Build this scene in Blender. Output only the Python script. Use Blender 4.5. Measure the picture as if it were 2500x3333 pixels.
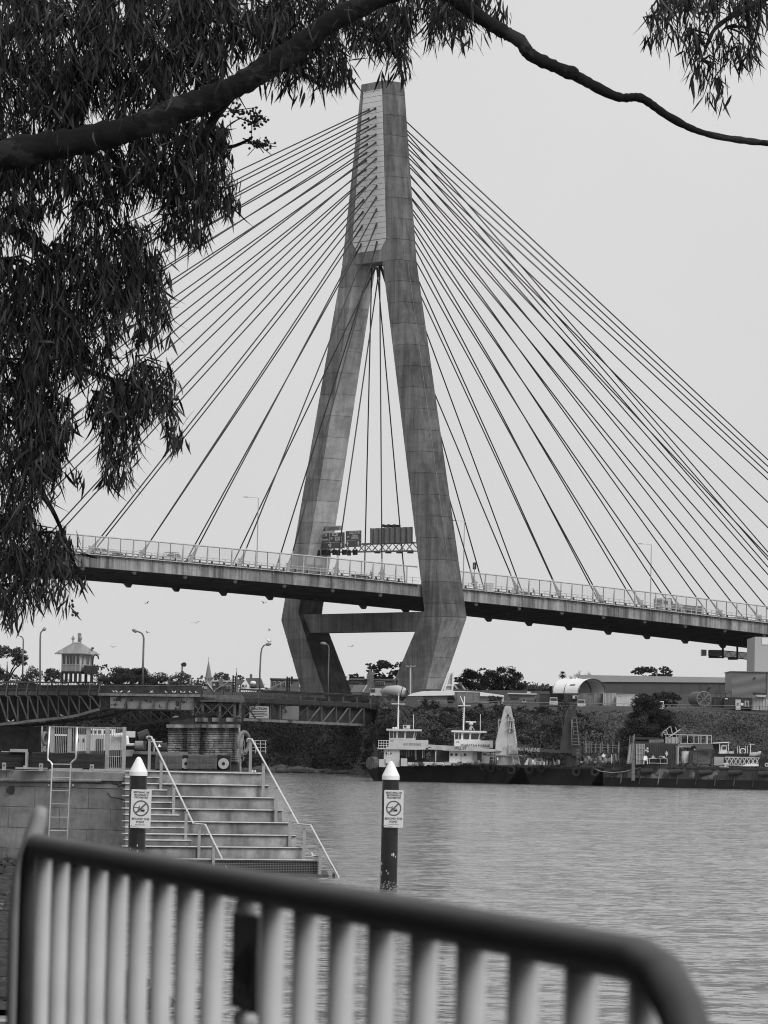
import bpy, math, random
import numpy as np
from mathutils import Vector, Matrix, noise as mnoise
random.seed(7); RNG = np.random.default_rng(11)
for o in list(bpy.data.objects): bpy.data.objects.remove(o)
scene = bpy.context.scene
COL = scene.collection

# ------------------------------------------------------------------ camera
F, PITCH, ROLL, EYE = 13576.13, 0.05806, -0.02005, 3.2      # focal length in pixels of the 2500 px wide photograph
cam_d = bpy.data.cameras.new('camera'); cam = bpy.data.objects.new('camera', cam_d); COL.objects.link(cam)
cam_d.sensor_fit = 'HORIZONTAL'; cam_d.sensor_width = 36.0; cam_d.lens = F / 2500 * 36
cam_d.clip_start = 0.3; cam_d.clip_end = 20000
cR, sR, cP, sP = math.cos(ROLL), math.sin(ROLL), math.cos(PITCH), math.sin(PITCH)
_U = Vector((0, -sP, cP)); _X = Vector((1, 0, 0)); _F = Vector((0, cP, sP))
_r = cR * _X - sR * _U; _u = sR * _X + cR * _U
cam.matrix_world = Matrix(((_r.x, _u.x, -_F.x, 0), (_r.y, _u.y, -_F.y, 0), (_r.z, _u.z, -_F.z, EYE), (0, 0, 0, 1)))
cam_d.dof.use_dof = True; cam_d.dof.focus_distance = 170; cam_d.dof.aperture_fstop = 36.0
scene.camera = cam

# ------------------------------------------------------------------ overcast sky, weak veiled sun, exposure
SUN_EL, SUN_AZ = math.radians(44), math.radians(140)        # azimuth from +Y (ahead) clockwise: behind the camera to the right
w = bpy.data.worlds.new('World'); scene.world = w; w.use_nodes = True
nt = w.node_tree; nt.nodes.clear()
sky = nt.nodes.new('ShaderNodeTexSky'); sky.sky_type = 'NISHITA'; sky.sun_disc = False
sky.sun_elevation = SUN_EL; sky.sun_rotation = SUN_AZ; sky.dust_density = 6
bw = nt.nodes.new('ShaderNodeRGBToBW'); nt.links.new(sky.outputs[0], bw.inputs[0])
mx = nt.nodes.new('ShaderNodeMix'); mx.data_type = 'RGBA'; mx.inputs[0].default_value = 0.93   # cloud deck over the clear sky
nt.links.new(bw.outputs[0], mx.inputs[6]); mx.inputs[7].default_value = (5.15, 5.15, 5.15, 1)
wtc = nt.nodes.new('ShaderNodeTexCoord'); wnz = nt.nodes.new('ShaderNodeTexNoise'); wnz.inputs['Scale'].default_value = 9; wnz.inputs['Detail'].default_value = 4
nt.links.new(wtc.outputs['Generated'], wnz.inputs[0]); wmr = nt.nodes.new('ShaderNodeMapRange'); wmr.inputs[3].default_value = 0.94; wmr.inputs[4].default_value = 1.06; nt.links.new(wnz.outputs[0], wmr.inputs[0])
wml = nt.nodes.new('ShaderNodeMix'); wml.data_type = 'RGBA'; wml.blend_type = 'MULTIPLY'; wml.inputs[0].default_value = 1; nt.links.new(mx.outputs[2], wml.inputs[6]); nt.links.new(wmr.outputs[0], wml.inputs[7])
bg = nt.nodes.new('ShaderNodeBackground'); bg.inputs[1].default_value = 0.1
nt.links.new(wml.outputs[2], bg.inputs[0])
wo = nt.nodes.new('ShaderNodeOutputWorld'); nt.links.new(bg.outputs[0], wo.inputs[0])
sd = bpy.data.lights.new('sun', 'SUN'); sd.energy = 1.5; sd.angle = math.radians(30); sd.color = (1, 1, 1)
so = bpy.data.objects.new('sun', sd); COL.objects.link(so)
sv = Vector((math.sin(SUN_AZ) * math.cos(SUN_EL), math.cos(SUN_AZ) * math.cos(SUN_EL), math.sin(SUN_EL)))
so.rotation_euler = sv.to_track_quat('Z', 'Y').to_euler(); so.location = (0, -50, 200)
scene.view_settings.view_transform = 'Standard'; scene.view_settings.look = 'None'
scene.view_settings.exposure = 0.5; scene.view_settings.gamma = 1.0
scene.render.engine = 'CYCLES'
scene.cycles.use_denoising = True; scene.cycles.filter_width = 1.05
scene.cycles.max_bounces = 6; scene.cycles.transparent_max_bounces = 16

# ------------------------------------------------------------------ helpers: pixels to places
def ray(px, py):
    a, b = px - 1250.0, py - 1666.5
    u = cR * a - sR * b; v = sR * a + cR * b
    cz = -v / F
    return Vector((u / F, cP - cz * sP, sP + cz * cP))
def at(px, py, Y):
    d = ray(px, py); s = Y / d.y
    return Vector((d.x * s, Y, EYE + d.z * s))
def wat(px, py, z=0.0):
    d = ray(px, py); s = (z - EYE) / d.z
    return Vector((d.x * s, d.y * s, z))
def ppm(Y): return F / Y
# cable-stayed bridge frame: l along the deck, t across it (+t is the far side)
BA = 0.65754; BO = Vector((-1.73356, 722.28826, 0))
BL = Vector((math.cos(BA), math.sin(BA), 0)); BT = Vector((-math.sin(BA), math.cos(BA), 0))
def B(l, t, z): return BO + BL * l + BT * t + Vector((0, 0, z))
def onl(px, py, l):
    d = ray(px, py); s = (l + (BO - Vector((0, 0, EYE))).dot(BL)) / d.dot(BL)
    p = Vector((0, 0, EYE)) + d * s - BO
    return p.dot(BT), p.z
def ont(px, py, t):
    d = ray(px, py); s = (t + (BO - Vector((0, 0, EYE))).dot(BT)) / d.dot(BT)
    p = Vector((0, 0, EYE)) + d * s - BO
    return p.dot(BL), p.z
def zdeck(l): return 31.947 - 0.03836 * l - 0.0001 * l * l

# ------------------------------------------------------------------ helpers: materials
MATS = {}
def M(name, v, rough=0.8, var=0.25, scale=1.0, metal=0.0, stretch=(1, 1, 1), bump=0.0, spec=0.3, v2=None, thr=None, alpha=None, detail=6, bscale=None, island=0.0):
    if name in MATS: return MATS[name]
    m = bpy.data.materials.new(name); m.use_nodes = True; n = m.node_tree; b = n.nodes['Principled BSDF']
    b.inputs['Roughness'].default_value = rough; b.inputs['Metallic'].default_value = metal
    b.inputs['Specular IOR Level'].default_value = spec
    tc = n.nodes.new('ShaderNodeTexCoord'); mp = n.nodes.new('ShaderNodeMapping'); mp.inputs['Scale'].default_value = stretch
    n.links.new(tc.outputs['Object'], mp.inputs[0])
    nz = n.nodes.new('ShaderNodeTexNoise'); nz.inputs['Scale'].default_value = scale; nz.inputs['Detail'].default_value = detail; nz.inputs['Roughness'].default_value = 0.65
    n.links.new(mp.outputs[0], nz.inputs[0])
    r = n.nodes.new('ShaderNodeValToRGB')
    lo, hi = v * (1 - var), v * (1 + var)
    if v2 is not None:                       # two-tone wear: paint v with patches of v2
        r.color_ramp.elements[0].position = thr - 0.02; r.color_ramp.elements[1].position = thr + 0.02
        lo, hi = v, v2
    else:
        r.color_ramp.elements[0].position = 0.3; r.color_ramp.elements[1].position = 0.7
    r.color_ramp.elements[0].color = (lo, lo, lo, 1); r.color_ramp.elements[1].color = (hi, hi, hi, 1)
    n.links.new(nz.outputs[0], r.inputs[0])
    out = r.outputs[0]
    if v2 is not None:
        nz2 = n.nodes.new('ShaderNodeTexNoise'); nz2.inputs['Scale'].default_value = scale * 3; nz2.inputs['Detail'].default_value = 4
        n.links.new(mp.outputs[0], nz2.inputs[0])
        mm = n.nodes.new('ShaderNodeMapRange'); mm.inputs[3].default_value = 1 - var; mm.inputs[4].default_value = 1 + var
        n.links.new(nz2.outputs[0], mm.inputs[0])
        mu = n.nodes.new('ShaderNodeMix'); mu.data_type = 'RGBA'; mu.blend_type = 'MULTIPLY'; mu.inputs[0].default_value = 1
        n.links.new(out, mu.inputs[6]); n.links.new(mm.outputs[0], mu.inputs[7]); out = mu.outputs[2]
    if island:
        g = n.nodes.new('ShaderNodeNewGeometry'); mm = n.nodes.new('ShaderNodeMapRange')
        mm.inputs[3].default_value = 1 - island; mm.inputs[4].default_value = 1 + island
        n.links.new(g.outputs['Random Per Island'], mm.inputs[0])
        mu = n.nodes.new('ShaderNodeMix'); mu.data_type = 'RGBA'; mu.blend_type = 'MULTIPLY'; mu.inputs[0].default_value = 1
        n.links.new(out, mu.inputs[6]); n.links.new(mm.outputs[0], mu.inputs[7]); out = mu.outputs[2]
    n.links.new(out, b.inputs['Base Color'])
    if bump:
        bp = n.nodes.new('ShaderNodeBump'); bp.inputs['Strength'].default_value = bump; bp.inputs['Distance'].default_value = 0.05
        nb = nz
        if bscale:
            nb = n.nodes.new('ShaderNodeTexNoise'); nb.inputs['Scale'].default_value = bscale; nb.inputs['Detail'].default_value = 5
            n.links.new(mp.outputs[0], nb.inputs[0])
        n.links.new(nb.outputs[0], bp.inputs['Height']); n.links.new(bp.outputs[0], b.inputs['Normal'])
    if alpha is not None: b.inputs['Alpha'].default_value = alpha
    MATS[name] = m
    return m
def MC(name, v, streak=0.35, mottle=0.3, each=0.10, sz=0.05, sx=0.9, big=0.12, rough=0.88, fine=2.5, damp=None):
    """weathered concrete: pour-to-pour tone, broad mottling, rain streaks running down and fine grain"""
    if name in MATS: return MATS[name]
    m = bpy.data.materials.new(name); m.use_nodes = True; n = m.node_tree; b = n.nodes['Principled BSDF']; b.inputs['Roughness'].default_value = rough; b.inputs['Specular IOR Level'].default_value = 0.25
    tc = n.nodes.new('ShaderNodeTexCoord'); oi = n.nodes.new('ShaderNodeObjectInfo')
    val = None
    def mul(sock):
        nonlocal val
        if val is None: val = sock; return
        q = n.nodes.new('ShaderNodeMath'); q.operation = 'MULTIPLY'; n.links.new(val, q.inputs[0]); n.links.new(sock, q.inputs[1]); val = q.outputs[0]
    def layer(scale, stretch, lo, hi, f0=.3, f1=.7, det=5, off=0.0):
        mp = n.nodes.new('ShaderNodeMapping'); mp.inputs['Scale'].default_value = stretch; mp.inputs['Location'].default_value = (off, off * .7, off * 1.3); n.links.new(tc.outputs['Object'], mp.inputs[0])
        nz = n.nodes.new('ShaderNodeTexNoise'); nz.inputs['Scale'].default_value = scale; nz.inputs['Detail'].default_value = det; nz.inputs['Roughness'].default_value = .62; n.links.new(mp.outputs[0], nz.inputs[0])
        r = n.nodes.new('ShaderNodeMapRange'); r.inputs[1].default_value = f0; r.inputs[2].default_value = f1; r.inputs[3].default_value = lo; r.inputs[4].default_value = hi; n.links.new(nz.outputs[0], r.inputs[0]); mul(r.outputs[0])
    layer(big, (1, 1, .6), v * (1 - mottle), v * (1 + mottle))
    layer(sx, (1, 1, sz), 1 - streak, 1 + streak * .6, .35, .65, 6, 3.0)
    layer(sx * 2.7, (1, 1, sz * .7), 1 - streak * .6, 1.0, .3, .5, 4, 9.0)
    layer(fine, (1, 1, 1), .88, 1.1, .3, .7, 6, 5.0)
    layer(big * 2.4, (1, 1, 2.2), .80, 1.06, .32, .55, 5, 12.0)
    r = n.nodes.new('ShaderNodeMapRange'); r.inputs[3].default_value = 1 - each; r.inputs[4].default_value = 1 + each; n.links.new(oi.outputs['Random'], r.inputs[0]); mul(r.outputs[0])
    if damp:      # tide-wet foot of a wall: darker weed band below a wandering line
        z0, z1, k = damp; g = n.nodes.new('ShaderNodeNewGeometry'); sp = n.nodes.new('ShaderNodeSeparateXYZ'); n.links.new(g.outputs['Position'], sp.inputs[0])
        nz = n.nodes.new('ShaderNodeTexNoise'); nz.inputs['Scale'].default_value = 1.3; n.links.new(tc.outputs['Object'], nz.inputs[0]); ad = n.nodes.new('ShaderNodeMath'); ad.operation = 'MULTIPLY_ADD'; ad.inputs[1].default_value = .5; n.links.new(nz.outputs[0], ad.inputs[0]); n.links.new(sp.outputs['Z'], ad.inputs[2])
        r = n.nodes.new('ShaderNodeMapRange'); r.inputs[1].default_value = z0 + .25; r.inputs[2].default_value = z1 + .25; r.inputs[3].default_value = k; r.inputs[4].default_value = 1; n.links.new(ad.outputs[0], r.inputs[0]); mul(r.outputs[0])
    n.links.new(val, b.inputs['Base Color'])
    nz = n.nodes.new('ShaderNodeTexNoise'); nz.inputs['Scale'].default_value = fine * 4; nz.inputs['Detail'].default_value = 6; n.links.new(tc.outputs['Object'], nz.inputs[0])
    bp = n.nodes.new('ShaderNodeBump'); bp.inputs['Strength'].default_value = .3; bp.inputs['Distance'].default_value = .03; n.links.new(nz.outputs[0], bp.inputs['Height']); n.links.new(bp.outputs[0], b.inputs['Normal'])
    MATS[name] = m; return m
# concrete of the bridge
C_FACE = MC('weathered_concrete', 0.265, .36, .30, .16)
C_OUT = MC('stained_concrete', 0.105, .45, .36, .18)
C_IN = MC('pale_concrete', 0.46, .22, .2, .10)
C_DARK = MC('dark_concrete', 0.10, .4, .3)  # dark tone; on the lower leg insides it carries their down-facing shade
C_FASCIA = MC('streaked_concrete', 0.255, .62, .22, .10, .03, 1.0)
C_SLAB = M('pale_facing', 0.82, 0.7, 0.06, 0.3, island=0.03)
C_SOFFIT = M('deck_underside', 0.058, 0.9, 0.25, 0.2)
CABLE = M('cable_sheath', 0.035, 0.5, 0.1, 1)
STEELPALE = M('pale_painted_steel', 0.42, 0.5, 0.15, 1.5)
STEELMID = M('grey_painted_steel', 0.2, 0.5, 0.2, 1.5)
GALV = M('galvanised_steel', 0.42, 0.38, 0.15, 6, metal=0.55)
STAINLESS = M('brushed_steel', 0.8, 0.28, 0.1, 8, metal=0.9)
SCREEN = M('screen_mesh', 0.42, 0.6, 0.1, 2, alpha=0.30)
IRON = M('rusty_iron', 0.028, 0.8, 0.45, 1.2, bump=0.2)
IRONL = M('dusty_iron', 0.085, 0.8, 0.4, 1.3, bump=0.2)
PEEL = M('peeling_paint', 0.3, 0.7, 0.2, 0.9, v2=0.045, thr=0.56)
STONE = MC('blackened_sandstone', 0.20, .95, .4, .28, .10, .55, .5, fine=3)
STONED = M('dark_stone', 0.035, 0.9, 0.5, 0.8, bump=0.4)
WALLC = MC('wharf_concrete', 0.265, .22, .22, .07, .25, 2.2, .7, fine=9, damp=(.1, .75, .35))
COPING = MC('coping_concrete', 0.31, .25, .22, .06, .4, 2.5, .8, fine=12)
STEPC = MC('stair_concrete', 0.25, .45, .48, .12, .35, 1.6, .8, fine=9, damp=(.0, .7, .5))
TIMBER = M('old_timber', 0.025, 0.85, 0.7, 2.2, stretch=(0.35, 1, 5), bump=0.9, detail=9)
TIMBERL = M('grey_timber', 0.16, 0.85, 0.5, 3, stretch=(0.4, 1, 3), bump=0.5)
RUBBER = M('tyre_rubber', 0.035, 0.8, 0.3, 4)
HULLB = M('black_hull', 0.01, 0.7, 0.5, 0.7, bump=0.2)
HULLC = M('pontoon_concrete', 0.06, 0.85, 0.5, 0.45, v2=0.20, thr=0.56)
WHITE = M('white_paint', 0.74, 0.5, 0.05, 1.2)
WHITED = M('worn_white_paint', 0.55, 0.6, 0.16, 1.5)
CREAM = M('cream_paint', 0.48, 0.6, 0.14, 1.3)
BLACK = M('black_paint', 0.016, 0.5, 0.2, 2)
DARKST = M('dark_painted_steel', 0.045, 0.6, 0.3, 1.0)
GLASS = M('dark_glass', 0.03, 0.12, 0.2, 2, spec=0.6)
CANVAS = M('white_canvas', 0.72, 0.7, 0.05, 0.8)
SHEDW = M('shed_cladding', 0.075, 0.7, 0.1, 0.4)
SHEDR = M('shed_roofing', 0.20, 0.6, 0.1, 0.4)
CLAD = M('grey_cladding', 0.26, 0.55, 0.06, 0.5)
PALEB = M('pale_building', 0.40, 0.7, 0.04, 0.3)
CONTD = M('dark_container', 0.05, 0.6, 0.3, 0.9)
CONTM = M('mid_container', 0.17, 0.6, 0.3, 0.9)
CONTL = M('pale_container', 0.38, 0.6, 0.2, 0.9)
BRICK = M('brown_brickwork', 0.14, 0.85, 0.25, 1.0)
SLATE = M('slate_roofing', 0.10, 0.7, 0.2, 1.0)
CLUTTER = M('deck_clutter', 0.14, 0.8, 0.8, 1.2)
BARK = M('gum_bark', 0.004, 0.9, 0.5, 2.2, v2=0.022, thr=0.56, bump=1.0, stretch=(1, 1, 1.6), detail=9)
TWIG = M('dark_twig', 0.012, 0.85, 0.3, 3)
LEAF = M('gum_leaf', 0.0155, 0.55, 0.45, 0.9, spec=0.25, island=0.75)
NUT = M('gum_nut', 0.02, 0.7, 0.2, 5)
FOL_T = M('tree_foliage', 0.028, 0.8, 0.5, 0.3, island=0.35)
FOL_B = M('shaded_bank_foliage', 0.011, 0.85, 0.5, 0.3, island=0.3)  # under-bridge shade put into the leaf colour
FOL_D = M('dark_foliage', 0.018, 0.8, 0.5, 0.3, island=0.3)
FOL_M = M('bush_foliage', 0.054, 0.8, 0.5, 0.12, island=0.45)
FOL_L = M('pale_foliage', 0.062, 0.8, 0.3, 0.2, island=0.4)
FOL_G = M('grassy_scrub', 0.078, 0.85, 0.5, 0.16, island=0.2)
GROUND = M('dirt_ground', 0.04, 0.9, 0.4, 0.08)
ROCK = M('oyster_rock', 0.035, 0.85, 0.6, 4, v2=0.13, thr=0.64, bump=0.6)
PAVE = M('quay_paving', 0.09, 0.9, 0.2, 1.5)  # paving colour darkened to carry the shade on the quay
FEATHER = M('white_feathers', 0.75, 0.8, 0.05, 5)
FEATHERD = M('grey_feathers', 0.16, 0.8, 0.2, 5)
CLOTH = M('dark_clothing', 0.03, 0.9, 0.3, 5)
SKIN = M('skin', 0.25, 0.6, 0.05, 5)
SIGNW = M('sign_white', 0.62, 0.45, 0.03, 4)
SIGND = M('sign_dark', 0.1, 0.45, 0.08, 1)
SIGNRED = M('sign_ring', 0.105, 0.45, 0.03, 4)
INK = M('sign_ink', 0.02, 0.5, 0.05, 4)
ROPE = M('pale_rope', 0.3, 0.9, 0.3, 20)
BARRIER = M('barricade_galvanised', 0.42, 0.5, 0.12, 8)
RAILM = M('shaded_rail_steel', 0.075, 0.5, 0.3, 6, metal=0.2)  # canopy shade put into the rail's base colour

# ------------------------------------------------------------------ helpers: meshes and things
LOC = {}
def props(o, label=None, cat=None, group=None, kind=None):
    if label: o['label'] = label
    if cat: o['category'] = cat
    if group: o['group'] = group
    if kind: o['kind'] = kind
    return o
def thing(name, label, cat, loc, group=None):
    o = bpy.data.objects.new(name, None); COL.objects.link(o); o.location = loc; o.empty_display_size = 0.2
    LOC[o] = Vector(loc)
    return props(o, label, cat, group)
class MB:
    def __init__(s): s.v = []; s.f = []; s.m = []
    def add(s, vs, fs, mi=0):
        n = len(s.v); s.v += [tuple(v) for v in vs]; s.f += [tuple(i + n for i in f) for f in fs]; s.m += [mi] * len(fs); return s
    def hexa(s, p, mi=0):   # p: 4 bottom points (ccw from above) then 4 top points
        return s.add(p, [(3, 2, 1, 0), (4, 5, 6, 7), (0, 1, 5, 4), (1, 2, 6, 5), (2, 3, 7, 6), (3, 0, 4, 7)], mi)
    def box(s, a, b, mi=0):
        x0, y0, z0 = a; x1, y1, z1 = b
        return s.hexa([(x0, y0, z0), (x1, y0, z0), (x1, y1, z0), (x0, y1, z0), (x0, y0, z1), (x1, y0, z1), (x1, y1, z1), (x0, y1, z1)], mi)
    def beam(s, p, q, w, h, up=(0, 0, 1), mi=0):
        p, q = Vector(p), Vector(q); d = (q - p).normalized(); u = Vector(up)
        if abs(d.dot(u)) > 0.98: u = Vector((0, 1, 0))
        a = d.cross(u).normalized() * (w / 2); b = a.cross(d).normalized() * (h / 2)
        return s.hexa([p - a - b, p + a - b, q + a - b, q - a - b, p - a + b, p + a + b, q + a + b, q - a + b], mi)
    def tube(s, pts, r, n=8, mi=0, cap=True):
        pts = [Vector(p) for p in pts]; rs = r if isinstance(r, (list, tuple)) else [r] * len(pts)
        vs = []; fs = []; prev = None
        for i, p in enumerate(pts):
            d = (pts[min(i + 1, len(pts) - 1)] - pts[max(i - 1, 0)]).normalized()
            if prev is None:
                u = Vector((0, 0, 1)) if abs(d.z) < 0.9 else Vector((1, 0, 0)); a = d.cross(u).normalized()
            else:
                a = (prev - d * prev.dot(d)).normalized()
            prev = a; b = d.cross(a)
            for k in range(n):
                t = 2 * math.pi * k / n; vs.append(p + (a * math.cos(t) + b * math.sin(t)) * rs[i])
        for i in range(len(pts) - 1):
            for k in range(n):
                k2 = (k + 1) % n; fs.append((i * n + k, i * n + k2, (i + 1) * n + k2, (i + 1) * n + k))
        if cap:
            fs.append(tuple(range(n - 1, -1, -1))); fs.append(tuple((len(pts) - 1) * n + k for k in range(n)))
        return s.add(vs, fs, mi)
    def prism(s, poly, ext, mi=0):   # planar polygon swept along a vector
        n = len(poly); e = Vector(ext); vs = [Vector(p) for p in poly]; vs += [v + e for v in vs]
        fs = [tuple(range(n)), tuple(range(2 * n - 1, n - 1, -1))] + [(i, i + n, (i + 1) % n + n, (i + 1) % n) for i in range(n)]
        return s.add(vs, fs, mi)
    def ball(s, c, r, nu=8, nv=5, mi=0, sc=(1, 1, 1)):
        c = Vector(c); vs = [c + Vector((0, 0, r * sc[2]))]; fs = []
        for i in range(1, nv):
            ph = math.pi * i / nv
            for k in range(nu):
                t = 2 * math.pi * k / nu
                vs.append(c + Vector((r * sc[0] * math.sin(ph) * math.cos(t), r * sc[1] * math.sin(ph) * math.sin(t), r * sc[2] * math.cos(ph))))
        vs.append(c - Vector((0, 0, r * sc[2]))); L = len(vs) - 1
        for k in range(nu):
            fs.append((0, 1 + k, 1 + (k + 1) % nu)); fs.append((L, 1 + (nv - 2) * nu + (k + 1) % nu, 1 + (nv - 2) * nu + k))
            for i in range(nv - 2): fs.append((1 + i * nu + k, 1 + (i + 1) * nu + k, 1 + (i + 1) * nu + (k + 1) % nu, 1 + i * nu + (k + 1) % nu))
        return s.add(vs, fs, mi)
    def torus(s, c, ax, R, r, n=18, k=8, mi=0):
        c = Vector(c); ax = Vector(ax).normalized(); u = ax.orthogonal().normalized(); v = ax.cross(u)
        vs = []; fs = []
        for i in range(n):
            t = 2 * math.pi * i / n; d = u * math.cos(t) + v * math.sin(t)
            for j in range(k):
                q = 2 * math.pi * j / k; vs.append(c + d * (R + r * math.cos(q)) + ax * (r * math.sin(q)))
        for i in range(n):
            for j in range(k): fs.append((i * k + j, ((i + 1) % n) * k + j, ((i + 1) % n) * k + (j + 1) % k, i * k + (j + 1) % k))
        return s.add(vs, fs, mi)
    def pb(s, x0, y0, x1, y1, Y, d, mi=0):     # upright box whose front face covers a pixel rectangle at depth Y
        xm, ym = (x0 + x1) / 2, (y0 + y1) / 2
        return s.box((at(x0, ym, Y).x, Y, at(xm, y1, Y).z), (at(x1, ym, Y).x, Y + d, at(xm, y0, Y).z), mi)
    def build(s, name, mat, parent=None, label=None, cat=None, group=None, kind=None, loc=None, smooth=False):
        off = LOC[parent] if parent is not None else Vector(loc if loc is not None else s.v[0])
        me = bpy.data.meshes.new(name); me.from_pydata([tuple(Vector(v) - off) for v in s.v], [], s.f)
        mats = mat if isinstance(mat, (list, tuple)) else [mat]
        for m in mats: me.materials.append(m)
        if len(mats) > 1: me.polygons.foreach_set('material_index', s.m)
        if smooth: me.polygons.foreach_set('use_smooth', [True] * len(s.f))
        me.update()
        o = bpy.data.objects.new(name, me); COL.objects.link(o); LOC[o] = Vector(off)
        if parent is not None: o.parent = parent
        else: o.location = off
        return props(o, label, cat, group, kind)
def share(name, me, parent, pos, rot=None, scl=None):
    o = bpy.data.objects.new(name, me); COL.objects.link(o)
    if parent is not None: o.parent = parent; o.location = Vector(pos) - LOC[parent]
    else: o.location = pos
    LOC[o] = Vector(pos)
    if rot is not None: o.rotation_euler = rot
    if scl is not None: o.scale = scl
    return o
def raw(name, s, mat, smooth=False):
    me = bpy.data.meshes.new(name); me.from_pydata([tuple(v) for v in s.v], [], s.f)
    mats = mat if isinstance(mat, (list, tuple)) else [mat]
    for m in mats: me.materials.append(m)
    if len(mats) > 1: me.polygons.foreach_set('material_index', s.m)
    if smooth: me.polygons.foreach_set('use_smooth', [True] * len(s.f))
    return me
def npmesh(name, V, Q, mat, parent=None, kind=None, label=None, cat=None, loc=(0, 0, 0)):
    off = np.array(LOC[parent] if parent is not None else loc, float)
    me = bpy.data.meshes.new(name); V = np.asarray(V, float) - off; Q = np.asarray(Q, np.int32); k = Q.shape[1]
    me.vertices.add(len(V)); me.vertices.foreach_set('co', V.ravel())
    me.loops.add(Q.size); me.loops.foreach_set('vertex_index', Q.ravel())
    me.polygons.add(len(Q)); me.polygons.foreach_set('loop_start', np.arange(0, Q.size, k, dtype=np.int32))
    me.update(calc_edges=True); me.materials.append(mat)
    o = bpy.data.objects.new(name, me); COL.objects.link(o); LOC[o] = Vector(off)
    if parent is not None: o.parent = parent
    else: o.location = off
    return props(o, label, cat, None, kind)
def text(name, body, size, mat, parent, org, ex, ey, align='CENTER', width=1.0, extr=0.004, bold=0.0):
    c = bpy.data.curves.new(name, 'FONT'); c.body = body; c.size = size; c.align_x = align; c.align_y = 'CENTER'; c.extrude = extr; c.offset = bold
    c.resolution_u = 3
    o = bpy.data.objects.new(name, c); COL.objects.link(o)
    dg = bpy.context.evaluated_depsgraph_get(); me = bpy.data.meshes.new_from_object(o.evaluated_get(dg))
    bpy.data.objects.remove(o); bpy.data.curves.remove(c)
    ex, ey = Vector(ex).normalized() * width, Vector(ey).normalized(); ez = ex.cross(ey).normalized(); off = LOC[parent]
    for v in me.vertices: v.co = Vector(org) + ex * v.co.x + ey * v.co.y + ez * v.co.z - off
    me.materials.clear(); me.materials.append(mat)
    t = bpy.data.objects.new(name, me); COL.objects.link(t); t.parent = parent; LOC[t] = Vector(off)
    return t
def cards(centers, normals, size, jitter=0.6, asp=0.55, droop=0.0):
    """leaf-sized bent quads scattered at given points"""
    c = np.asarray(centers, float); n = len(c)
    d = np.asarray(normals, float) + RNG.normal(0, jitter, (n, 3)); d[:, 2] -= droop
    d /= np.linalg.norm(d, axis=1)[:, None] + 1e-9
    a = np.cross(d, RNG.normal(0, 1, (n, 3))); a /= np.linalg.norm(a, axis=1)[:, None] + 1e-9
    b = np.cross(d, a); s = (np.asarray(size) * RNG.uniform(0.6, 1.35, n))[:, None]
    V = np.stack([c - a * s, c - b * s * asp + d * s * 0.2, c + a * s, c + b * s * asp + d * s * 0.2], 1).reshape(-1, 3)
    return V, np.arange(4 * n).reshape(n, 4)

# ================================================================== SETTING: water, land
def water_material():
    m = bpy.data.materials.new('harbour_water'); m.use_nodes = True; n = m.node_tree; b = n.nodes['Principled BSDF']
    b.inputs['Base Color'].default_value = (0.165, 0.165, 0.165, 1); b.inputs['Roughness'].default_value = 0.11; b.inputs['IOR'].default_value = 1.33
    tc = n.nodes.new('ShaderNodeTexCoord'); acc = None
    # wave slopes at several scales drive the normal directly, so ripples survive the grazing view; crest fronts are steeper than backs
    for i, (sx, sy, sc, amp, crest) in enumerate([(0.8, 1.0, 0.09, 0.08, 0.05), (0.85, 1.0, 1.0, 0.34, 0.9), (0.8, 1.0, 3.2, 0.50, 1.6)]):
        mp = n.nodes.new('ShaderNodeMapping'); mp.inputs['Scale'].default_value = (sx, sy, 1); mp.inputs['Rotation'].default_value = (0, 0, 0.25 * (i - 1))
        n.links.new(tc.outputs['Object'], mp.inputs[0])
        nz = n.nodes.new('ShaderNodeTexNoise'); nz.inputs['Scale'].default_value = sc; nz.inputs['Detail'].default_value = 3; nz.inputs['Roughness'].default_value = 0.55
        n.links.new(mp.outputs[0], nz.inputs[0])
        s = n.nodes.new('ShaderNodeVectorMath'); s.operation = 'SUBTRACT'; s.inputs[1].default_value = (0.5, 0.5, 0.5); n.links.new(nz.outputs['Color'], s.inputs[0])
        k = n.nodes.new('ShaderNodeVectorMath'); k.operation = 'MULTIPLY'; k.inputs[1].default_value = (amp * 0.8, amp, 0); n.links.new(s.outputs[0], k.inputs[0])
        mr = n.nodes.new('ShaderNodeMapRange'); mr.inputs[1].default_value = 0.57; mr.inputs[2].default_value = 0.80; mr.inputs[3].default_value = 0; mr.inputs[4].default_value = -crest; n.links.new(nz.outputs[0], mr.inputs[0])
        cb = n.nodes.new('ShaderNodeCombineXYZ'); n.links.new(mr.outputs[0], cb.inputs[1])
        for q in (k, cb):
            if acc is None: acc = q
            else:
                ad = n.nodes.new('ShaderNodeVectorMath'); ad.operation = 'ADD'; n.links.new(acc.outputs[0], ad.inputs[0]); n.links.new(q.outputs[0], ad.inputs[1]); acc = ad
    ad = n.nodes.new('ShaderNodeVectorMath'); ad.operation = 'ADD'; ad.inputs[1].default_value = (0, 0, 1); n.links.new(acc.outputs[0], ad.inputs[0])
    no = n.nodes.new('ShaderNodeVectorMath'); no.operation = 'NORMALIZE'; n.links.new(ad.outputs[0], no.inputs[0])
    n.links.new(no.outputs[0], b.inputs['Normal'])
    return m
MB().add([(-4000, -300, 0), (4000, -300, 0), (4000, 9000, 0), (-4000, 9000, 0)], [(0, 1, 2, 3)]).build('harbour_water', water_material(), kind='structure', loc=(0, 0, 0))

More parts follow.
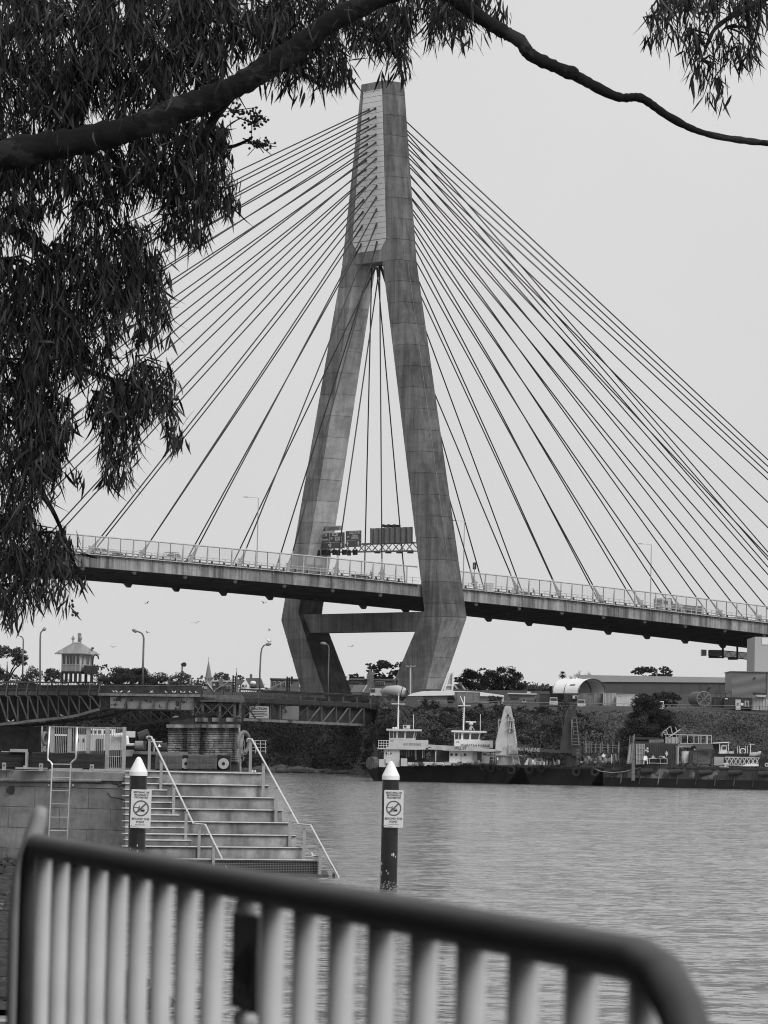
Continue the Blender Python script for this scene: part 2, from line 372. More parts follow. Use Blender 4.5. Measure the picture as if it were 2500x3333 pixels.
def shore(X):
    def ss(a, b, x):
        t = min(max((x - a) / (b - a), 0), 1); return t * t * (3 - 2 * t)
    return 655 + 90 * (1 - ss(-44, -30, X)) - 125 * ss(-4.5, 3, X)
def land_z(X, Y):
    S = shore(X); d = Y - S
    if d < 0: return -2.0
    top = 9.3 if X > 0 else 11.0
    k = 30.0
    z = -0.6 + (top + 0.6) * min(d / k, 1) ** 0.8
    if Y > S + k: z = top + (14.2 - top) * min(max((Y - max(S + k, 610)) / 85, 0), 1)
    if Y > 900: z += min((Y - 900) / 600, 1) * 5
    return z
gx = np.unique(np.concatenate([np.linspace(-900, -90, 16), np.linspace(-90, 90, 91), np.linspace(90, 900, 16)]))
gy = np.unique(np.concatenate([np.linspace(505, 800, 90), np.linspace(800, 1200, 25), np.linspace(1200, 6000, 20)]))
V = [(x, y, land_z(x, y) + (mnoise.noise(Vector((x * .12, y * .12, 0))) * 0.35 if land_z(x, y) > 0 else 0)) for y in gy for x in gx]
nx = len(gx); Q = [(j * nx + i, j * nx + i + 1, (j + 1) * nx + i + 1, (j + 1) * nx + i) for j in range(len(gy) - 1) for i in range(nx - 1)]
npmesh('far_shore_land', V, Q, GROUND, kind='structure')
# near land: the quay the camera stands on and the bank under the gum tree
q = MB()
q.box((-40, -30, -1), (30, 9, 2.0)); q.box((-40, 9.0, -1), (-5.2, 52, 1.9))
q.build('quay_ground', PAVE, kind='structure', loc=(0, 0, 0))

# ================================================================== CABLE-STAYED BRIDGE
bridge = thing('cable_stayed_bridge', 'large concrete cable-stayed bridge with a tall A-shaped pylon and fans of stays', 'bridge', B(0, 0, 12))
ZT, ZS, ZK, ZKI, ZB0 = 120.036, 88.36, 26.57, 27.82, 14.47
def lerp(tab, z):
    tab = sorted(tab)
    if z <= tab[0][0]:
        (z0, a), (z1, b) = tab[0], tab[1]
    else:
        (z0, a), (z1, b) = tab[-2], tab[-1]
        for i in range(len(tab) - 1):
            if tab[i][0] <= z <= tab[i + 1][0]: (z0, a), (z1, b) = tab[i], tab[i + 1]; break
    return a + (b - a) * (z - z0) / (z1 - z0)
ho = lambda z: lerp([(ZB0, 1.817), (ZK, 2.616), (ZS, 2.150), (ZT, 2.087)], z)
hi = lambda z: lerp([(ZB0, 3.075), (ZKI, 2.616), (ZS, 2.150), (ZT, 2.087)], z)
to = lambda z: lerp([(ZB0, 17.739), (ZK, 22.928), (ZS, 7.844), (ZT, 3.39)], z)
ti = lambda z: lerp([(ZB0, 9.711), (ZKI, 17.94), (ZS, 3.764)], z)
def ring(z, s, inset):
    a, b, c, d = ho(z) - inset, hi(z) - inset, to(z) - inset, ti(z) + inset
    return [B(-b, s * d, z), B(-a, s * c, z), B(a, s * c, z), B(b, s * d, z)]
def loft(mb, rings, mats, flip):
    n = len(rings); vs = [p for r in rings for p in r]; base = len(mb.v); mb.v += [tuple(p) for p in vs]
    for i in range(n - 1):
        for k in range(4):
            f = (base + i * 4 + k, base + i * 4 + (k + 1) % 4, base + (i + 1) * 4 + (k + 1) % 4, base + (i + 1) * 4 + k)
            mb.f.append(f[::-1] if flip else f); mb.m.append(mats[k])
    for f, rv in ((tuple(base + k for k in range(4)), True), (tuple(base + (n - 1) * 4 + k for k in range(4)), False)):
        mb.f.append(f[::-1] if rv != flip else f); mb.m.append(0)
G, GD = 0.075, 0.08
cuts = [ZS - 3.72 * i for i in range(17)]; cuts = [z for z in cuts if z > 28.5] + [ZK, 23.15, 19.75, 16.35, 11.5]
for s in (-1, 1):
    leg = thing('pylon_leg', None, None, B(0, s * 15, 12)); leg.parent = bridge; leg.location = B(0, s * 15, 12) - LOC[bridge]
    for z1, z0 in zip(cuts[:-1], cuts[1:]):
        zz = [z0, z0 + G, z0 + G + .01, z1 - G - .01, z1 - G, z1]
        ins = [GD, GD, 0, 0, GD, GD]
        zz = [z0 + G * .0, z0 + G, z1]; ins = [GD, 0, 0]
        rings = [ring(z0, s, GD), ring(z0 + G, s, GD), ring(z0 + G, s, 0)]
        if z0 < ZKI < z1: rings.append(ring(ZKI, s, 0))
        rings.append(ring(z1, s, 0))
        mb = MB(); below = z1 <= ZK + .1
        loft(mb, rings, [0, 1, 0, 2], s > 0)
        mats = [C_FACE, C_OUT if s < 0 and not below else (C_FACE if s < 0 else C_FACE), (C_IN if z0 > 36 else C_FACE) if not below else C_DARK]  # inner faces below the knuckle have their shade put into the colour
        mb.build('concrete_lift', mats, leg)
    if s < 0:
        c = MB()
        for z1, z0 in zip(cuts[:14], cuts[1:15]):
            c.beam(B(0.15, -to(z0) - .05, z0), B(0.15, -to(z1) - .05, z1), 0.05, 0.05, BT)
        c.build('drain_pipe', M('dull_conduit', 0.24, 0.8, 0.3, 1), leg)
        for l0 in (-2.3, 0.0, 2.2):   # lime runs under the knuckle
            c = MB(); z0, z1 = 26.3 , 18.5 + (1.5 if l0 else 0); 
            c.beam(B(l0, -to(z0) - .012, z0), B(l0 * .8, -to(z1) - .012, z1), 0.13, 0.02, BT)
            c.build('lime_run', M('lime_deposit', 0.26, 0.9, 0.4, 2.5), leg)
head = thing('pylon_head', None, None, B(0, 0, ZS)); head.parent = bridge; head.location = B(0, 0, ZS) - LOC[bridge]
hc = [ZS + i * (ZT - ZS - 2.4) / 8 for i in range(9)] + [ZT]
for z0, z1 in zip(hc[:-1], hc[1:]):
    def hr(z, i): return [B(-ho(z) + i, -to(z) + i, z), B(ho(z) - i, -to(z) + i, z), B(ho(z) - i, to(z) - i, z), B(-ho(z) + i, to(z) - i, z)]
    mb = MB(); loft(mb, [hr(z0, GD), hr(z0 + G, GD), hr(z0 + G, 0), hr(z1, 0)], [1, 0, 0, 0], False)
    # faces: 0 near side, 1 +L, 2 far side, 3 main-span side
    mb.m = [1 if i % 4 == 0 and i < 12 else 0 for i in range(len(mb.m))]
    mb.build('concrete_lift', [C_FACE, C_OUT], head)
# anchor panel of horizontal facing slabs on the main-span face
pan = thing('anchor_panel', None, None, B(-2.1, 0, ZS)); pan.parent = bridge; pan.location = B(-2.1, 0, ZS) - LOC[bridge]
LP = [onl(*p, -2.13) for p in ((1165, 823), (1148, 791), (1183, 302))]; RP = [onl(*p, -2.13) for p in ((1239, 814), (1257, 777), (1243, 292))]
tl = lambda z: lerp([(p[1], p[0]) for p in LP], z); tr = lambda z: lerp([(p[1], p[0]) for p in RP], z)
zb, zt = (LP[0][1] + RP[0][1]) / 2, (LP[2][1] + RP[2][1]) / 2
rows = sorted(set([zb + (zt - zb) * i / 29 for i in range(30)] + [LP[1][1] * .5 + RP[1][1] * .5]))
for z0, z1 in zip(rows[:-1], rows[1:]):
    g = 0.035; a, b = z0 + g, z1 - g; mb = MB()
    lo = [B(-ho(a) - .05, tr(a), a), B(-ho(a) + .1, tr(a), a), B(-ho(a) + .1, tl(a), a), B(-ho(a) - .05, tl(a), a)]
    up = [B(-ho(b) - .05, tr(b), b), B(-ho(b) + .1, tr(b), b), B(-ho(b) + .1, tl(b), b), B(-ho(b) - .05, tl(b), b)]
    mb.hexa(lo + up); mb.build('facing_slab', C_SLAB, pan)
mb = MB(); mb.hexa([B(-ho(zt) - .12, tr(zt), zt), B(-ho(zt) + .1, tr(zt), zt), B(-ho(zt) + .1, tl(zt), zt), B(-ho(zt) - .12, tl(zt), zt),
                    B(-ho(zt) - .12, tr(zt), zt + .14), B(-ho(zt) + .1, tr(zt), zt + .14), B(-ho(zt) + .1, tl(zt), zt + .14), B(-ho(zt) - .12, tl(zt), zt + .14)])
mb.build('ledge', WHITE, pan)
# lower crossbeam between the legs
mb = MB(); zc0, zc1 = 24.3, 27.55
mb.hexa([B(-1.6, -19.5, zc0), B(1.6, -19.5, zc0), B(1.6, 19.5, zc0), B(-1.6, 19.5, zc0), B(-1.6, -19, zc1), B(1.6, -19, zc1), B(1.6, 19, zc1), B(-1.6, 19, zc1)])
mb.build('crossbeam', C_FACE, bridge)

# stays: 16 per side and plane
NC = [(1223, 353), (1223.4, 381), (1224, 409), (1224, 438), (1224, 464), (1225, 490.5), (1225, 517), (1226, 545), (1226, 575), (1227, 605), (1226, 642.6), (1226.5, 681), (1227, 727), (1228, 787)]
FC = [(1202, 357), (1200.5, 385), (1199, 413), (1198, 442), (1196, 469), (1194, 497), (1192.7, 522), (1191.4, 551), (1189, 579), (1188.7, 610), (1184.5, 650), (1182.5, 689), (1180, 734.6), (1177, 794)]
near_top = [onl(*p, -2.13) for p in NC][::-1]; far_top = [onl(*p, -2.13) for p in FC][::-1]
near_top = [onl(1238, 872, 0), onl(1238, 866, 0)] + near_top; far_top = [onl(1208, 873, 0), onl(1225, 871, 0)] + far_top
WAN = 15.933
lk = lambda k: -(10.211 + 9.979 * k); rk = lambda k: 10.374 + 9.592 * min(k, 12) + 1.9 * max(k - 12, 0)
sock = None
for plane, tops in ((-1, near_top), (1, far_top)):
    for side in (-1, 1):
        for k in range(16):
            l = lk(k) if side < 0 else rk(k); t = plane * WAN
            if abs(l) > 168 : continue
            p0 = B(l, t, zdeck(l) - 0.1)
            lt = side * (0.15 if k < 2 else 2.15)
            p1 = B(lt, tops[k][0], tops[k][1])
            d = (p1 - p0).normalized()
            st = MB().tube([p0 + d * 2.5, p0.lerp(p1, .25), p0.lerp(p1, .5), p0.lerp(p1, .75), p1], 0.115, 7)
            cab = st.build('stay_cable', CABLE, bridge, smooth=True)
            MB().tube([p1 - d * 2.4, p1 - d * 0.35, p1 + d * .05], [0.12, 0.17, 0.24], 8).build('upper_socket', CABLE, cab, smooth=True)
            if -100 < l < 92:
                sb = MB()
                sb.tube([p0, p0 + d * 1.25], [0.42, 0.34], 12).tube([p0 + d * 1.25, p0 + d * 1.4, p0 + d * 1.75, p0 + d * 1.9], [0.33, 0.46, 0.46, 0.36], 12)
                sb.tube([p0 + d * 1.9, p0 + d * 2.9, p0 + d * 4.2], [0.32, 0.19, 0.115], 12)
                e = BT * 0.0 + d.cross(BT).normalized()
                sb.tube([p0 + d * 1.5 - e * .8, p0 + d * 1.55 - e * .3], [.10, .13], 8).tube([p0 + d * 1.5 + e * .75, p0 + d * 1.55 + e * .3], [.09, .12], 8)
                sb.build('deck_socket', M('socket_paint', 0.27, 0.55, 0.25, 1.5), cab, smooth=False)
# deck
LS = list(np.arange(-140, 156, 5.0))
def strip(mb, prof, ls, mi=0):     # prof: list of (t, dz) closed polygon swept along the deck
    n = len(prof); base = len(mb.v)
    for l in ls:
        for t, dz in prof: mb.v.append(tuple(B(l, t, zdeck(l) + dz)))
    for i in range(len(ls) - 1):
        for k in range(n):
            mb.f.append((base + i * n + k, base + (i + 1) * n + k, base + (i + 1) * n + (k + 1) % n, base + i * n + (k + 1) % n)); mb.m.append(mi)
    mb.f.append(tuple(base + k for k in range(n))); mb.m.append(mi); mb.f.append(tuple(base + (len(ls) - 1) * n + k for k in range(n - 1, -1, -1))); mb.m.append(mi)
    return mb
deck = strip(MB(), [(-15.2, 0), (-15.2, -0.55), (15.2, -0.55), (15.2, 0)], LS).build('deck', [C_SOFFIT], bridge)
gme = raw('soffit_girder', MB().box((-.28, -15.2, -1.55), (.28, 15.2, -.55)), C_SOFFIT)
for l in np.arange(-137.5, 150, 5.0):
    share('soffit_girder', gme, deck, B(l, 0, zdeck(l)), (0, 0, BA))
for s in (-1, 1):
    a, b = (-16.62, -15.2) if s < 0 else (15.2, 16.62)
    for i in range(0, len(LS) - 1, 2):
        seg = LS[i:i + 3]
        seg = [seg[0] + .02] + seg[1:-1] + [seg[-1] - .02]
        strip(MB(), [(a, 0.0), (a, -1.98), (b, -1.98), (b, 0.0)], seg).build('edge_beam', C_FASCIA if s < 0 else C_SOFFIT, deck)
    strip(MB(), [(a - (.12 if s < 0 else 0), 0.14), (a - (.12 if s < 0 else 0), 0.0), (b + (.12 if s > 0 else 0), 0.0), (b + (.12 if s > 0 else 0), 0.14)], LS).build('kerb_lip', STEELPALE, deck)
aw = raw('stay_anchorage', MB().tube([(0, 0, 0), (0, 0, -.45)], .2, 10).tube([(0, 0, -.45), (0, 0, -.8)], .3, 10), STEELPALE)
for k in range(12):
    for l in (lk(k), rk(k)):
        if -105 < l < 100:
            tt = near_top[k]; d = (B(0, tt[0], tt[1]) - B(l, -WAN, zdeck(l))).normalized()
            share('stay_anchorage', aw, deck, B(l, -15.5, zdeck(l) - 1.75) - BL * 0 , d.to_track_quat('Z', 'Y').to_euler())
            mb = MB(); z = zdeck(l) - 1.98; mb.hexa([B(l - .15, 15.7, z - .62), B(l + .3, 15.7, z - .62), B(l + .3, 16.4, z - .62), B(l - .15, 16.4, z - .62), B(l - .75, 15.5, z), B(l + .5, 15.5, z), B(l + .5, 16.5, z), B(l - .75, 16.5, z)])
            mb.build('stay_bracket', C_DARK, deck)
# safety screen and outer handrail on the near side
scr = thing('safety_screen', None, None, B(0, -16.4, 32)); scr.parent = bridge; scr.location = LOC[scr] - LOC[bridge]
fin = raw('screen_post', MB().hexa([(-.10, -.16, 0), (.10, -.16, 0), (.10, .16, 0), (-.10, .16, 0), (-.07, -.09, 2.95), (.07, -.09, 2.95), (.07, .09, 2.95), (-.07, .09, 2.95)]), STEELPALE)
thin = raw('screen_post', MB().box((-.05, -.06, 0), (.05, .06, 2.95)), STEELMID)
SL = [l for l in np.arange(-107.7, 100.1, 2.44) if not (-2.8 < l < 2.9)]
for i, l in enumerate(np.arange(-107.7, 100.1, 2.44)):
    if -2.8 < l < 2.9: continue
    share('screen_post', fin if i % 2 else thin, scr, B(l, -16.30, zdeck(l) + .1), (0.05 if i % 2 else 0.0, 0.0, BA))
    if not (-5.3 < l < 2.9):
        l2 = l + 2.30
        mb = MB(); mb.add([B(l + .14, -16.30, zdeck(l) + .75), B(l2, -16.30, zdeck(l2) + .75), B(l2, -16.30, zdeck(l2) + 2.9), B(l + .14, -16.30, zdeck(l) + 2.9)], [(0, 1, 2, 3)])
        mb.build('screen_panel', SCREEN, scr)
for a, b in ((-108, -3), (3, 100)):
    ls = list(np.linspace(a, b, 40))
    MB().tube([B(l, -16.25, zdeck(l) + 3.05) for l in ls], 0.12, 8).build('top_rail', STEELPALE, scr, smooth=True)
    for dz, r in ((1.12, .045), (.62, .035)):
        MB().tube([B(l, -17.0, zdeck(l) + dz) for l in ls], r, 6).build('hand_rail', STEELPALE, scr)
    for t, dz, r in ((-12.4, 1.05, .09), (-12.4, .6, .12), (-11.9, .35, .2)):
        MB().tube([B(l, t, zdeck(l) + dz) for l in ls], r, 6).build('guard_rail', STEELMID if r < .15 else C_FACE, scr)
hp = raw('hand_rail_post', MB().box((-.04, -.04, -.1), (.04, .04, 1.12)).box((-.05, -.05, -.55), (.05, .5, -.45)), STEELPALE)
gp = raw('guard_rail_post', MB().box((-.14, -.12, 0), (.14, .12, 1.05)), DARKST)
for l in np.arange(-107, 100, 2.44):
    if not -3.4 < l < 3.4: share('hand_rail_post', hp, scr, B(l, -17.0, zdeck(l)), (0, 0, BA)); share('guard_rail_post', gp, scr, B(l + .6, -12.4, zdeck(l)), (0, 0, BA))
strip(MB(), [(-17.1, 0.10), (-17.1, 0.0), (-16.2, 0.0), (-16.2, 0.10)], list(np.arange(-140, -3, 5.)) + [-3.2]).build('walkway_plank', STEELPALE, scr)
strip(MB(), [(-17.1, 0.10), (-17.1, 0.0), (-16.2, 0.0), (-16.2, 0.10)], [3.2] + list(np.arange(5, 156, 5.))).build('walkway_plank', STEELPALE, scr)

# sign gantry across the deck
gl = 0.4
def gp3(X, Yy, dl=0.0):      # zoomed pixel of the gantry view -> place on the gantry plane
    t, z = onl(1000 + X / 4.1475, 1680 + Yy / 4.1475, gl); return B(gl + dl, t, z)
def gquad(mb, x0, y0, x1, y1, sl, d=.15, dl=0.0, mi=0):   # sl: rise of the top edge per unit x (perspective)
    P = [gp3(x0, y1, dl), gp3(x1, y1 - sl * (x1 - x0), dl), gp3(x1, y0 - sl * (x1 - x0), dl), gp3(x0, y0, dl)]
    mb.prism(P, BL * d, mi); return P
gan = thing('sign_gantry', 'steel lattice sign gantry carrying direction boards across the bridge deck between the pylon legs', 'sign gantry', B(gl, 0, zdeck(0)))
S = 0.045
mb = MB(); tr_top = [gp3(140 + i * 92, 392 - i * 92 * .030) for i in range(15)]; tr_bot = [gp3(140 + i * 92, 487 - i * 92 * .016) for i in range(15)]
for dl in (0.0, 1.4):
    o = BL * dl
    mb.beam(tr_top[0] + o, tr_top[-1] + o, .22, .22); mb.beam(tr_bot[0] + o, tr_bot[-1] + o, .2, .2)
    for i in range(14):
        mb.beam(tr_top[i] + o, tr_bot[i + 1] + o, .12, .12) if i % 2 else mb.beam(tr_bot[i] + o, tr_top[i + 1] + o, .12, .12)
for i in range(15): mb.beam(tr_bot[i], tr_bot[i] + BL * 1.4, .1, .1); mb.beam(tr_top[i], tr_top[i] + BL * 1.4, .1, .1)
mb.build('lattice_truss', STEELMID, gan)
mb = MB()
for t in (-15.0, 15.0): mb.beam(B(gl + .7, t, zdeck(0)), B(gl + .7, t, tr_top[7].z), .35, .35)
mb.build('gantry_post', STEELMID, gan)
ex = -BT; ey = Vector((0, 0, 1))
def board(name, x0, y0, x1, y1, mat, frame=True, dl=-.35):
    if frame:
        mb = MB(); gquad(mb, x0 - 4, y0 - 4, x1 + 4, y1 + 4, S, .08, dl + .06); mb.build(name + '_frame', WHITE, gan)
    mb = MB(); gquad(mb, x0, y0, x1, y1, S, .08, dl); return mb.build(name, mat, gan)
def gtext(body, X, Yy, size, mat=None, dl=-.38, width=.8, bold=.01):
    text('lettering', body, size, mat or WHITE, gan, gp3(X, Yy, dl), ex, ey, width=width, bold=bold)
board('direction_board', 182, 236, 520, 445, SIGND); board('direction_board', 541, 205, 744, 418, SIGND)
board('notice_board', 180, 142, 484, 205, STEELPALE, False)
mb = MB(); gquad(mb, 186, 152, 266, 200, S, .06, -.42); mb.build('clearance_plate', SIGND, gan)
mb = MB(); gquad(mb, 298, 152, 448, 192, S, .06, -.42); mb.build('message_screen', STEELMID, gan)
mb = MB()
for (x0, y0, x1, y1) in ((182, 364, 520, 367), (326, 236, 329, 364), (541, 330, 744, 333)): gquad(mb, x0, y0, x1, y1, S, .04, -.39)
for (x0, y0, x1, y1) in ((216, 240, 286, 276), (360, 232, 432, 268), (594, 210, 726, 242)): gquad(mb, x0, y0, x1, y1, S, .04, -.39)
for (x, y) in ((480, 410), (567, 395), (713, 390)):
    gquad(mb, x - 5, y - 25, x + 5, y + 6, 0, .04, -.39); P = [gp3(x - 14, y - 22, -.39), gp3(x + 14, y - 22, -.39), gp3(x, y - 52, -.39)]; mb.prism(P, BL * .04)
P = [gp3(306, 380, -.39), gp3(330, 378, -.39), gp3(310, 402, -.39)]; mb.prism(P, BL * .04)
P = [gp3(318, 386, -.39), gp3(340, 420, -.39), gp3(332, 424, -.39), gp3(312, 394, -.39)]; mb.prism(P, BL * .04)
gquad(mb, 334, 380, 341, 420, 0, .04, -.39); P = [gp3(326, 388, -.39), gp3(350, 386, -.39), gp3(338, 366, -.39)]; mb.prism(P, BL * .04)
mb.build('white_marking', WHITE, gan)
for X, Yy, bod, sz, mt in ((251, 258, 'TUNNEL', .36, INK), (396, 247, 'TUNNEL', .36, INK), (252, 316, 'Drummoyne', .62, WHITE), (449, 287, 'Parramatta', .58, WHITE), (447, 318, 'Blue Mtns', .58, WHITE), (356, 304, 'M4', .5, WHITE),
                           (660, 224, 'CITY WEST LINK', .40, INK), (676, 264, 'Balmain', .58, WHITE), (672, 293, 'Leichhardt', .58, WHITE), (580, 282, 'A44', .5, WHITE), (226, 166, 'CLEARANCE', .30, WHITE), (226, 186, '5.3m', .30, WHITE)):
    gtext(bod, X, Yy, sz * 1.05, mt, dl=-.45)
bk = MB(); gquad(bk, 878, 166, 1432, 372, .036, .1, -.2); bk.build('board_back', M('bare_aluminium', 0.36, 0.45, 0.12, 1, metal=.2), gan)
for x in (895, 970, 1045, 1120, 1192, 1268, 1345, 1420):
    mb = MB(); gquad(mb, x - 13, 166 - (x - 878) * .036, x + 13, 372 - (x - 878) * .036, 0, .28, -.55); mb.build('stiffener', STEELMID, gan)
for i in range(6):
    mb = MB(); gquad(mb, 880, 190 + i * 29, 1430, 194 + i * 29, .036, .05, -.28); mb.build('rib', STEELPALE, gan)
mb = MB(); gquad(mb, 1045, 120, 1250, 155, .02, .3, -.2)
for x in (1060, 1135, 1210): gquad(mb, x - 12, 112, x + 12, 150, 0, .3, -.7)
mb.build('sign_light_box', DARKST, gan)
for x in (235, 378, 510, 655):
    mb = MB(); gquad(mb, x - 22, 455, x + 26, 525, S, .3, -.3); gquad(mb, x - 62, 462, x - 30, 535, 0, .35, -.9); mb.build('lane_signal', BLACK, gan)
for x in (942, 1090, 1238, 1386):
    mb = MB(); gquad(mb, x - 24, 478, x + 24, 503, 0.02, .6, -.2); mb.build('lane_signal', DARKST, gan)
mb = MB(); gquad(mb, 137, 475, 165, 552, 0, .2, -.4); mb.build('wall_lamp', STEELPALE, gan)

# tall lamps on the deck, seen above the far railing
def deck_lamp(px, ytop, pya, label):
    l, z = ont(px, pya, 1.0); b = B(l, 1.0, zdeck(l)); top = at(px, ytop, b.y).z
    t = thing('bridge_lamp', label, 'street lamp', b, 'tall lamps on the bridge deck')
    MB().tube([b, Vector((b.x, b.y, top))], [.13, .07], 8).build('pole', STEELPALE, t)
    MB().beam((b.x + .05, b.y, top), (b.x - 1.9, b.y - .3, top + .12), .07, .07).build('arm', STEELPALE, t)
    MB().box((b.x - 2.5, b.y - .45, top + .05), (b.x - 1.7, b.y - .15, top + .17)).build('lamp_head', STEELMID, t)
deck_lamp(836, 1621, 1850, 'tall slim lamp on the bridge deck left of the pylon')
deck_lamp(1508, 1697, 1905, 'tall slim lamp on the deck just right of the near pylon leg')
deck_lamp(2117, 1773, 1985, 'tall slim lamp on the deck near the dump truck')

# vehicles and people on the deck
def car(name, label, px, t, dirn, L, H, W, paint, cat='car', group=None):
    l, _ = ont(px, 1880, t); o = B(l, t, zdeck(l)); ax = BL * dirn; ax.z = (zdeck(l + .5) - zdeck(l - .5)) * dirn; sx = BT; up = Vector((0, 0, 1))
    T = thing(name, label, cat, o, group)
    P = lambda a, b, c: o + ax * a + sx * b + up * c
    def slab(prof, w0, w1):   # side profile polygon, full width
        mb = MB(); mb.prism([P(a, -w0, c) for a, c in prof], sx * (2 * w0)); return mb
    h = W / 2
    slab([(-L / 2, .35), (-L / 2, .62 * H), (-L * .46, .66 * H), (L * .2, .66 * H), (L * .48, .55 * H), (L / 2, .42 * H), (L / 2, .35)], h, h).build('body', paint, T)
    mb = MB(); k = .86 * h
    mb.hexa([P(-L * .44, -h, .64 * H), P(L * .24, -h, .64 * H), P(L * .24, h, .64 * H), P(-L * .44, h, .64 * H), P(-L * .36, -k, H), P(L * .06, -k, H), P(L * .06, k, H), P(-L * .36, k, H)]); mb.build('cabin', paint, T)
    for s in (-1, 1):
        for a0, a1, b0, b1 in ((-.40, -.16, -.345, -.15), (-.14, .20, -.13, .045)):
            mb = MB(); z0, z1 = .68 * H, .95 * H
            w = lambda z: h - (h - k) * (z - .64 * H) / (.36 * H) + .012
            mb.hexa([P(L * a0, s * w(z0), z0), P(L * a1, s * w(z0), z0), P(L * a1, s * (w(z0) - .03), z0), P(L * a0, s * (w(z0) - .03), z0), P(L * b0, s * w(z1), z1), P(L * b1, s * w(z1), z1), P(L * b1, s * (w(z1) - .03), z1), P(L * b0, s * (w(z1) - .03), z1)]); mb.build('window', GLASS, T)
        for a in (-.31, .31):
            wv = MB(); c = P(L * a, s * (h - .02), .34); wv.tube([c, c - sx * s * .22], .34, 14); wh = wv.build('wheel', RUBBER, T)
            c2 = P(L * a, s * (h + .01), .34); MB().tube([c2, c2 - sx * s * .05], .2, 10).build('rim', STEELPALE, wh)
        c = P(L * .49, s * h * .7, .5 * H); MB().ball(c, .12).build('headlight', WHITE, T)
    return T, P
car('parked_suv', 'white wagon on the bridge deck, leftmost vehicle beside a stay socket', 326, -9.5, 1, 4.7, 1.75, 1.85, WHITED, group='cars on the bridge')
car('suv', 'dark hatchback right behind the leftmost white wagon on the bridge', 375, -6.0, 1, 4.5, 1.65, 1.85, DARKST, group='cars on the bridge')
T, P = car('four_wheel_drive', 'white four-wheel drive with roof rack on the bridge deck', 545, -9.5, -1, 4.9, 1.95, 1.9, WHITED, group='cars on the bridge')
mb = MB()
for a in (-1.5, -.9, -.3, .2): mb.beam(P(a, -.8, 2.05), P(a, .8, 2.05), .05, .05)
for s in (-.8, .8): mb.beam(P(-1.7, s, 2.05), P(.3, s, 2.05), .06, .06); mb.beam(P(-1.5, s, 1.9), P(-1.5, s, 2.05), .06, .06); mb.beam(P(.2, s, 1.9), P(.2, s, 2.05), .06, .06)
mb.build('roof_rack', BLACK, T)
car('sedan', 'dark low car on the bridge behind the walking person', 1180, -8.5, 1, 4.6, 1.45, 1.8, DARKST, group='cars on the bridge')
car('sedan', 'silver low car behind the railing right of the white cabinet', 1700, -8.5, 1, 4.5, 1.5, 1.8, STEELPALE, group='cars on the bridge')
car('sedan', 'dark sedan on the bridge right of the dump truck', 2418, -6.0, 1, 4.6, 1.45, 1.8, STEELMID, group='cars on the bridge')
# dump truck
l, _ = ont(2212, 1990, -8.5); o = B(l, -8.5, zdeck(l)); T = thing('dump_truck', 'dump truck with pale cab and dark tray on the bridge right of the tall lamp', 'truck', o)
ax = -BL.copy(); ax.z = -(zdeck(l + .5) - zdeck(l - .5)); P = lambda a, b, c: o + ax * a + BT * b + Vector((0, 0, c))
def tb(mb, a0, a1, b0, b1, c0, c1): return mb.hexa([P(a0, b0, c0), P(a1, b0, c0), P(a1, b1, c0), P(a0, b1, c0), P(a0, b0, c1), P(a1, b0, c1), P(a1, b1, c1), P(a0, b1, c1)])
tb(MB(), 3.2, 5.2, -1.2, 1.2, .7, 2.9).build('cab', CREAM, T); tb(MB(), 3.9, 4.95, -1.22, 1.22, 1.75, 2.55).build('side_window', GLASS, T); tb(MB(), 5.18, 5.23, -1.05, 1.05, 1.75, 2.6).build('windscreen', GLASS, T)
tb(MB(), -4.6, 3.0, -.5, .5, .7, 1.0).build('chassis', BLACK, T)
mb = MB(); tb(mb, -4.4, 2.9, -1.2, -1.12, 1.0, 2.2); tb(mb, -4.4, 2.9, 1.12, 1.2, 1.0, 2.2); tb(mb, -4.4, 2.9, -1.2, 1.2, 1.0, 1.1); tb(mb, 2.7, 2.9, -1.2, 1.2, 1.0, 2.6); mb.build('tray', DARKST, T)
tb(MB(), -4.75, -4.4, -1.25, 1.25, 1.0, 2.4).build('tailgate', STEELPALE, T)
mb = MB(); tb(mb, 2.9, 3.15, -1.1, 1.1, 1.0, 3.1); mb.build('exhaust_guard', BLACK, T)
for a in (4.2, -1.9, -3.2):
    for s in (-1, 1): c = P(a, s * 1.2, .5); MB().tube([c, c - BT * s * .35], .5, 14).build('wheel', RUBBER, T)
# person walking, dressed dark
def person(name, label, base, h, mat, face, lean=0.0, group=None):
    t = thing(name, label, 'person', base, group); b = Vector(base); f = Vector(face).normalized(); s = Vector((-f.y, f.x, 0)); u = Vector((0, 0, 1))
    P = lambda a, c, d: b + f * (a + lean * max(d - .9, 0)) + s * c + u * d * h / 1.75
    bm = MB(); bm.tube([P(0, 0, .9), P(.02, 0, 1.15), P(.03, 0, 1.4), P(.03, 0, 1.48), P(.04, 0, 1.56)], [.17, .16, .2, .1, .06], 10)
    for q in (-1, 1):
        bm.tube([P(0, q * .09, .95), P(.06 * q, q * .1, .5), P(-.05 * q + .02, q * .1, .08)], [.1, .075, .05], 8); bm.tube([P(-.05 * q, q * .1, .05), P(.18, q * .1, .03)], [.05, .04], 6)
        bm.tube([P(.03, q * .2, 1.42), P(.06, q * .26, 1.15), P(.22, q * .22, .98)], [.065, .05, .035], 8); bm.ball(P(.25, q * .22, .96), .045)
    bm.build('clothed_body', mat, t, smooth=True)
    hb = MB(); hb.ball(P(.06, 0, 1.66), .105, 10, 7, sc=(.85, .85, 1.1)); hb.tube([P(.15, 0, 1.66), P(.18, 0, 1.64)], [.02, .01], 5); hb.build('head', SKIN, t, smooth=True)
    MB().ball(P(.045, 0, 1.70), .112, 10, 6, sc=(.88, .88, .85)).build('hair', CLOTH, t, smooth=True)
    return t
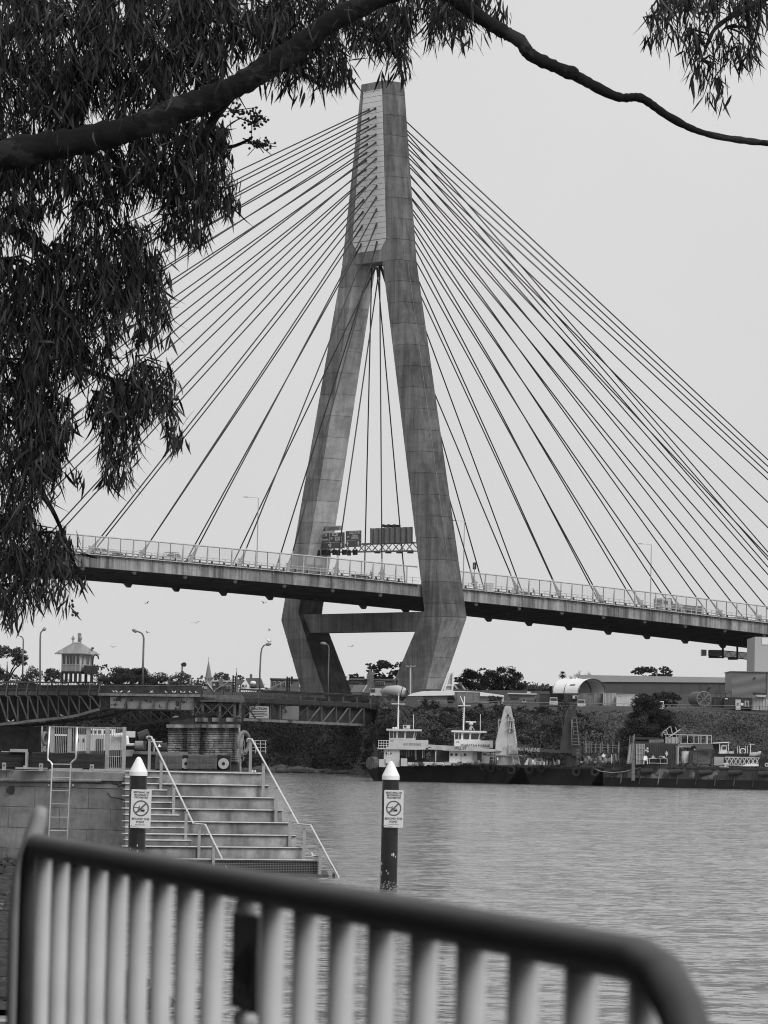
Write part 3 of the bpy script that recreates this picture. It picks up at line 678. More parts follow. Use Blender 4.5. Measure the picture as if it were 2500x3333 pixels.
l, _ = ont(1209, 1885, -14.4); person('person', 'person in dark clothing standing at the bridge railing', B(l, -14.4, zdeck(l)), 1.8, CLOTH, -BL, .12)
l, _ = ont(1740, 1938, -14.0); rb = B(l, -14.0, zdeck(l))
person('person', 'person in dark clothing on the bridge to the right of the pylon', rb, 1.65, CLOTH, -BL, .35)
# white cabinet and the back of a small road sign by the near leg
l, _ = ont(1591, 1925, -14.6); b = B(l, -14.6, zdeck(l)); T = thing('equipment_cabinet', 'white equipment cabinet on the bridge right of the near pylon leg', 'cabinet', b)
P = lambda a, c, d: b + BL * a + BT * c + Vector((0, 0, d))
MB().hexa([P(-.75, -.4, 0), P(.75, -.4, 0), P(.75, .4, 0), P(-.75, .4, 0), P(-.75, -.4, 1.6), P(.75, -.4, 1.6), P(.75, .4, 1.6), P(-.75, .4, 1.6)]).build('housing', WHITE, T)
MB().hexa([P(-.8, -.45, 1.6), P(.8, -.45, 1.6), P(.8, .45, 1.6), P(-.8, .45, 1.6), P(-.8, -.45, 1.68), P(.8, -.45, 1.68), P(.8, .45, 1.68), P(-.8, .45, 1.68)]).build('lid', WHITED, T)
for x in (-.37, .37): MB().hexa([P(x - .34, -.42, .1), P(x + .34, -.42, .1), P(x + .34, -.40, .1), P(x - .34, -.40, .1), P(x - .34, -.42, 1.5), P(x + .34, -.42, 1.5), P(x + .34, -.4, 1.5), P(x - .34, -.4, 1.5)]).build('door', WHITED, T)
l, _ = ont(1543, 1920, -13.6); b = B(l, -13.6, zdeck(l)); T = thing('road_sign', 'dark back of a square road sign above the bridge railing beside the near leg', 'road sign', b)
MB().tube([b, b + Vector((0, 0, 4.1))], .07, 8).build('post', STEELMID, T)
MB().hexa([b + BT * c + BL * a + Vector((0, 0, z)) for z in (3.9, 5.1) for a, c in ((.1, -.3), (.18, -.3), (.18, .6), (.1, .6))]).build('plate', DARKST, T)
P = [b + BL * .12 + BT * .15 + Vector((0, 0, z)) for z in (4.2, 4.9)]; MB().beam(P[0] - BL * .06, P[1] - BL * .06, .3, .05, BL).build('bracket', STEELPALE, T)
# travelling maintenance platform hung below the deck
T = thing('maintenance_platform', 'pale maintenance platform with lattice arm hanging under the bridge deck at the right', 'work platform', at(2330, 2130, 790))
YM = 792
T_ = lambda x, y, dy=0: at(x, y, YM + dy)
mb = MB()
def sp(mb, x0, ya, yb, x1, yc, yd, d): mb.prism([T_(x0, yb), T_(x1, yd), T_(x1, yc), T_(x0, ya)], (0, d, 0))
sp(mb, 2284, 2114, 2134, 2300, 2115, 2134, 2.2); mb.build('end_panel', STEELPALE, T)
mb = MB(); sp(mb, 2308, 2115, 2135, 2351, 2116, 2136, 2.2); mb.build('side_panel', M('platform_panel', .2, .6, .15, .5), T)
mb = MB(); sp(mb, 2309, 2133, 2141, 2358, 2139, 2142, 2.0); sp(mb, 2372, 2138, 2147, 2402, 2140, 2147, 2.0); mb.build('lower_tray', DARKST, T)
mb = MB()
for x in (2353, 2400): mb.beam(T_(x, 2098 if x < 2380 else 2104, 1), T_(x, 2143, 1), .36, .36)
mb.build('hanger', DARKST, T)
mb = MB()
for d in (0, 2.0):
    mb.beam(T_(2356, 2118, d), T_(2475, 2129, d), .14, .14); mb.beam(T_(2356, 2138, d), T_(2475, 2151, d), .16, .16)
    for i in range(8):
        xa, xb = 2356 + i * 15, 2371 + i * 15; ya = 2118 + (xa - 2356) * .092; yb = 2138 + (xb - 2356) * .105
        if i % 2: mb.beam(T_(xa, ya, d), T_(xb, yb, d), .09, .09)
        else: mb.beam(T_(xa, ya + 20, d), T_(xb, yb - 19, d), .09, .09)
mb.build('lattice_arm', DARKST, T)
mb = MB(); sp(mb, 2356, 2119, 2137, 2455, 2128, 2148, .04); mb.build('mesh_side', M('platform_mesh', .05, .8, .2, 1, alpha=.55), T)

# ================================================================== OLD IRON SWING BRIDGE
ysw = lambda x: 545 - x * 0.02
Z1 = lambda X, Yy: (X / 3.95, 2040 + Yy / 3.95)          # zoom windows used while measuring
Z2 = lambda X, Yy: (320 + X / 3.95, 2040 + Yy / 3.95)
Z3 = lambda X, Yy: (640 + X / 3.95, 2120 + Yy / 3.95)
Z4 = lambda X, Yy: (900 + X / 3.95, 2120 + Yy / 3.95)
def sw(x, y, d=0.0): return at(x, y, ysw(x)) + Vector((d * .35, d, 0))
swing = thing('swing_span', 'dark rusty iron swing span with curved lower chord, swung open at the left', 'bridge', sw(150, 2300))
px = [-196, -163, -130, -97, -64, -31, 2 - 9, 25, 58, 91, 123, 157, 190, 224, 258, 294, 326]
def ybot(x):
    return float(np.interp(x, [-200, 0, 25, 58, 91, 123, 157, 190, 224, 258, 294, 326, 354], [2372, 2358, 2355, 2353, 2347.6, 2345, 2341, 2337.5, 2333.7, 2327, 2316, 2308, 2303]))
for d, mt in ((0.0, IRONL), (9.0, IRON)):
    for i, x in enumerate(px):
        MB().beam(sw(x, 2266, d), sw(x, ybot(x), d), .16, .2, (0, 1, 0)).build('truss_post', mt, swing)
        if i + 1 < len(px):
            x2 = px[i + 1]
            mb = MB(); mb.beam(sw(x + 4, 2267, d), sw(x2, ybot(x2) - 3, d), .2, .1, (0, 1, 0)); mb.build('diagonal', mt, swing)
            mb = MB(); mb.beam(sw(x - 3, 2267, d + .5), sw(x2 - 7, ybot(x2) - 3, d + .5), .15, .1, (0, 1, 0)); mb.build('diagonal', IRON, swing)
            mb = MB(); mb.beam(sw(x, ybot(x), d), sw(x2, ybot(x2), d), .34, .24, (0, 1, 0)); mb.build('lower_chord', M('chord_iron', .17, .8, .4, 1.0) if d == 0 else IRON, swing)
    mb = MB(); mb.beam(sw(326, 2308, d), sw(354, 2303, d), .34, .3, (0, 1, 0)); mb.beam(sw(326, 2272, d), sw(354, 2296, d), .22, .2, (0, 1, 0)); mb.prism([sw(326, 2268, d), sw(356, 2276, d), sw(356, 2303, d), sw(322, 2308, d)], (0.05, .15, 0)); mb.build('end_bracket', IRON, swing)
mb = MB(); mb.prism([sw(-200, 2249), sw(325, 2249), sw(325, 2264), sw(-200, 2264)], (1, 8.9, 0)); mb.build('roadway', IRON, swing)
for i, x in enumerate(px):       # fascia plates and raking brackets between the rail posts
    if i + 1 < len(px):
        x2 = px[i + 1]; mb = MB(); mb.prism([sw(x + 1, 2250, -.12), sw(x2 - 1, 2250, -.12), sw(x2 - 1, 2263, -.12), sw(x + 1, 2263, -.12)], (0, .1, 0)); mb.build('fascia_plate', IRONL, swing)
        mb = MB(); n = 7
        for k in range(n):
            a = x + (x2 - x) * k / n; b = x + (x2 - x) * (k + 1.4) / n
            mb.beam(sw(a, 2224, -.1), sw(min(b, x2), 2241, -.1), .035, .03, (0, 1, 0)); mb.beam(sw(a, 2241, -.1), sw(min(b, x2), 2224, -.1), .035, .03, (0, 1, 0))
        mb.build('lattice_rail', IRON, swing)
    mb = MB(); mb.beam(sw(x + 2, 2222, -.2), sw(x - 2, 2264, -.45), .14, .16, (0, 1, 0)); mb.beam(sw(x - 2, 2264, -.45), sw(x + 8, 2270, 0), .14, .12, (0, 1, 0)); mb.build('rail_post', IRONL, swing)
for y, r in ((2221, .11), (2243, .05)): MB().tube([sw(-200, y, -.15), sw(328, y, -.15)], r, 6).build('hand_rail', IRONL, swing)
mb = MB(); mb.prism([sw(-200, 2225, 8.5), sw(326, 2225, 8.5), sw(326, 2250, 8.5), sw(-200, 2250, 8.5)], (0, .1, 0)); mb.build('far_parapet', IRON, swing)
mb = MB(); pl = [sw(x, 2262, 5) for x in px] + [sw(x, ybot(x) - 3, 5) for x in reversed(px)]; mb.prism(pl, (0, .2, 0)); mb.build('shaded_interior_sheet', STONED, swing)  # dark sheet standing for the shaded interior behind the truss members
# plate girder at the end of the span, paint peeling
gx_ = [358, 412, 457, 502, 546, 588, 630]
ytop = lambda x: 2268 + (x - 358) * .01; yb_ = lambda x: 2305 + (x - 358) * .026
for i in range(6):
    mb = MB(); a, b = gx_[i] + .6, gx_[i + 1] - .6; y0 = 8 if 0 < i < 5 else 0
    mb.prism([sw(a, ytop(a) + y0), sw(b, ytop(b) + y0), sw(b, yb_(b)), sw(a, yb_(a))], (0, .12, 0)); mb.build('girder_plate', PEEL, swing)
    if y0: mb = MB(); mb.prism([sw(a, ytop(a), -.25), sw(b, ytop(b), -.25), sw(b, ytop(b) + 9, -.25), sw(a, ytop(a) + 9, -.25)], (0, .3, 0)); mb.build('girder_flange', IRONL, swing)
for x in gx_[1:]:
    mb = MB(); mb.beam(sw(x + 2, ytop(x) - 1, -.2), sw(x - 3, yb_(x) + 1, -.2), .14, .28, (0, 1, 0)); mb.build('girder_stiffener', IRONL, swing)
mb = MB(); mb.beam(sw(356, 2307, -.2), sw(632, 2313, -.2), .5, .16); mb.build('girder_flange', IRON, swing)
for i in range(6):
    a, b = 326 + i * 55.3, 326 + (i + 1) * 55.3 - .8; mb = MB(); mb.prism([sw(a, 2256 + i * .8, -.5), sw(b, 2256.8 + i * .8, -.5), sw(b, 2264.8 + i * .8, -.5), sw(a, 2264 + i * .8, -.5)], (0, .6, 0)); mb.build('deck_edge', M('deck_edge_iron', .21, .8, .5, 1.2), swing)
MB().tube([sw(328, 2231), sw(657, 2233)], .10, 6).build('hand_rail', IRONL, swing)
mb = MB(); mb.prism([sw(328, 2234, .4), sw(655, 2236, .4), sw(655, 2258, .4), sw(328, 2256, .4)], (0, .1, 0)); mb.build('parapet_plate', M('parapet_iron', .062, .8, .6, .8), swing)
mb = MB(); mb.beam(sw(656, 2232), sw(656, 2275), .2, .2); mb.beam(sw(327, 2218), sw(325, 2266), .2, .2); mb.build('end_post', IRON, swing)
mb = MB(); mb.prism([sw(328, 2264, 1), sw(655, 2268, 1), sw(655, 2275, 1), sw(328, 2270, 1)], (1, 8, 0)); mb.build('roadway', IRON, swing)
# far arm's lower chord showing behind the girder
mb = MB(); mb.beam(sw(300, 2356, 12), sw(588, 2317, 12), .4, .3, (0, 1, 0)); mb.build('lower_chord', IRON, swing)
for i in range(9):
    x = 300 + i * 34; y = 2356 - (x - 300) * .135; mb = MB(); mb.beam(sw(x, y, 12), sw(x, 2310, 12), .12, .12, (0, 1, 0)); mb.beam(sw(x, 2312, 12), sw(x + 34, y - 5, 12), .12, .12, (0, 1, 0)); mb.build('diagonal', IRON, swing)
for x in (450, 455, 536, 543):
    MB().beam(sw(x, 2310, 2), sw(x, 2322 if x < 500 else 2319, 2), .12, .12).build('buffer_strut', IRON, swing)
# pivot pier under the span
mb = MB(); mb.pb(-150, 2364, 138, 2520, 549, 12); T = mb.build('pivot_pier', STONED, None, 'dark stone pivot pier under the swing span at the far left', 'bridge pier')

# fixed approach: timber trestle, then a lattice truss
ytr = lambda x: 560 + (x - 640) * 0.085
def tr3(x, y, d=0.0): return at(x, y, ytr(x)) + Vector((d * .3, d, 0))
appr = thing('approach_truss', 'rusty iron approach span with lattice truss and fascia plates below the pylon', 'bridge', tr3(950, 2330))
lin = lambda x, a, b: a + (b - a) * (x - 782) / (1250 - 782)
rp = [782, 841, 888, 934, 979, 1026, 1072, 1118, 1163, 1207, 1250]
for i, x in enumerate(rp):
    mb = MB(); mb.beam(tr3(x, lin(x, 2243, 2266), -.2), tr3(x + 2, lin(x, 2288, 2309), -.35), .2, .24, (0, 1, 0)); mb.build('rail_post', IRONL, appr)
    if i + 1 < len(rp):
        x2 = rp[i + 1]; mb = MB()
        mb.prism([tr3(x + 2, lin(x, 2269, 2291)), tr3(x2 - 2, lin(x2, 2269, 2291)), tr3(x2 - 2, lin(x2, 2285, 2306)), tr3(x + 2, lin(x, 2285, 2306))], (0, .12, 0)); mb.build('fascia_plate', IRONL, appr)
        mb = MB(); n = 8
        if i < 9:
            for k in range(n):
                a = x + (x2 - x) * k / n; b = min(x + (x2 - x) * (k + 1.5) / n, x2)
                mb.beam(tr3(a, lin(a, 2247, 2270)), tr3(b, lin(b, 2266, 2288)), .045, .03, (0, 1, 0)); mb.beam(tr3(a, lin(a, 2266, 2288)), tr3(b, lin(b, 2247, 2270)), .045, .03, (0, 1, 0))
        else: mb.prism([tr3(x + 2, lin(x, 2247, 2270)), tr3(x2, lin(x2, 2247, 2270)), tr3(x2, lin(x2, 2290, 2290)), tr3(x + 2, lin(x, 2269, 2291))], (0, .1, 0))
        mb.build('lattice_rail', IRON, appr)
MB().tube([tr3(782, 2243.5), tr3(1250, 2266.5)], .13, 6).build('hand_rail', IRON, appr)
MB().tube([tr3(782, 2247, 9), tr3(1250, 2269, 9)], .1, 6).build('hand_rail', IRON, appr)
mb = MB(); mb.prism([tr3(782, 2270, .2), tr3(1250, 2292, .2), tr3(1250, 2305, .2), tr3(782, 2285, .2)], (2.5, 8.6, 0)); mb.build('roadway', IRON, appr)
bl = lambda x: 2342 + (x - 792) * .0455
nodes = [792, 836, 880, 912, 957, 1002, 1048, 1095, 1139, 1185]
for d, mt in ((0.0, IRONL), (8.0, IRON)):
    for i, x in enumerate(nodes):
        MB().beam(tr3(x, lin(x, 2290, 2308), d), tr3(x, bl(x), d), .15, .18, (0, 1, 0)).build('truss_post', mt, appr)
        if i + 1 < len(nodes):
            x2 = nodes[i + 1]
            MB().beam(tr3(x, bl(x), d), tr3(x2, bl(x2), d), .36, .26, (0, 1, 0)).build('lower_chord', M('chord_iron', .17) if d == 0 else IRON, appr)
            if i >= 5: MB().beam(tr3(x + 2, bl(x) - 3, d), tr3(x2 - 6, lin(x2, 2291, 2309), d), .22, .1, (0, 1, 0)).build('diagonal', mt, appr); MB().beam(tr3(x - 1, bl(x) - 3, d + .5), tr3(x2 - 10, lin(x2, 2291, 2309), d + .5), .2, .1, (0, 1, 0)).build('diagonal', IRON, appr)
            else: MB().beam(tr3(x2 - 2, bl(x2) - 3, d), tr3(x + 5, lin(x, 2291, 2309), d), .22, .1, (0, 1, 0)).build('diagonal', mt, appr)
            if i in (0, 4, 5): MB().beam(tr3(x, bl(x) - 4, d), tr3(x2, lin(x2, 2291, 2309), d), .15, .1, (0, 1, 0)).build('diagonal', IRON, appr)
    MB().beam(tr3(1185, 2362, d), tr3(1225, 2364, d), .36, .26, (0, 1, 0)).build('lower_chord', IRON, appr)
mb = MB(); mb.prism([tr3(788, 2290, 4.5), tr3(1235, 2309, 4.5), tr3(1235, 2362, 4.5), tr3(788, 2340, 4.5)], (0, .2, 0)); mb.build('shaded_interior_sheet', STONED, appr)  # dark sheet added for the black, shaded inside of the truss
text('graffiti', 'HE 5 Tur', 1.0, M('graffiti_paint', .35), appr, tr3(1231, 2293, -.25), (1, 0, 0), (0, 0, 1), width=.7)
MB().pb(907, 2298, 973, 2342, ytr(940) - .6, .15).build('cover_board', M('grey_board', .16, .7, .25, .4), appr)
cb = thing('caution_board', 'weathered white board reading CAUTION on the rusty approach span', 'sign', at(843, 2338, ytr(843) - .7))
MB().pb(812, 2299, 875, 2338, ytr(843) - .7, .12).build('panel', M('weathered_signboard', .40, .7, .2, .8, v2=.09, thr=.57, stretch=(.4, 1, 2.2)), cb)
text('lettering', 'CAUTION', .50, INK, cb, at(843, 2307, ytr(843) - .73), (1, 0, 0), (0, 0, 1), bold=.012)
for i, (a, b) in enumerate(((818, 870), (816, 862), (822, 868), (817, 858))):
    MB().pb(a, 2315 + i * 5.2, b, 2317 + i * 5.2, ytr(843) - .73, .02).build('faded_line', INK, cb)
# trestle between the two
trs = thing('timber_trestle', 'cross-braced trestle bay between the swing span and the approach truss', 'bridge', at(705, 2320, 560))
for x in (628, 660, 716, 764, 782):
    MB().beam(at(x, 2284, 561), at(x, 2338, 561), .34, .4, (0, 1, 0)).build('trestle_post', IRONL, trs); MB().beam(at(x + 10, 2284, 569), at(x + 10, 2338, 569), .34, .4, (0, 1, 0)).build('trestle_post', IRON, trs)
for a, b in ((632, 658), (664, 714), (720, 762)):
    MB().beam(at(a, 2290, 560.7), at(b, 2334, 560.7), .12, .1, (0, 1, 0)).build('brace', IRONL, trs); MB().beam(at(a, 2334, 560.7), at(b, 2290, 560.7), .12, .1, (0, 1, 0)).build('brace', IRONL, trs)
mb = MB(); mb.pb(652, 2276, 785, 2285, 560.4, 9); mb.build('cap_beam', IRONL, trs)
mb = MB(); mb.pb(657, 2262, 785, 2276, 560.6, 8.5); mb.build('deck', M('trestle_deck', .13, .9, .5, .8), trs)
mb = MB(); mb.pb(640, 2284, 785, 2290, 562, 8); mb.build('joist', IRON, trs)
# railing on the trestle
for x in (660, 694, 728, 757): MB().beam(at(x, 2241, 561), at(x, 2264, 561), .1, .1).build('rail_post', IRON, trs)
for y in (2243, 2252): MB().beam(at(657, y, 561), at(765, y + 1, 561), .06, .06).build('rail', IRON, trs)

# stone pier below the trestle, course by course
YP = 556
pier = thing('stone_pier', 'blackened sandstone bridge pier with stained courses behind the stairs', 'bridge pier', at(665, 2500, YP))
MB().pb(549, 2366, 772, 2530, YP + .5, 9).build('core', STONED, pier)
rng = random.Random(3)
yy = 2369.0; row = 0
while yy < 2475:
    h = 7.4; x = 546 - (row % 2) * 6
    while x < 774:
        wd = rng.uniform(15, 26); x2 = min(x + wd, 776)
        if x2 - x > 4:
            o = rng.uniform(-.06, .1); xa = max(x, 546)
            mb = MB(); a, b = at(xa + .4, yy + .5, YP - o), at(x2 - .4, yy + h - .4, YP - o); c = .04
            mb.hexa([(a.x, YP - o + c, b.z), (b.x, YP - o + c, b.z), (b.x, YP + 1, b.z), (a.x, YP + 1, b.z), (a.x, YP - o + c, a.z), (b.x, YP - o + c, a.z), (b.x, YP + 1, a.z), (a.x, YP + 1, a.z)])
            mb.hexa([(a.x + c, YP - o, b.z + c), (b.x - c, YP - o, b.z + c), (b.x - c, YP - o + c, b.z + c), (a.x + c, YP - o + c, b.z + c), (a.x + c, YP - o, a.z - c), (b.x - c, YP - o, a.z - c), (b.x - c, YP - o + c, a.z - c), (a.x + c, YP - o + c, a.z - c)])
            mb.build('stone', STONE, pier)
        x = x2
    yy += h; row += 1
x = 541
while x < 780:
    x2 = min(x + rng.uniform(22, 34), 782); mb = MB(); mb.pb(x + .3, 2358, x2 - .3, 2369, YP - .6, 2); mb.build('capstone', STONE, pier); x = x2
mb = MB(); mb.prism([at(549, 2358, YP), at(556, 2345, YP), at(610, 2338, YP), at(770, 2338, YP), at(776, 2358, YP)], (0, 6, 0)); mb.build('weathering', STONED, pier)
for x, y, r in ((572, 2336, 13), (776, 2333, 11)):
    mb = MB(); mb.ball(at(x, y + 4, YP + 1), r / ppm(YP), 12, 7, sc=(1, 1, .8)); mb.tube([at(x, y + 6, YP + 1), at(x, y + 22, YP + 1)], r * .9 / ppm(YP), 12); mb.build('dome_cap', STONE, pier, smooth=True)
for a, b in ((635, 676), (690, 712), (735, 760)): MB().pb(a, 2336, b, 2349, YP - .2, 2).build('bearing_block', STONE, pier)

# bridgeman's cabin
YC = 538; k = ppm(YC)
cab = thing('control_cabin', 'old timber control cabin with hipped roof on the swing span', 'cabin', at(245, 2220, YC))
c0, c1, c2 = at(201, 2186, YC), at(261, 2186, YC - 2.2), at(299, 2186, YC + 1.0)      # left, near corner, right
zt_, zb_ = at(250, 2126, YC).z, at(250, 2186, YC).z
def wallq(mb, a, b, z0, z1, off=0.0, th=.08):
    a = Vector((a.x, a.y, 0)); b = Vector((b.x, b.y, 0)); n = (b - a).cross(Vector((0, 0, 1))).normalized()
    if n.y > 0: n = -n
    p, q = a + n * off, b + n * off
    mb.hexa([(p.x, p.y, z0), (q.x, q.y, z0), (q.x - n.x * th, q.y - n.y * th, z0), (p.x - n.x * th, p.y - n.y * th, z0), (p.x, p.y, z1), (q.x, q.y, z1), (q.x - n.x * th, q.y - n.y * th, z1), (p.x - n.x * th, p.y - n.y * th, z1)])
    return mb
c3 = c0 + (c2 - c1)
WOOD = M('flaking_weatherboard', .42, .8, .3, 1.5, stretch=(.4, .4, 4)); WOODD = M('dark_weatherboard', .25, .8, .3, 1.2)
for a, b in ((c0, c1), (c1, c2), (c2, c3), (c3, c0)):
    wallq(MB(), a, b, zb_, zt_).build('wall', WOODD if b is c1 else WOOD, cab)
H = zt_ - zb_
for a, b, nw in ((c0, c1, [(.05, .22), (.27, .43), (.44, .6), (.61, .74), (.8, .97)]), (c1, c2, [(.08, .3), (.44, .74), (.8, .96)])):
    for f0, f1 in nw:
        wn = wallq(MB(), a.lerp(b, f0), a.lerp(b, f1), zb_ + H * .37, zb_ + H * .82, .03).build('window', GLASS, cab)
        for g in (f0, f1): wallq(MB(), a.lerp(b, g - .012), a.lerp(b, g + .012), zb_ + H * .35, zb_ + H * .84, .07).build('frame', CREAM, wn)
        wallq(MB(), a.lerp(b, f0 - .01), a.lerp(b, f1 + .01), zb_ + H * .34, zb_ + H * .38, .07).build('sill', CREAM, wn)
    for i in range(7):
        wallq(MB(), a, b, zb_ + H * .045 * i + .02, zb_ + H * .045 * (i + 1) - .02, .045).build('weatherboard', WOOD, cab)
    for g in (0.0, .25, .76, 1.0): wallq(MB(), a.lerp(b, max(g - .015, 0)), a.lerp(b, min(g + .015, 1)), zb_, zt_, .08).build('corner_board', CREAM, cab)
ev = .45; cc = (c0 + c1 + c2 + c3) / 4
E_ = [p + (p - cc).normalized() * 1.0 for p in (c0, c1, c2, c3)]; ez = zt_ - .05; rz = at(250, 2092, YC).z
r0, r1 = Vector((at(238, 2092, YC).x, YC - .2, rz)), Vector((at(263, 2092, YC).x, YC - .6, rz))
ev_ = [Vector((p.x, p.y, ez)) for p in E_]
mb = MB(); mb.add(ev_ + [r0, r1] + [v + Vector((0, 0, -.12)) for v in ev_], [(0, 1, 5, 4), (1, 2, 5), (2, 3, 4, 5), (3, 0, 4), (0, 6, 7, 1), (1, 7, 8, 2), (2, 8, 9, 3), (3, 9, 6, 0), (6, 9, 8, 7)])
mb.build('roof', M('zinc_roofing', .26, .6, .25, 1.0, stretch=(3, .3, .3)), cab)
MB().tube([r0, r1], .12, 6).build('ridge_cap', CREAM, cab)
for r in (r0, r1): MB().tube([r, r + Vector((0, 0, .35)), r + Vector((0, 0, .4)), r + Vector((0, 0, .6)), r + Vector((0, 0, .75)), r + Vector((0, 0, .95))], [.1, .08, .2, .22, .1, .02], 8).build('finial', WOODD, cab)
mb = MB(); mb.beam(at(259, 2093, YC), at(259, 2062, YC), .45, .45); mb.pb(255, 2060, 262, 2066, YC - .1, .3); mb.build('chimney', WOODD, cab)
mb = MB(); wallq(mb, c0, c1, zb_ - .3, zb_, .12, .5); wallq(mb, c1, c2, zb_ - .3, zb_, .12, .5); mb.build('floor_beam', IRON, cab)
for f in (0.02, .25, .5, .75, 1.0):
    p = c0.lerp(c1, f); MB().tube([(p.x, p.y, zb_ - .3), (p.x, p.y, at(250, 2222, YC).z)], .2, 8).build('stilt', IRON, cab)
    if f in (.5, 1.0): p = c1.lerp(c2, f); MB().tube([(p.x, p.y, zb_ - .3), (p.x, p.y, at(250, 2222, YC).z)], .2, 8).build('stilt', IRON, cab)
mb = MB(); mb.pb(273, 2166, 316, 2194, YC - 2.6, 1.6); mb.build('balcony_box', IRON, cab)
MB().tube([at(301, 2166, YC - 2), at(303, 2142, YC - 2), at(306, 2134, YC - 2), at(312, 2131, YC - 2), at(319, 2136, YC - 2), at(321, 2145, YC - 2)], .1, 8).build('hooked_pipe', IRON, cab)
mb = MB(); mb.tube([at(298, 2123, YC), at(301, 2111, YC)], .06, 6); mb.pb(297, 2107, 305, 2113, YC, .3); mb.build('floodlight', IRON, cab)
for i in range(7): MB().beam(at(290 + i * 4, 2196 + i * 4, YC - 2.4), at(295 + i * 4, 2196 + i * 4, YC - 1.2), .3, .06).build('stair_tread', IRON, cab)

# street lamps of the old bridge
def hook_lamp(pts, r, head, label, Y, ends='pale'):
    t = thing('street_lamp', label, 'street lamp', at(*pts[0], Y), 'lamps along the old bridge')
    MB().tube([at(x, y, Y) for x, y in pts], [r * (1.25 - .5 * i / len(pts)) for i in range(len(pts))], 8).build('pole', M('lamp_pole', .13, .6, .2, 1), t, smooth=True)
    if head:
        (x0, y0), (x1, y1) = head; a, b = at(x0, y0, Y), at(x1, y1, Y)
        MB().tube([a, a.lerp(b, .15), a.lerp(b, .5), a.lerp(b, .85), b], [.05, .2, .24, .17, .05], 10).build('lamp_head', M('lamp_head', .2, .5, .2, 2), t, smooth=True)
    return t
hook_lamp([(73, 2222), (75, 2140), (76, 2085), (75, 2079), (71, 2073), (64, 2070)], .085, None, 'leftmost slender hooked lamp pole above the swing span', 552)
hook_lamp([(130, 2250), (130.5, 2180), (131, 2080), (132, 2062), (135, 2056), (139, 2052)], .10, ((139, 2052), (150, 2044)), 'hooked lamp pole second from the left, its top among the leaves', 541)
hook_lamp([(464, 2232), (466, 2150), (468, 2078), (466, 2068), (461, 2061), (453, 2057), (444, 2055)], .11, ((446, 2057), (430, 2049)), 'hooked street lamp standing on the girder end of the swing span', 536)
hook_lamp([(845, 2248), (846, 2190), (849, 2130), (852, 2112), (858, 2102), (868, 2097)], .10, ((864, 2098), (884, 2096)), 'hooked street lamp with a large bird on it, left of the pylon', 580)
hook_lamp([(1069, 2268), (1069, 2190), (1071, 2108), (1068, 2100), (1061, 2096)], .08, ((1063, 2096), (1043, 2093)), 'hooked street lamp with pale head in front of the far pylon leg', 592)
t = thing('camera_pole', 'short pole with a round black loudspeaker left of the church spire', 'pole', at(592, 2235, 575)); MB().tube([at(592, 2235, 575), at(593, 2162, 575)], .09, 8).build('pole', IRON, t); MB().tube([at(593, 2163, 575), at(600, 2163, 574)], [.2, .32], 10).build('horn', BLACK, t)
t = thing('floodlight_pole', 'pale light pole with crossarm in front of the near pylon leg foot', 'street lamp', at(1336, 2252, 660)); MB().tube([at(1336, 2262, 660), at(1336, 2167, 660)], .13, 8).build('pole', CREAM, t); MB().beam(at(1322, 2169, 660), at(1352, 2169, 660), .1, .1).build('crossarm', CREAM, t)
for x in (1324, 1337, 1350): MB().pb(x - 3, 2165, x + 3, 2171, 659.7, .4).build('floodlight', STEELMID, t)
t = thing('signal_mast', 'thin dark mast with small lamp beside the concrete mixer', 'mast', at(1292, 2270, 590)); MB().tube([at(1292, 2275, 590), at(1291, 2220, 590)], .09, 8).build('pole', BLACK, t); MB().pb(1288, 2214, 1295, 2222, 589.8, .4).build('lamp', BLACK, t)
# boom gates
for lab, px_, yt_, bx, by, Y in (('boom gate with raised arm at the trestle, left of the white gable', 763, 2198, 694, 2249, 563), ('boom gate with raised arm and black signal left of the pylon foot', 939, 2202, 865, 2247, 578)):
    t = thing('boom_gate', lab, 'boom gate', at(px_, 2252, Y), 'boom gates on the old bridge')
    mb = MB(); mb.pb(px_ - 7, yt_, px_ - 2, 2254, Y, .3); mb.pb(px_ + 1, yt_ + 3, px_ + 5, 2254, Y, .3); mb.build('mast', IRON, t)
    MB().beam(at(px_ - 8, yt_ + 14, Y - .1), at(bx, by, Y - .1), .13, .16, (0, 1, 0)).build('boom', M('boom_paint', .2), t)
    for y in range(int(yt_) + 4, 2250, 9): MB().pb(px_ - 2, y, px_ + 4 + (y % 3), y + 4, Y - .2, .4).build('signal_fitting', IRON, t)
    if px_ > 900: MB().pb(946, 2202, 953, 2227, Y - .3, .4).build('signal_box', BLACK, t)
    MB().beam(at(px_ - 60, 2252, Y), at(px_ - 30, 2236, Y), .08, .08, (0, 1, 0)).build('stay', IRON, t)

# gulls: perched and flying
g = MB(); g.tube([(-.24, 0, .16), (-.14, 0, .17), (0, 0, .19), (.1, 0, .22), (.16, 0, .28)], [.015, .05, .085, .075, .05], 8, 0); g.ball((.18, 0, .34), .055, 8, 6, 0); g.tube([(.22, 0, .33), (.29, 0, .32)], [.018, .004], 5, 1)
g.tube([(-.26, .05, .19), (-.1, .075, .21), (.04, .08, .22)], [.01, .035, .02], 6, 2); g.tube([(-.26, -.05, .19), (-.1, -.075, .21), (.04, -.08, .22)], [.01, .035, .02], 6, 2)
for s in (-.03, .03): g.tube([(.0, s, 0), (.0, s, .13)], .008, 4, 1)
gull = raw('gull', g, [FEATHER, BLACK, FEATHERD], True)
g = MB(); g.tube([(-.3, 0, 0), (-.15, 0, 0), (0, 0, .02), (.15, 0, .02), (.26, 0, .03), (.33, 0, .02)], [.01, .05, .08, .07, .045, .01], 8, 0)
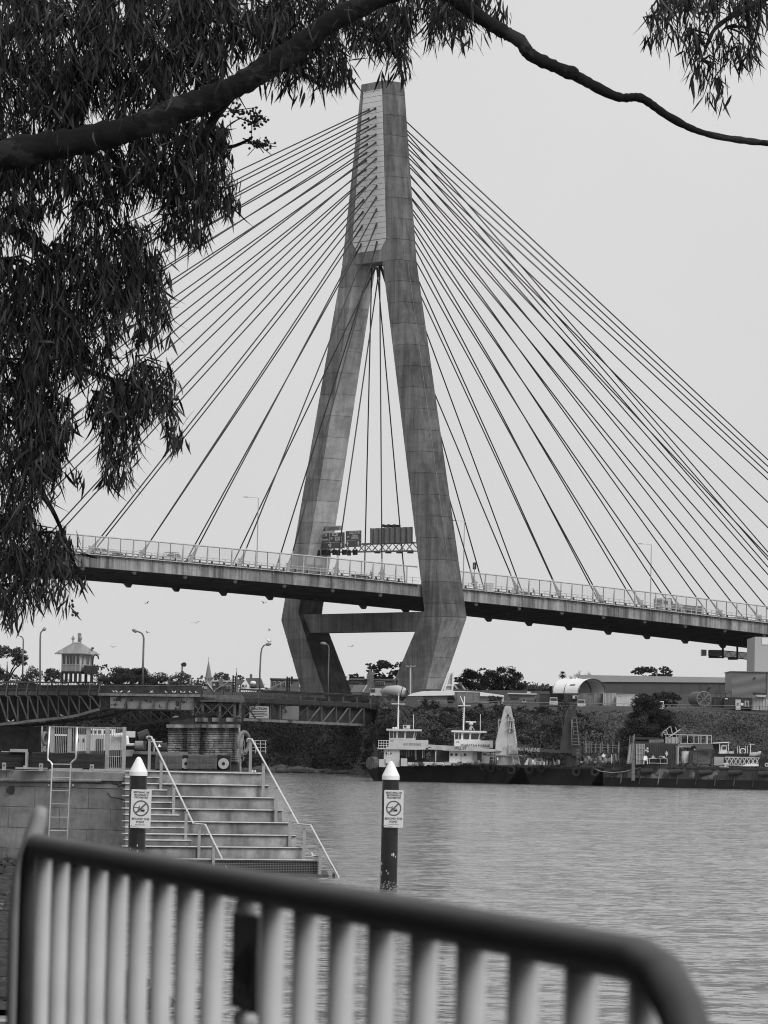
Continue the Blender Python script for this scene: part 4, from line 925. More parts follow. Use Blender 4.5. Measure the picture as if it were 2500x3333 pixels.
for s in (-1, 1): g.hexa([(-.1, s * .05, .02), (.1, s * .05, .02), (.12, s * .4, .2), (-.02, s * .4, .2), (-.1, s * .05, .05), (.1, s * .05, .05), (.12, s * .4, .22), (-.02, s * .4, .22)], 1); g.hexa([(-.02, s * .4, .2), (.12, s * .4, .2), (-.08, s * .78, .12), (-.12, s * .78, .12), (-.02, s * .4, .22), (.12, s * .4, .22), (-.08, s * .78, .13), (-.12, s * .78, .13)], 1)
gullf = raw('gull_flying', g, [FEATHER, FEATHERD], True)
def put_gull(p, flip, label, group, sc=1.0):
    o = share('gull', gull, None, p, (0, 0, (math.pi if flip else 0) + random.uniform(-.7, .7)), (sc, sc, sc)); props(o, label, 'gull', group)
ORD = 'first second third fourth fifth sixth seventh eighth ninth tenth eleventh twelfth thirteenth'.split()
for i_, X in enumerate((190, 243, 385, 800, 822, 850)):
    x, _ = Z1(X, 0); p = sw(x, 2219); put_gull(p, X % 2, f'{ORD[i_]} white gull from the left on the rail around the bridge cabin', 'gulls on the swing span top rail', 1.0)
for i_, X in enumerate((175, 340, 382, 490, 785, 828, 858, 885)):
    x, _ = Z2(X, 0); p = sw(x, 2230); put_gull(p, X % 2, f'{ORD[i_]} white gull from the left on the top rail above the peeling girder', 'gulls on the rail above the girder', 1.1)
for i_, X in enumerate((213, 253, 300, 398, 690, 703, 885, 975, 990, 1085, 1112, 1195, 1275)):
    x, _ = Z2(X, 0); p = sw(x, 2256.5 + (x - 358) * .008, -.3); put_gull(p, X % 2, f'{ORD[i_]} white gull from the left on the deck edge above the peeling girder plates', 'gulls on the girder deck edge', .95)
for i_, (X, Yy) in enumerate(((125, 1225), (168, 1225), (803, 1158))):
    x, y = Z1(X, Yy); p = sw(x, ybot(x) - 3, -.2); put_gull(p, X % 2, f'{ORD[i_]} white gull from the left on the curved lower chord of the swing span', 'gulls on the lower chord', .9)
for x, y, Y, r, lab in ((333, 2230, 530, .3, 'gull with spread wings landing at the end of the swing span rail'), (368, 2107, 500, 2.2, 'small gull flying right of the cabin roof'), (479, 1964, 480, .5, 'tiny gull flying below the bridge deck at the left'), (480, 2060, 520, 2.8, 'tiny gull flying just right of the hooked lamp'),
                        (638, 2028, 480, 1.2, 'dark gull flying alone under the deck left of the pylon'), (859, 1963, 470, -.6, 'gull flying close under the deck left of the far leg'), (876, 2052, 470, .2, 'gull gliding above the bird on the lamp'), (1144, 2105, 560, .8, 'faint gull flying between the two pylon legs')):
    o = share('flying_gull', gullf, None, at(x, y, Y), (random.uniform(-.3, .3), random.uniform(-.2, .2), r), (.8, .8, .8)); props(o, lab, 'gull', 'gulls in flight')
# large bird on the lamp
b = at(872, 2094, 580); g = MB(); R_ = lambda a, c: b + Vector((a, 0, c))
g.tube([R_(-.35, .9), R_(-.2, .6), R_(.1, .35), R_(.3, .3), R_(.45, .25)], [.03, .07, .2, .16, .03], 8, 0); g.tube([R_(-.35, .9), R_(-.15, .82), R_(.1, .62)], [.06, .03, .01], 6, 0); g.tube([R_(-.1, .45), R_(.3, .36), R_(.5, .22)], [.05, .14, .02], 6, 1); g.tube([R_(.1, 0), R_(.1, .25)], .02, 5, 1)
g.build('pelican', [FEATHER, FEATHERD], None, 'large black and white bird perched on the lamp left of the pylon', 'bird', smooth=True)

# ================================================================== FAR SHORE: vegetation
def lumps(cx, cy, cz, rx, ry, rz, n, rng, shell=.62):
    """points and outward normals in a lumpy ellipsoid: sub-lobes on its surface"""
    lob = []; rb = min(rx, rz); m = int(min(max(4.5 * rx * rz / (0.34 * rb) ** 2, 14), 150)); m = min(m, max(5, n // 14))
    for _ in range(m):
        u, v = rng.uniform(-1, 1, 2)
        while u * u + v * v > 1: u, v = rng.uniform(-1, 1, 2)
        lob.append((np.array([cx + u * rx * .9, cy + rng.uniform(-1, 1) * ry * math.sqrt(max(1 - u * u - v * v, .05)), cz + v * rz * .86]), rng.uniform(.2, .36) * rb))
    k = n // m; C = []; N = []
    for c, r in lob:
        d = rng.normal(0, 1, (k, 3)); d /= np.linalg.norm(d, axis=1)[:, None]
        rr = r * rng.uniform(.55, 1.05, k)[:, None]
        C.append(c + d * rr * np.array([1.25, 1.0, .8])); N.append(d)
    return np.concatenate(C), np.concatenate(N)
trng = np.random.default_rng(5)
def tree(label, name, x0, yt, x1, yb, Y, mat, dens=1.0, trunk=True, leafpx=4.6, gaps=False, group='trees on the far shore', limbs=5):
    k = ppm(Y); c = at((x0 + x1) / 2, (yt + yb) / 2, Y); rx = (x1 - x0) / 2 / k; rz = (yb - yt) / 2 / k; ry = rx * .7
    gz = land_z(c.x, Y); base = Vector((c.x, Y, min(gz, c.z - rz) - .3))
    t = thing(name, label, 'tree', base, group)
    n = int((x1 - x0) * (yb - yt) / (leafpx ** 2) * (5.0 if gaps else 10.0) * dens)
    if gaps:
        C = []; N = []
        for _ in range(16):
            q = trng.uniform(-.8, .8, 2); a, b = lumps(c.x + q[0] * rx, Y + trng.uniform(-.6, .6) * ry, c.z + q[1] * rz + (1 - abs(q[0])) * rz * .2, rx * .32, ry * .34, rz * .30, n // 12, trng); C.append(a); N.append(b)
        C = np.concatenate(C); N = np.concatenate(N)
    else: C, N = lumps(c.x, Y, c.z, rx * .93, ry, rz * .93, n, trng)
    V_, Q_ = cards(C, N, leafpx / k * .62)
    npmesh('crown', V_, Q_, mat, t, kind='stuff')
    if trunk:
        mb = MB(); r = max(.16, rx * .07); fork = Vector((c.x, Y, c.z - rz * .75))
        if fork.z < base.z + .5: fork.z = base.z + .5
        mb.tube([base, base.lerp(fork, .5) + Vector((.1, 0, 0)), fork], [r * 1.3, r, r * .85], 8); mb.build('trunk', TWIG, t)
        for i in range(limbs):
            a = 2 * math.pi * i / limbs + .4; e = Vector((c.x + math.cos(a) * rx * .6, Y + math.sin(a) * ry * .6, c.z + rz * trng.uniform(-.05, .5)))
            m_ = fork.lerp(e, .5) + Vector((0, 0, rz * .12)); MB().tube([fork - Vector((0, 0, .2)), m_, e], [r * .6, r * .4, r * .15], 6).build('limb', TWIG, t)
    return t
tree('pale spreading gum tree at the far left behind the lamp poles', 'gum_tree', -60, 2112, 108, 2232, 760, FOL_L, 1.8, gaps=True)
tree('small gum tree low beside the leftmost big gum', 'gum_tree', 70, 2162, 138, 2235, 770, FOL_L, .6)
tree('loose tree directly left of the bridge cabin', 'broadleaf_tree', 134, 2174, 205, 2228, 765, FOL_M, .9)
tree('paler tree crown peeping behind the dark mound, right of the cabin', 'broadleaf_tree', 296, 2166, 385, 2218, 860, FOL_L, .8, gaps=True)
tree('broad dark rounded fig tree behind the swing span girder', 'fig_tree', 300, 2166, 566, 2275, 790, FOL_T, 1.2)
tree('dark rounded tree overlapping the broad fig behind the street lamp', 'fig_tree', 345, 2172, 520, 2280, 800, FOL_T, 1.2)
tree('loose pale tree behind the loudspeaker pole', 'broadleaf_tree', 545, 2184, 632, 2250, 840, FOL_L, .9)
tree('thin pale tree left of the tall church spire', 'broadleaf_tree', 616, 2200, 672, 2240, 870, FOL_L, .7, gaps=True)
tree('distant tree between the two spires', 'broadleaf_tree', 690, 2186, 752, 2222, 1250, FOL_M, .9)
tree('distant dark tree right of the small spire', 'broadleaf_tree', 770, 2195, 796, 2216, 1240, FOL_M, .9)
tree('spreading umbrella-shaped fig tree between the pylon legs', 'fig_tree', 1190, 2157, 1330, 2225, 800, FOL_T, 2.2, gaps=True, limbs=8)
tree('low tree right of the far pylon leg foot', 'broadleaf_tree', 1120, 2192, 1190, 2226, 830, FOL_T, 1)
tree('dense dark tree right of the near pylon leg, left half of the pair', 'fig_tree', 1480, 2174, 1592, 2270, 740, FOL_T, 1.2)
tree('tall dark fig tree with layered crown right of the near pylon leg', 'fig_tree', 1560, 2166, 1718, 2272, 745, FOL_T, 1.1)
tree('thin layered crown top showing between the two dark figs', 'fig_tree', 1545, 2176, 1600, 2210, 765, FOL_T, .6, gaps=True, trunk=False)
tree('far low tree row right of the tall dark fig', 'broadleaf_tree', 1700, 2230, 1800, 2262, 900, FOL_M, .9)
tree('low bush beside the white arched shelter', 'broadleaf_tree', 1782, 2232, 1806, 2258, 650, FOL_T, 1)
tree('flat-topped tree behind the long dark shed', 'fig_tree', 2058, 2172, 2192, 2226, 830, FOL_M, 2.4, gaps=True, limbs=7)
tree('round bush in front of the long shed, left of the cable drum', 'bush', 2110, 2248, 2222, 2305, 590, FOL_D, 1.1, trunk=False, group='bushes on the embankment')
tree('dark bush in front of the pale low roof', 'bush', 1450, 2262, 1486, 2295, 575, FOL_D, .9, trunk=False, group='bushes on the embankment')
tree('leafy bush at the right end of the pale low roof', 'bush', 1582, 2262, 1640, 2292, 575, FOL_M, .8, trunk=False, group='bushes on the embankment')
tree('dark feathery she-oak clump rising from the embankment, left half', 'she_oak', 2008, 2322, 2138, 2482, 533, FOL_D, 1.2, trunk=False, group='she-oaks on the embankment')
tree('dark feathery she-oak with the tallest tip beside the white container', 'she_oak', 2036, 2246, 2162, 2440, 536, FOL_D, 1.2, trunk=True, group='she-oaks on the embankment')
tree('dark feathery she-oak clump, right half next to the small white truck', 'she_oak', 2102, 2280, 2208, 2460, 535, FOL_D, 1.2, trunk=False, group='she-oaks on the embankment')
# shrub cover of the embankment: one mass nobody could count
def scrub(name, label, xa, xb, yfun, mat, n, Yoff=(0, 30), size=.34, lift=1.0, up=.3):
    C = []; N = []
    while len(C) < n:
        X = random.uniform(xa, xb); S = shore(X); d = random.uniform(*Yoff); Y = S + d; z = land_z(X, Y)
        if z < -.3: continue
        h = lift * min(1, max(.25, (34 - d) / 16)) * (1.0 + 2.0 * mnoise.noise(Vector((X * .16, Y * .16, 1.0))) + .7 * mnoise.noise(Vector((X * .5, Y * .5, 3.0))))
        C.append((X, Y, z + max(h, 0) * random.uniform(.2, 1.0) ** .5)); N.append((0, -.7, up))
    V_, Q_ = cards(C, N, size, .8)
    npmesh(name, V_, Q_, mat, None, 'stuff', label, 'shrubs')
scrub('embankment_scrub', 'low dark undergrowth covering the embankment behind the tugs', -3, 27, None, FOL_M, 30000, (0, 33), .17, 1.0)
scrub('grassy_slope', 'paler grassy scrub on the embankment at the right', 26, 66, None, FOL_G, 52000, (0, 33), .15, 1.2, .8)
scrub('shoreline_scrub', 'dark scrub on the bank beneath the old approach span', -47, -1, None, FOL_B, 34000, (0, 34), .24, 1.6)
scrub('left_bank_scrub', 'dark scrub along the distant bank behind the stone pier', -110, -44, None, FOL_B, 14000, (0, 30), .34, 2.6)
def bushes(name, label, xa, xb, n, mat, rr, seed, dmax=31, lr_=(0, 1)):
    r = np.random.default_rng(seed); C = []; N = []
    for _ in range(n):
        X = r.uniform(xa, xb); d = r.uniform(.5, dmax); Y = shore(X) + d; R = r.uniform(*rr) * (1 if d < 24 else r.uniform(.45, .85)); z = land_z(X, Y)
        a, b = lumps(X, Y, z + R * .5, R * r.uniform(.9, 1.5), R, R * r.uniform(.7, 1.05), int(330 * R * R), r); C.append(a); N.append(b)
    V_, Q_ = cards(np.concatenate(C), np.concatenate(N), .155, .7); npmesh(name, V_, Q_, mat, None, 'stuff', label, 'shrubs')
bushes('dark_shrubs', 'dark rounded shrubs merging on the embankment behind the tugs', -2, 28, 60, FOL_D, (.8, 2.0), 1)
bushes('mid_shrubs', 'mid-grey leafy shrubs merging on the embankment behind the tugs', -2, 28, 90, FOL_M, (.8, 1.9), 2)
bushes('pale_shrubs', 'paler wispy shrubs scattered over the embankment', -2, 60, 40, FOL_L, (.6, 1.3), 3)
bushes('slope_shrubs', 'dark shrubs low on the grassy slope at the right', 30, 64, 26, FOL_M, (.7, 1.6), 4, 14)
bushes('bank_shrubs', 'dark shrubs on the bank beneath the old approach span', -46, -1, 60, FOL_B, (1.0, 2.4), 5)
# shoreline rocks
rk_ = MB()
for i in range(150):
    X = random.uniform(-46, 4); Y = shore(X) + random.uniform(-1.5, 1.5); r = random.uniform(.4, 1.3)
    rk_.ball((X, Y, .1 + random.uniform(-.1, .4)), r, 7, 5, 0, (random.uniform(.8, 1.8), .8, random.uniform(.35, .7)))
rk_.build('shore_rocks', M('shore_rock', .06, .9, .6, .8), None, kind='stuff', label='low dark rocks along the far waterline', cat='rocks', loc=(0, 650, 0))
C = []; N = []; r = np.random.default_rng(31)
for i in range(150):
    x = r.uniform(-150, 2650); Y = r.uniform(1300, 1500); top = 2246 - 16 * abs(mnoise.noise(Vector((x * .012, 0, 5)))) - (10 if x < 700 else 0); p = at(x, top, Y); R = r.uniform(3, 6)
    a, b = lumps(p.x, Y, p.z - R * .6, R * 1.5, R, R, 260, r); C.append(a); N.append(b)
V_, Q_ = cards(np.concatenate(C), np.concatenate(N), .55); npmesh('distant_treeline', V_, Q_, FOL_L, None, 'stuff', 'hazy distant line of trees along the horizon', 'trees')
# palm and bare tree
pb_ = at(1831, 2262, 900); palm = thing('palm_tree', 'lone fan palm above the white arched shelter', 'palm', pb_); pt = at(1831, 2196, 900)
MB().tube([pb_, pt], [.28, .2], 8).build('trunk', TWIG, palm)
for i in range(34):
    a = i * 2.399; el = -.7 + 1.9 * (i / 34); d = Vector((math.cos(a) * math.cos(el), math.sin(a) * math.cos(el), math.sin(el))); s = d.cross(Vector((0, 0, 1))).normalized()
    mb = MB(); q0 = pt + d * .25; q1 = pt + d * .62; tip = pt + d * 1.0 - Vector((0, 0, .18)); mb.add([q0, q1 - s * .2, tip - s * .12, tip + s * .12, q1 + s * .2], [(0, 1, 2, 3, 4)]); mb.build('frond', FOL_D, palm)
bb = at(1893, 2262, 880); bare = thing('bare_tree', 'leafless branching tree behind the white arched shelter', 'tree', bb)
brng = random.Random(4)
def branch(mb, p, d, L, r, dep):
    q = p + d * L; mb.tube([p, p.lerp(q, .5) + Vector((brng.uniform(-.05, .05), 0, .03)) * L, q], [r, r * .8, r * .55], 5)
    if dep:
        for _ in range(3):
            nd = (d + Vector((brng.uniform(-.55, .6), brng.uniform(-.4, .4), brng.uniform(-.05, .5)))).normalized(); branch(mb, p.lerp(q, brng.uniform(.55, 1)), nd, L * .62, r * .55, dep - 1)
for dx in (-.5, .0, .42):
    mb = MB(); branch(mb, bb + Vector((dx, 0, 0)), Vector((dx * .9 - .02, 0, 1)).normalized(), 2.6, .10, 4); mb.build('bough', TWIG, bare)

# ================================================================== FAR SHORE: buildings
def house(name, label, cat, loc, group=None): return thing(name, label, cat, loc, group)
# tall church spire
YS = 1150; ch = house('church', 'church with a tall grey spire behind the old bridge', 'church', at(679, 2250, YS))
HZ = M('hazy_stone', .26, .9, .1, .3); HZ2 = M('hazy_slate', .20, .9, .1, .3)
def cone(mb, x, yt, yb, hw, Y, n=8, mi=0):
    a = at(x, yb, Y); b = at(x, yt, Y); r = hw / ppm(Y); vs = [(a.x + math.cos(2 * math.pi * (i + .5) / n) * r, a.y + math.sin(2 * math.pi * (i + .5) / n) * r, a.z) for i in range(n)] + [tuple(b)]
    mb.add(vs, [(i, (i + 1) % n, n) for i in range(n)] + [tuple(range(n - 1, -1, -1))], mi)
mb = MB(); cone(mb, 679, 2147, 2204, 11.5, YS); mb.build('spire', HZ2, ch)
MB().tube([at(679, 2148, YS), at(679, 2138, YS)], .06, 5).build('finial', HZ2, ch)
MB().pb(666, 2204, 692, 2250, YS - .8, 2.2).build('tower', HZ, ch)
for x in (671, 679, 687): MB().pb(x - 1.6, 2208, x + 1.6, 2214, YS - .95, .2).build('louvre', SLATE, ch)
MB().pb(664, 2203, 694, 2206, YS - 1, 2.5).build('cornice', HZ, ch)
sp2 = house('small_spire', 'slim dark spire above the grey slate roof', 'church', at(770, 2250, 1000)); mb = MB(); cone(mb, 770, 2180, 2217, 6, 1000); mb.build('spire', SLATE, sp2); MB().tube([at(770, 2181, 1000), at(770, 2175, 1000)], .06, 5).build('finial', SLATE, sp2); MB().pb(763, 2216, 777, 2250, 999.5, 1.2).build('tower', BRICK, sp2)
def gable(mb, x0, ye, x1, yp, Y, d, xp=None):     # gable end wall + body: pentagon prism
    xm = xp or (x0 + x1) / 2; mb.prism([at(x0, 2262, Y), at(x1, 2262, Y), at(x1, ye, Y), at(xm, yp, Y), at(x0, ye, Y)], (0, d, 0))
def roofp(mb, x0, ye, x1, yr0, xr0, xr1, Y, d): mb.prism([at(x0, ye, Y), at(x1, ye, Y), at(xr1, yr0, Y), at(xr0, yr0, Y)], (0, d, 0))
# brick church gable and slate roofed hall at its foot
hs = house('brick_hall', 'brick hall with pointed gable and lancet windows at the foot of the tall spire', 'building', at(690, 2260, 900))
mb = MB(); gable(mb, 652, 2252, 697, 2218, 900, 6, 670); mb.build('gable_wall', BRICK, hs)
for s in ((670, 2216, 651, 2254), (670, 2216, 699, 2254)): MB().beam(at(s[0], s[1], 899.8), at(s[2], s[3], 899.8), .25, .2, (0, 1, 0)).build('barge_board', CREAM, hs)
for x in (666, 669.5, 673):
    MB().pb(x - 1, 2217, x + 1, 2229, 899.7, .3).build('lancet_window', CREAM, hs)
    MB().pb(x - 1, 2234, x + 1, 2243, 899.7, .3).build('lancet_window', CREAM, hs)
mb = MB(); roofp(mb, 690, 2252, 762, 2218, 690, 758, 905, 5); mb.build('roof', SLATE, hs); MB().pb(690, 2252, 765, 2264, 905.3, 5).build('wall', BRICK, hs)
for x in (697, 724): MB().prism([at(x - 4, 2232, 904.6), at(x + 4, 2232, 904.6), at(x, 2224, 904.6)], (0, .6, 0)).build('dormer', CREAM, hs)
MB().pb(712, 2210, 726, 2236, 904, 1).build('chimney', BRICK, hs); MB().pb(688, 2215, 756, 2219, 904.8, .5).build('ridge', CREAM, hs)
for x in (735, 745): wn = MB().pb(x, 2232, x + 7, 2243, 904.5, .4).build('window', CREAM, hs); MB().pb(x + 1, 2233, x + 6, 2242, 904.4, .1).build('pane', GLASS, wn)
# house with the white gable
hw = house('gabled_house', 'house with a white gable front and big grey roof with cupola', 'house', at(810, 2262, 860))
mb = MB(); gable(mb, 784, 2232, 812, 2211, 860, 3, 799); mb.build('gable_wall', WHITE, hw)
for x in (788, 792.5, 800): wn = MB().pb(x, 2228, x + 3.2, 2236, 859.8, .3).build('window', CREAM, hw); MB().pb(x + .4, 2228.5, x + 2.8, 2235.5, 859.7, .2).build('pane', GLASS, wn)
mb = MB(); roofp(mb, 806, 2238, 860, 2207, 800, 848, 861, 6); rf = mb.build('roof', SLATE, hw)
MB().pb(813, 2196, 821, 2208, 862, 1).build('cupola', SLATE, rf); mb = MB(); cone(mb, 817, 2192, 2198, 6, 862.5); mb.build('cupola_cap', SLATE, rf)
mb = MB(); roofp(mb, 768, 2228, 796, 2213, 770, 800, 862, 6); mb.build('roof', SLATE, hw)
MB().pb(775, 2240, 862, 2264, 860.6, 5).build('wall', WHITED, hw)
for x in (778, 842, 850): wn = MB().pb(x, 2242, x + 7, 2250, 860.4, .3).build('window', WHITE, hw); MB().pb(x + 1, 2243, x + 6, 2249, 860.3, .2).build('pane', GLASS, wn)
wd = house('white_dome', 'small white satellite dome in front of the grey roof', 'dome', at(824, 2246, 845)); mb = MB()
c = at(824, 2223, 845); r = 10 / ppm(845); mb.ball(c, r, 14, 8, 0, (1, .6, .68)); mb.build('shell', WHITE, wd, smooth=True); MB().tube([c, at(824, 2246, 845)], .1, 6).build('stem', WHITE, wd)
yc = house('yucca', 'spiky palm-like plant below the white dome', 'plant', at(824, 2246, 840))
for i in range(16):
    a = math.pi * i / 15; p = at(824, 2240, 840); e = p + Vector((math.cos(a) * .85, (i % 3 - 1) * .3, math.sin(a) * .75)); MB().tube([p, e], [.07, .015], 4).build('blade', FOL_D, yc)
# dark flat block left of the pylon
fb = house('flat_roofed_block', 'dark brick flat-roofed block left of the pylon foot', 'building', at(930, 2262, 820)); MB().pb(880, 2210, 972, 2266, 820, 8).build('wall', BRICK, fb); MB().pb(878, 2208, 974, 2212, 819.6, 9).build('roof_edge', SLATE, fb)
for x in (890, 905, 922, 938): wn = MB().pb(x, 2218, x + 8, 2232, 819.8, .3).build('window', CREAM, fb); MB().pb(x + 1, 2219, x + 7, 2231, 819.7, .2).build('pane', GLASS, wn)
# brick school with turret between the legs
bs = house('turreted_building', 'brick building with pointed turret between the pylon legs', 'building', at(1200, 2262, 790))
MB().pb(1132, 2212, 1290, 2266, 790, 8).build('wall', BRICK, bs); MB().pb(1130, 2209, 1292, 2214, 789.6, 9).build('parapet', BRICK, bs)
MB().pb(1195, 2198, 1216, 2266, 788.5, 2.5).build('turret', BRICK, bs); mb = MB(); cone(mb, 1205, 2176, 2199, 13, 789.5); mb.build('turret_roof', SLATE, bs); MB().tube([at(1205, 2178, 789.5), at(1205, 2163, 789.5)], .05, 5).build('finial', BLACK, bs); MB().beam(at(1202, 2168, 789.5), at(1209, 2168, 789.5), .05, .05).build('finial_arm', BLACK, bs)
wn = MB().pb(1223, 2218, 1253, 2229, 789.8, .3).build('window', CREAM, bs)
for x in (1225, 1232, 1239, 1246): MB().pb(x, 2219, x + 5.5, 2228, 789.7, .2).build('pane', GLASS, wn)
MB().pb(1134, 2217, 1170, 2224, 789.8, .3).build('window', GLASS, bs)
mb = MB(); mb.prism([at(1140, 2253, 700), at(1182, 2254, 700), at(1194, 2230, 700), at(1152, 2230, 700)], (0, 4, 0)); hh = house('low_roof_house', 'low grey roofed house with pale gable edge between the pylon legs', 'house', at(1165, 2256, 700)); mb.build('roof', M('iron_roof', .2, .6, .1, .4), hh)
MB().beam(at(1181, 2252, 699.5), at(1195, 2229, 699.5), .2, .2, (0, 1, 0)).build('barge_board', CREAM, hh); MB().prism([at(1182, 2256, 700), at(1206, 2256, 700), at(1194, 2231, 700)], (0, 4, 0)).build('gable_wall', BRICK, hh); MB().pb(1128, 2200, 1136, 2214, 699, 1).build('chimney', WHITE, hh)
# long dark shed, clad building, pale silo block
sh = house('long_shed', 'long dark shed with shallow pale roof slope behind the containers', 'shed', at(2150, 2300, 700))
s0, s1, s2, s3 = at(1915, 2219, 700), at(2560, 2223, 700), at(2560, 2320, 700), at(1915, 2310, 700)
MB().prism([s3, s2, s1, s0], (6, 25, 0)).build('wall', SHEDW, sh)
MB().add([s0 - Vector((0, .3, 0)), s1 - Vector((0, .3, 0)), s1 + Vector((3, 12, 1.0)), s0 + Vector((-2, 12, 1.35))], [(0, 1, 2, 3)]).build('roof', SHEDR, sh)
for i in range(9):
    x = 1970 + i * 62; MB().pb(x, 2221, x + .8, 2305, 699.9, .1).build('cladding_joint', SLATE, sh)
for x, y in ((2310, 2238), (2455, 2207)): pass
MB().pb(2308, 2236, 2313, 2240, 699.5, .4).build('wall_light', BLACK, sh)
cl = house('clad_building', 'grey ribbed metal-clad building at the right edge', 'building', at(2440, 2290, 640))
MB().pb(2381, 2187, 2560, 2300, 640, 12).build('wall', CLAD, cl); MB().pb(2379, 2185.5, 2562, 2188, 639.7, 13).build('roof_edge', STEELMID, cl)
for i in range(22): MB().pb(2382, 2190 + i * 3.6, 2495, 2191.5 + i * 3.6, 639.9, .12).build('cladding_rib', CLAD, cl)
MB().pb(2495, 2187, 2498, 2298, 639.8, .2).build('corner_trim', SHEDW, cl); MB().pb(2454, 2205, 2459, 2209, 639.6, .4).build('wall_light', BLACK, cl)
MB().pb(2456, 2074, 2600, 2300, 652, 14).build('pale_tower', PALEB, None, 'tall pale windowless block overlapping the bridge deck at the right edge', 'building')
tb_ = bpy.data.objects['pale_tower']; MB().pb(2481, 2078, 2600, 2099, 651.9, .2).build('white_panel', WHITE, tb_)

# ================================================================== FAR SHORE: yard objects on the embankment top
def container(label, x0, y0, x1, y1, Y, mat, ribs, group='shipping containers', d=2.4, doors=False, end=None):
    t = thing('shipping_container', label, 'container', at((x0 + x1) / 2, y1, Y), group)
    MB().pb(x0, y0, x1, y1, Y, d).build('box', mat, t)
    for i in range(ribs):
        a = x0 + (x1 - x0) * (i + .25) / ribs; b = x0 + (x1 - x0) * (i + .75) / ribs; MB().pb(a, y0 + 2, b, y1 - 2, Y - .07, .08).build('corrugation', mat, t)
    for a, b in ((x0 - .3, x0 + 1.2), (x1 - 1.2, x1 + .3)): MB().pb(a, y0 - .3, b, y1, Y - .1, .12).build('corner_post', mat, t)
    for y in (y0 - .3, y1 - 1.4): MB().pb(x0, y, x1, y + 1.7, Y - .09, .1).build('rail', mat, t)
    if doors:
        for f in (.2, .42, .58, .8): a = x0 + (x1 - x0) * f; MB().pb(a, y0 + 2, a + .7, y1 - 2, Y - .14, .06).build('lock_bar', STEELMID, t)
    return t
YE = 575
container('dark container under the left of the white arched shelter', 1757, 2259, 1840, 2300, YE + 3, CONTD, 12)
c_ = container('dark corrugated container with an air conditioner', 1838, 2260, 1878, 2300, YE, CONTD, 7)
mb = MB(); mb.pb(1864, 2264, 1880, 2274, YE - .5, .5); ac = mb.build('air_conditioner', CREAM, None, 'boxy white air conditioner on the dark container end', 'air conditioner'); MB().pb(1872, 2266, 1879, 2273, YE - .55, .1).build('grille', DARKST, ac)
container('grey-brown container with closed doors below the shelter opening', 1882, 2257, 1963, 2296, YE + 2, CONTM, 2, doors=True)
container('pale corrugated container right of the shelter', 1964, 2256, 2004, 2296, YE + 1, CONTL, 9)
container('white container half hidden by the she-oak', 2007, 2266, 2108, 2298, YE, WHITED, 16)
container('pale container top behind the white one', 2005, 2259, 2066, 2280, YE + 5, CONTL, 10)
container('grey container standing in front of the pale low roof', 1480, 2253, 1562, 2288, YE + 1, CONTM, 3)
container('dark open-sided container left of the site office', 2321, 2270, 2356, 2302, YE + 1, CONTD, 3)
so_ = container('dark site office container with pale door and window at the right', 2357, 2270, 2448, 2304, YE, CONTD, 14, group='shipping containers')
d_ = MB().pb(2394, 2277, 2411, 2310, YE - .2, .15).build('door', CREAM, so_); MB().pb(2399, 2288, 2404, 2293, YE - .25, .08).build('notice', SIGND, d_)
MB().pb(2412, 2288, 2420, 2296, YE - .2, .12).build('notice', WHITE, so_); wn = MB().pb(2424, 2281, 2438, 2300, YE - .2, .12).build('window', CREAM, so_); MB().pb(2428, 2283, 2431, 2299, YE - .25, .08).build('pane', GLASS, wn); MB().pb(2433, 2283, 2436, 2299, YE - .25, .08).build('pane', GLASS, wn); MB().pb(2360, 2273, 2369, 2276, YE - .2, .1).build('name_plate', WHITE, so_)
container('pale container at the right edge of the yard', 2450, 2271, 2540, 2312, YE + 1, CONTL, 9)
st = thing('timber_stack', 'dark stack of sheets on the pale container roof at right', 'stack', at(2475, 2270, YE))
for i in range(4): MB().pb(2452 + i * 4, 2255 + i * 3.4, 2497 - i, 2258 + i * 3.4, YE + .3, 2).build('sheet', DARKST if i < 2 else CREAM, st)
fr = thing('steel_scaffold', 'dark open steel framework above the dark open-sided container', 'frame', at(2350, 2270, YE + 3))
for x in (2330, 2346, 2362, 2380): MB().beam(at(x, 2248, YE + 3), at(x, 2270, YE + 3), .09, .09).build('upright', DARKST, fr)
for y in (2249, 2258): MB().beam(at(2328, y, YE + 3), at(2381, y, YE + 3), .08, .08).build('bar', DARKST, fr)
for a, b in ((2330, 2346), (2348, 2378)): MB().beam(at(a, 2268, YE + 3), at(b, 2250, YE + 3), .07, .07).build('brace', DARKST, fr)
# big cable drum
dr = thing('cable_drum', 'huge empty cable drum with spoked end lying on the yard', 'drum', at(2275, 2299, YE))
ca, cb_ = at(2262, 2275, YE + 3.2), at(2291, 2275, YE - .5); rd = 24.5 / ppm(YE)
MB().tube([ca, cb_], rd * .985, 30).build('barrel', M('drum_steel', .11, .7, .3, .4), dr, smooth=False)
axd = (cb_ - ca).normalized(); MB().torus(cb_, axd, rd * .96, .07, 32, 6).build('rim', STEELMID, dr); u_ = axd.cross(Vector((0, 0, 1))).normalized()
for i in range(16):
    a = 2 * math.pi * i / 16; d = u_ * math.cos(a) + Vector((0, 0, 1)) * math.sin(a); MB().beam(cb_ + axd * .06, cb_ + axd * .06 + d * rd * .95, .07, .1, axd).build('spoke', DARKST if i % 2 else STEELMID, dr)
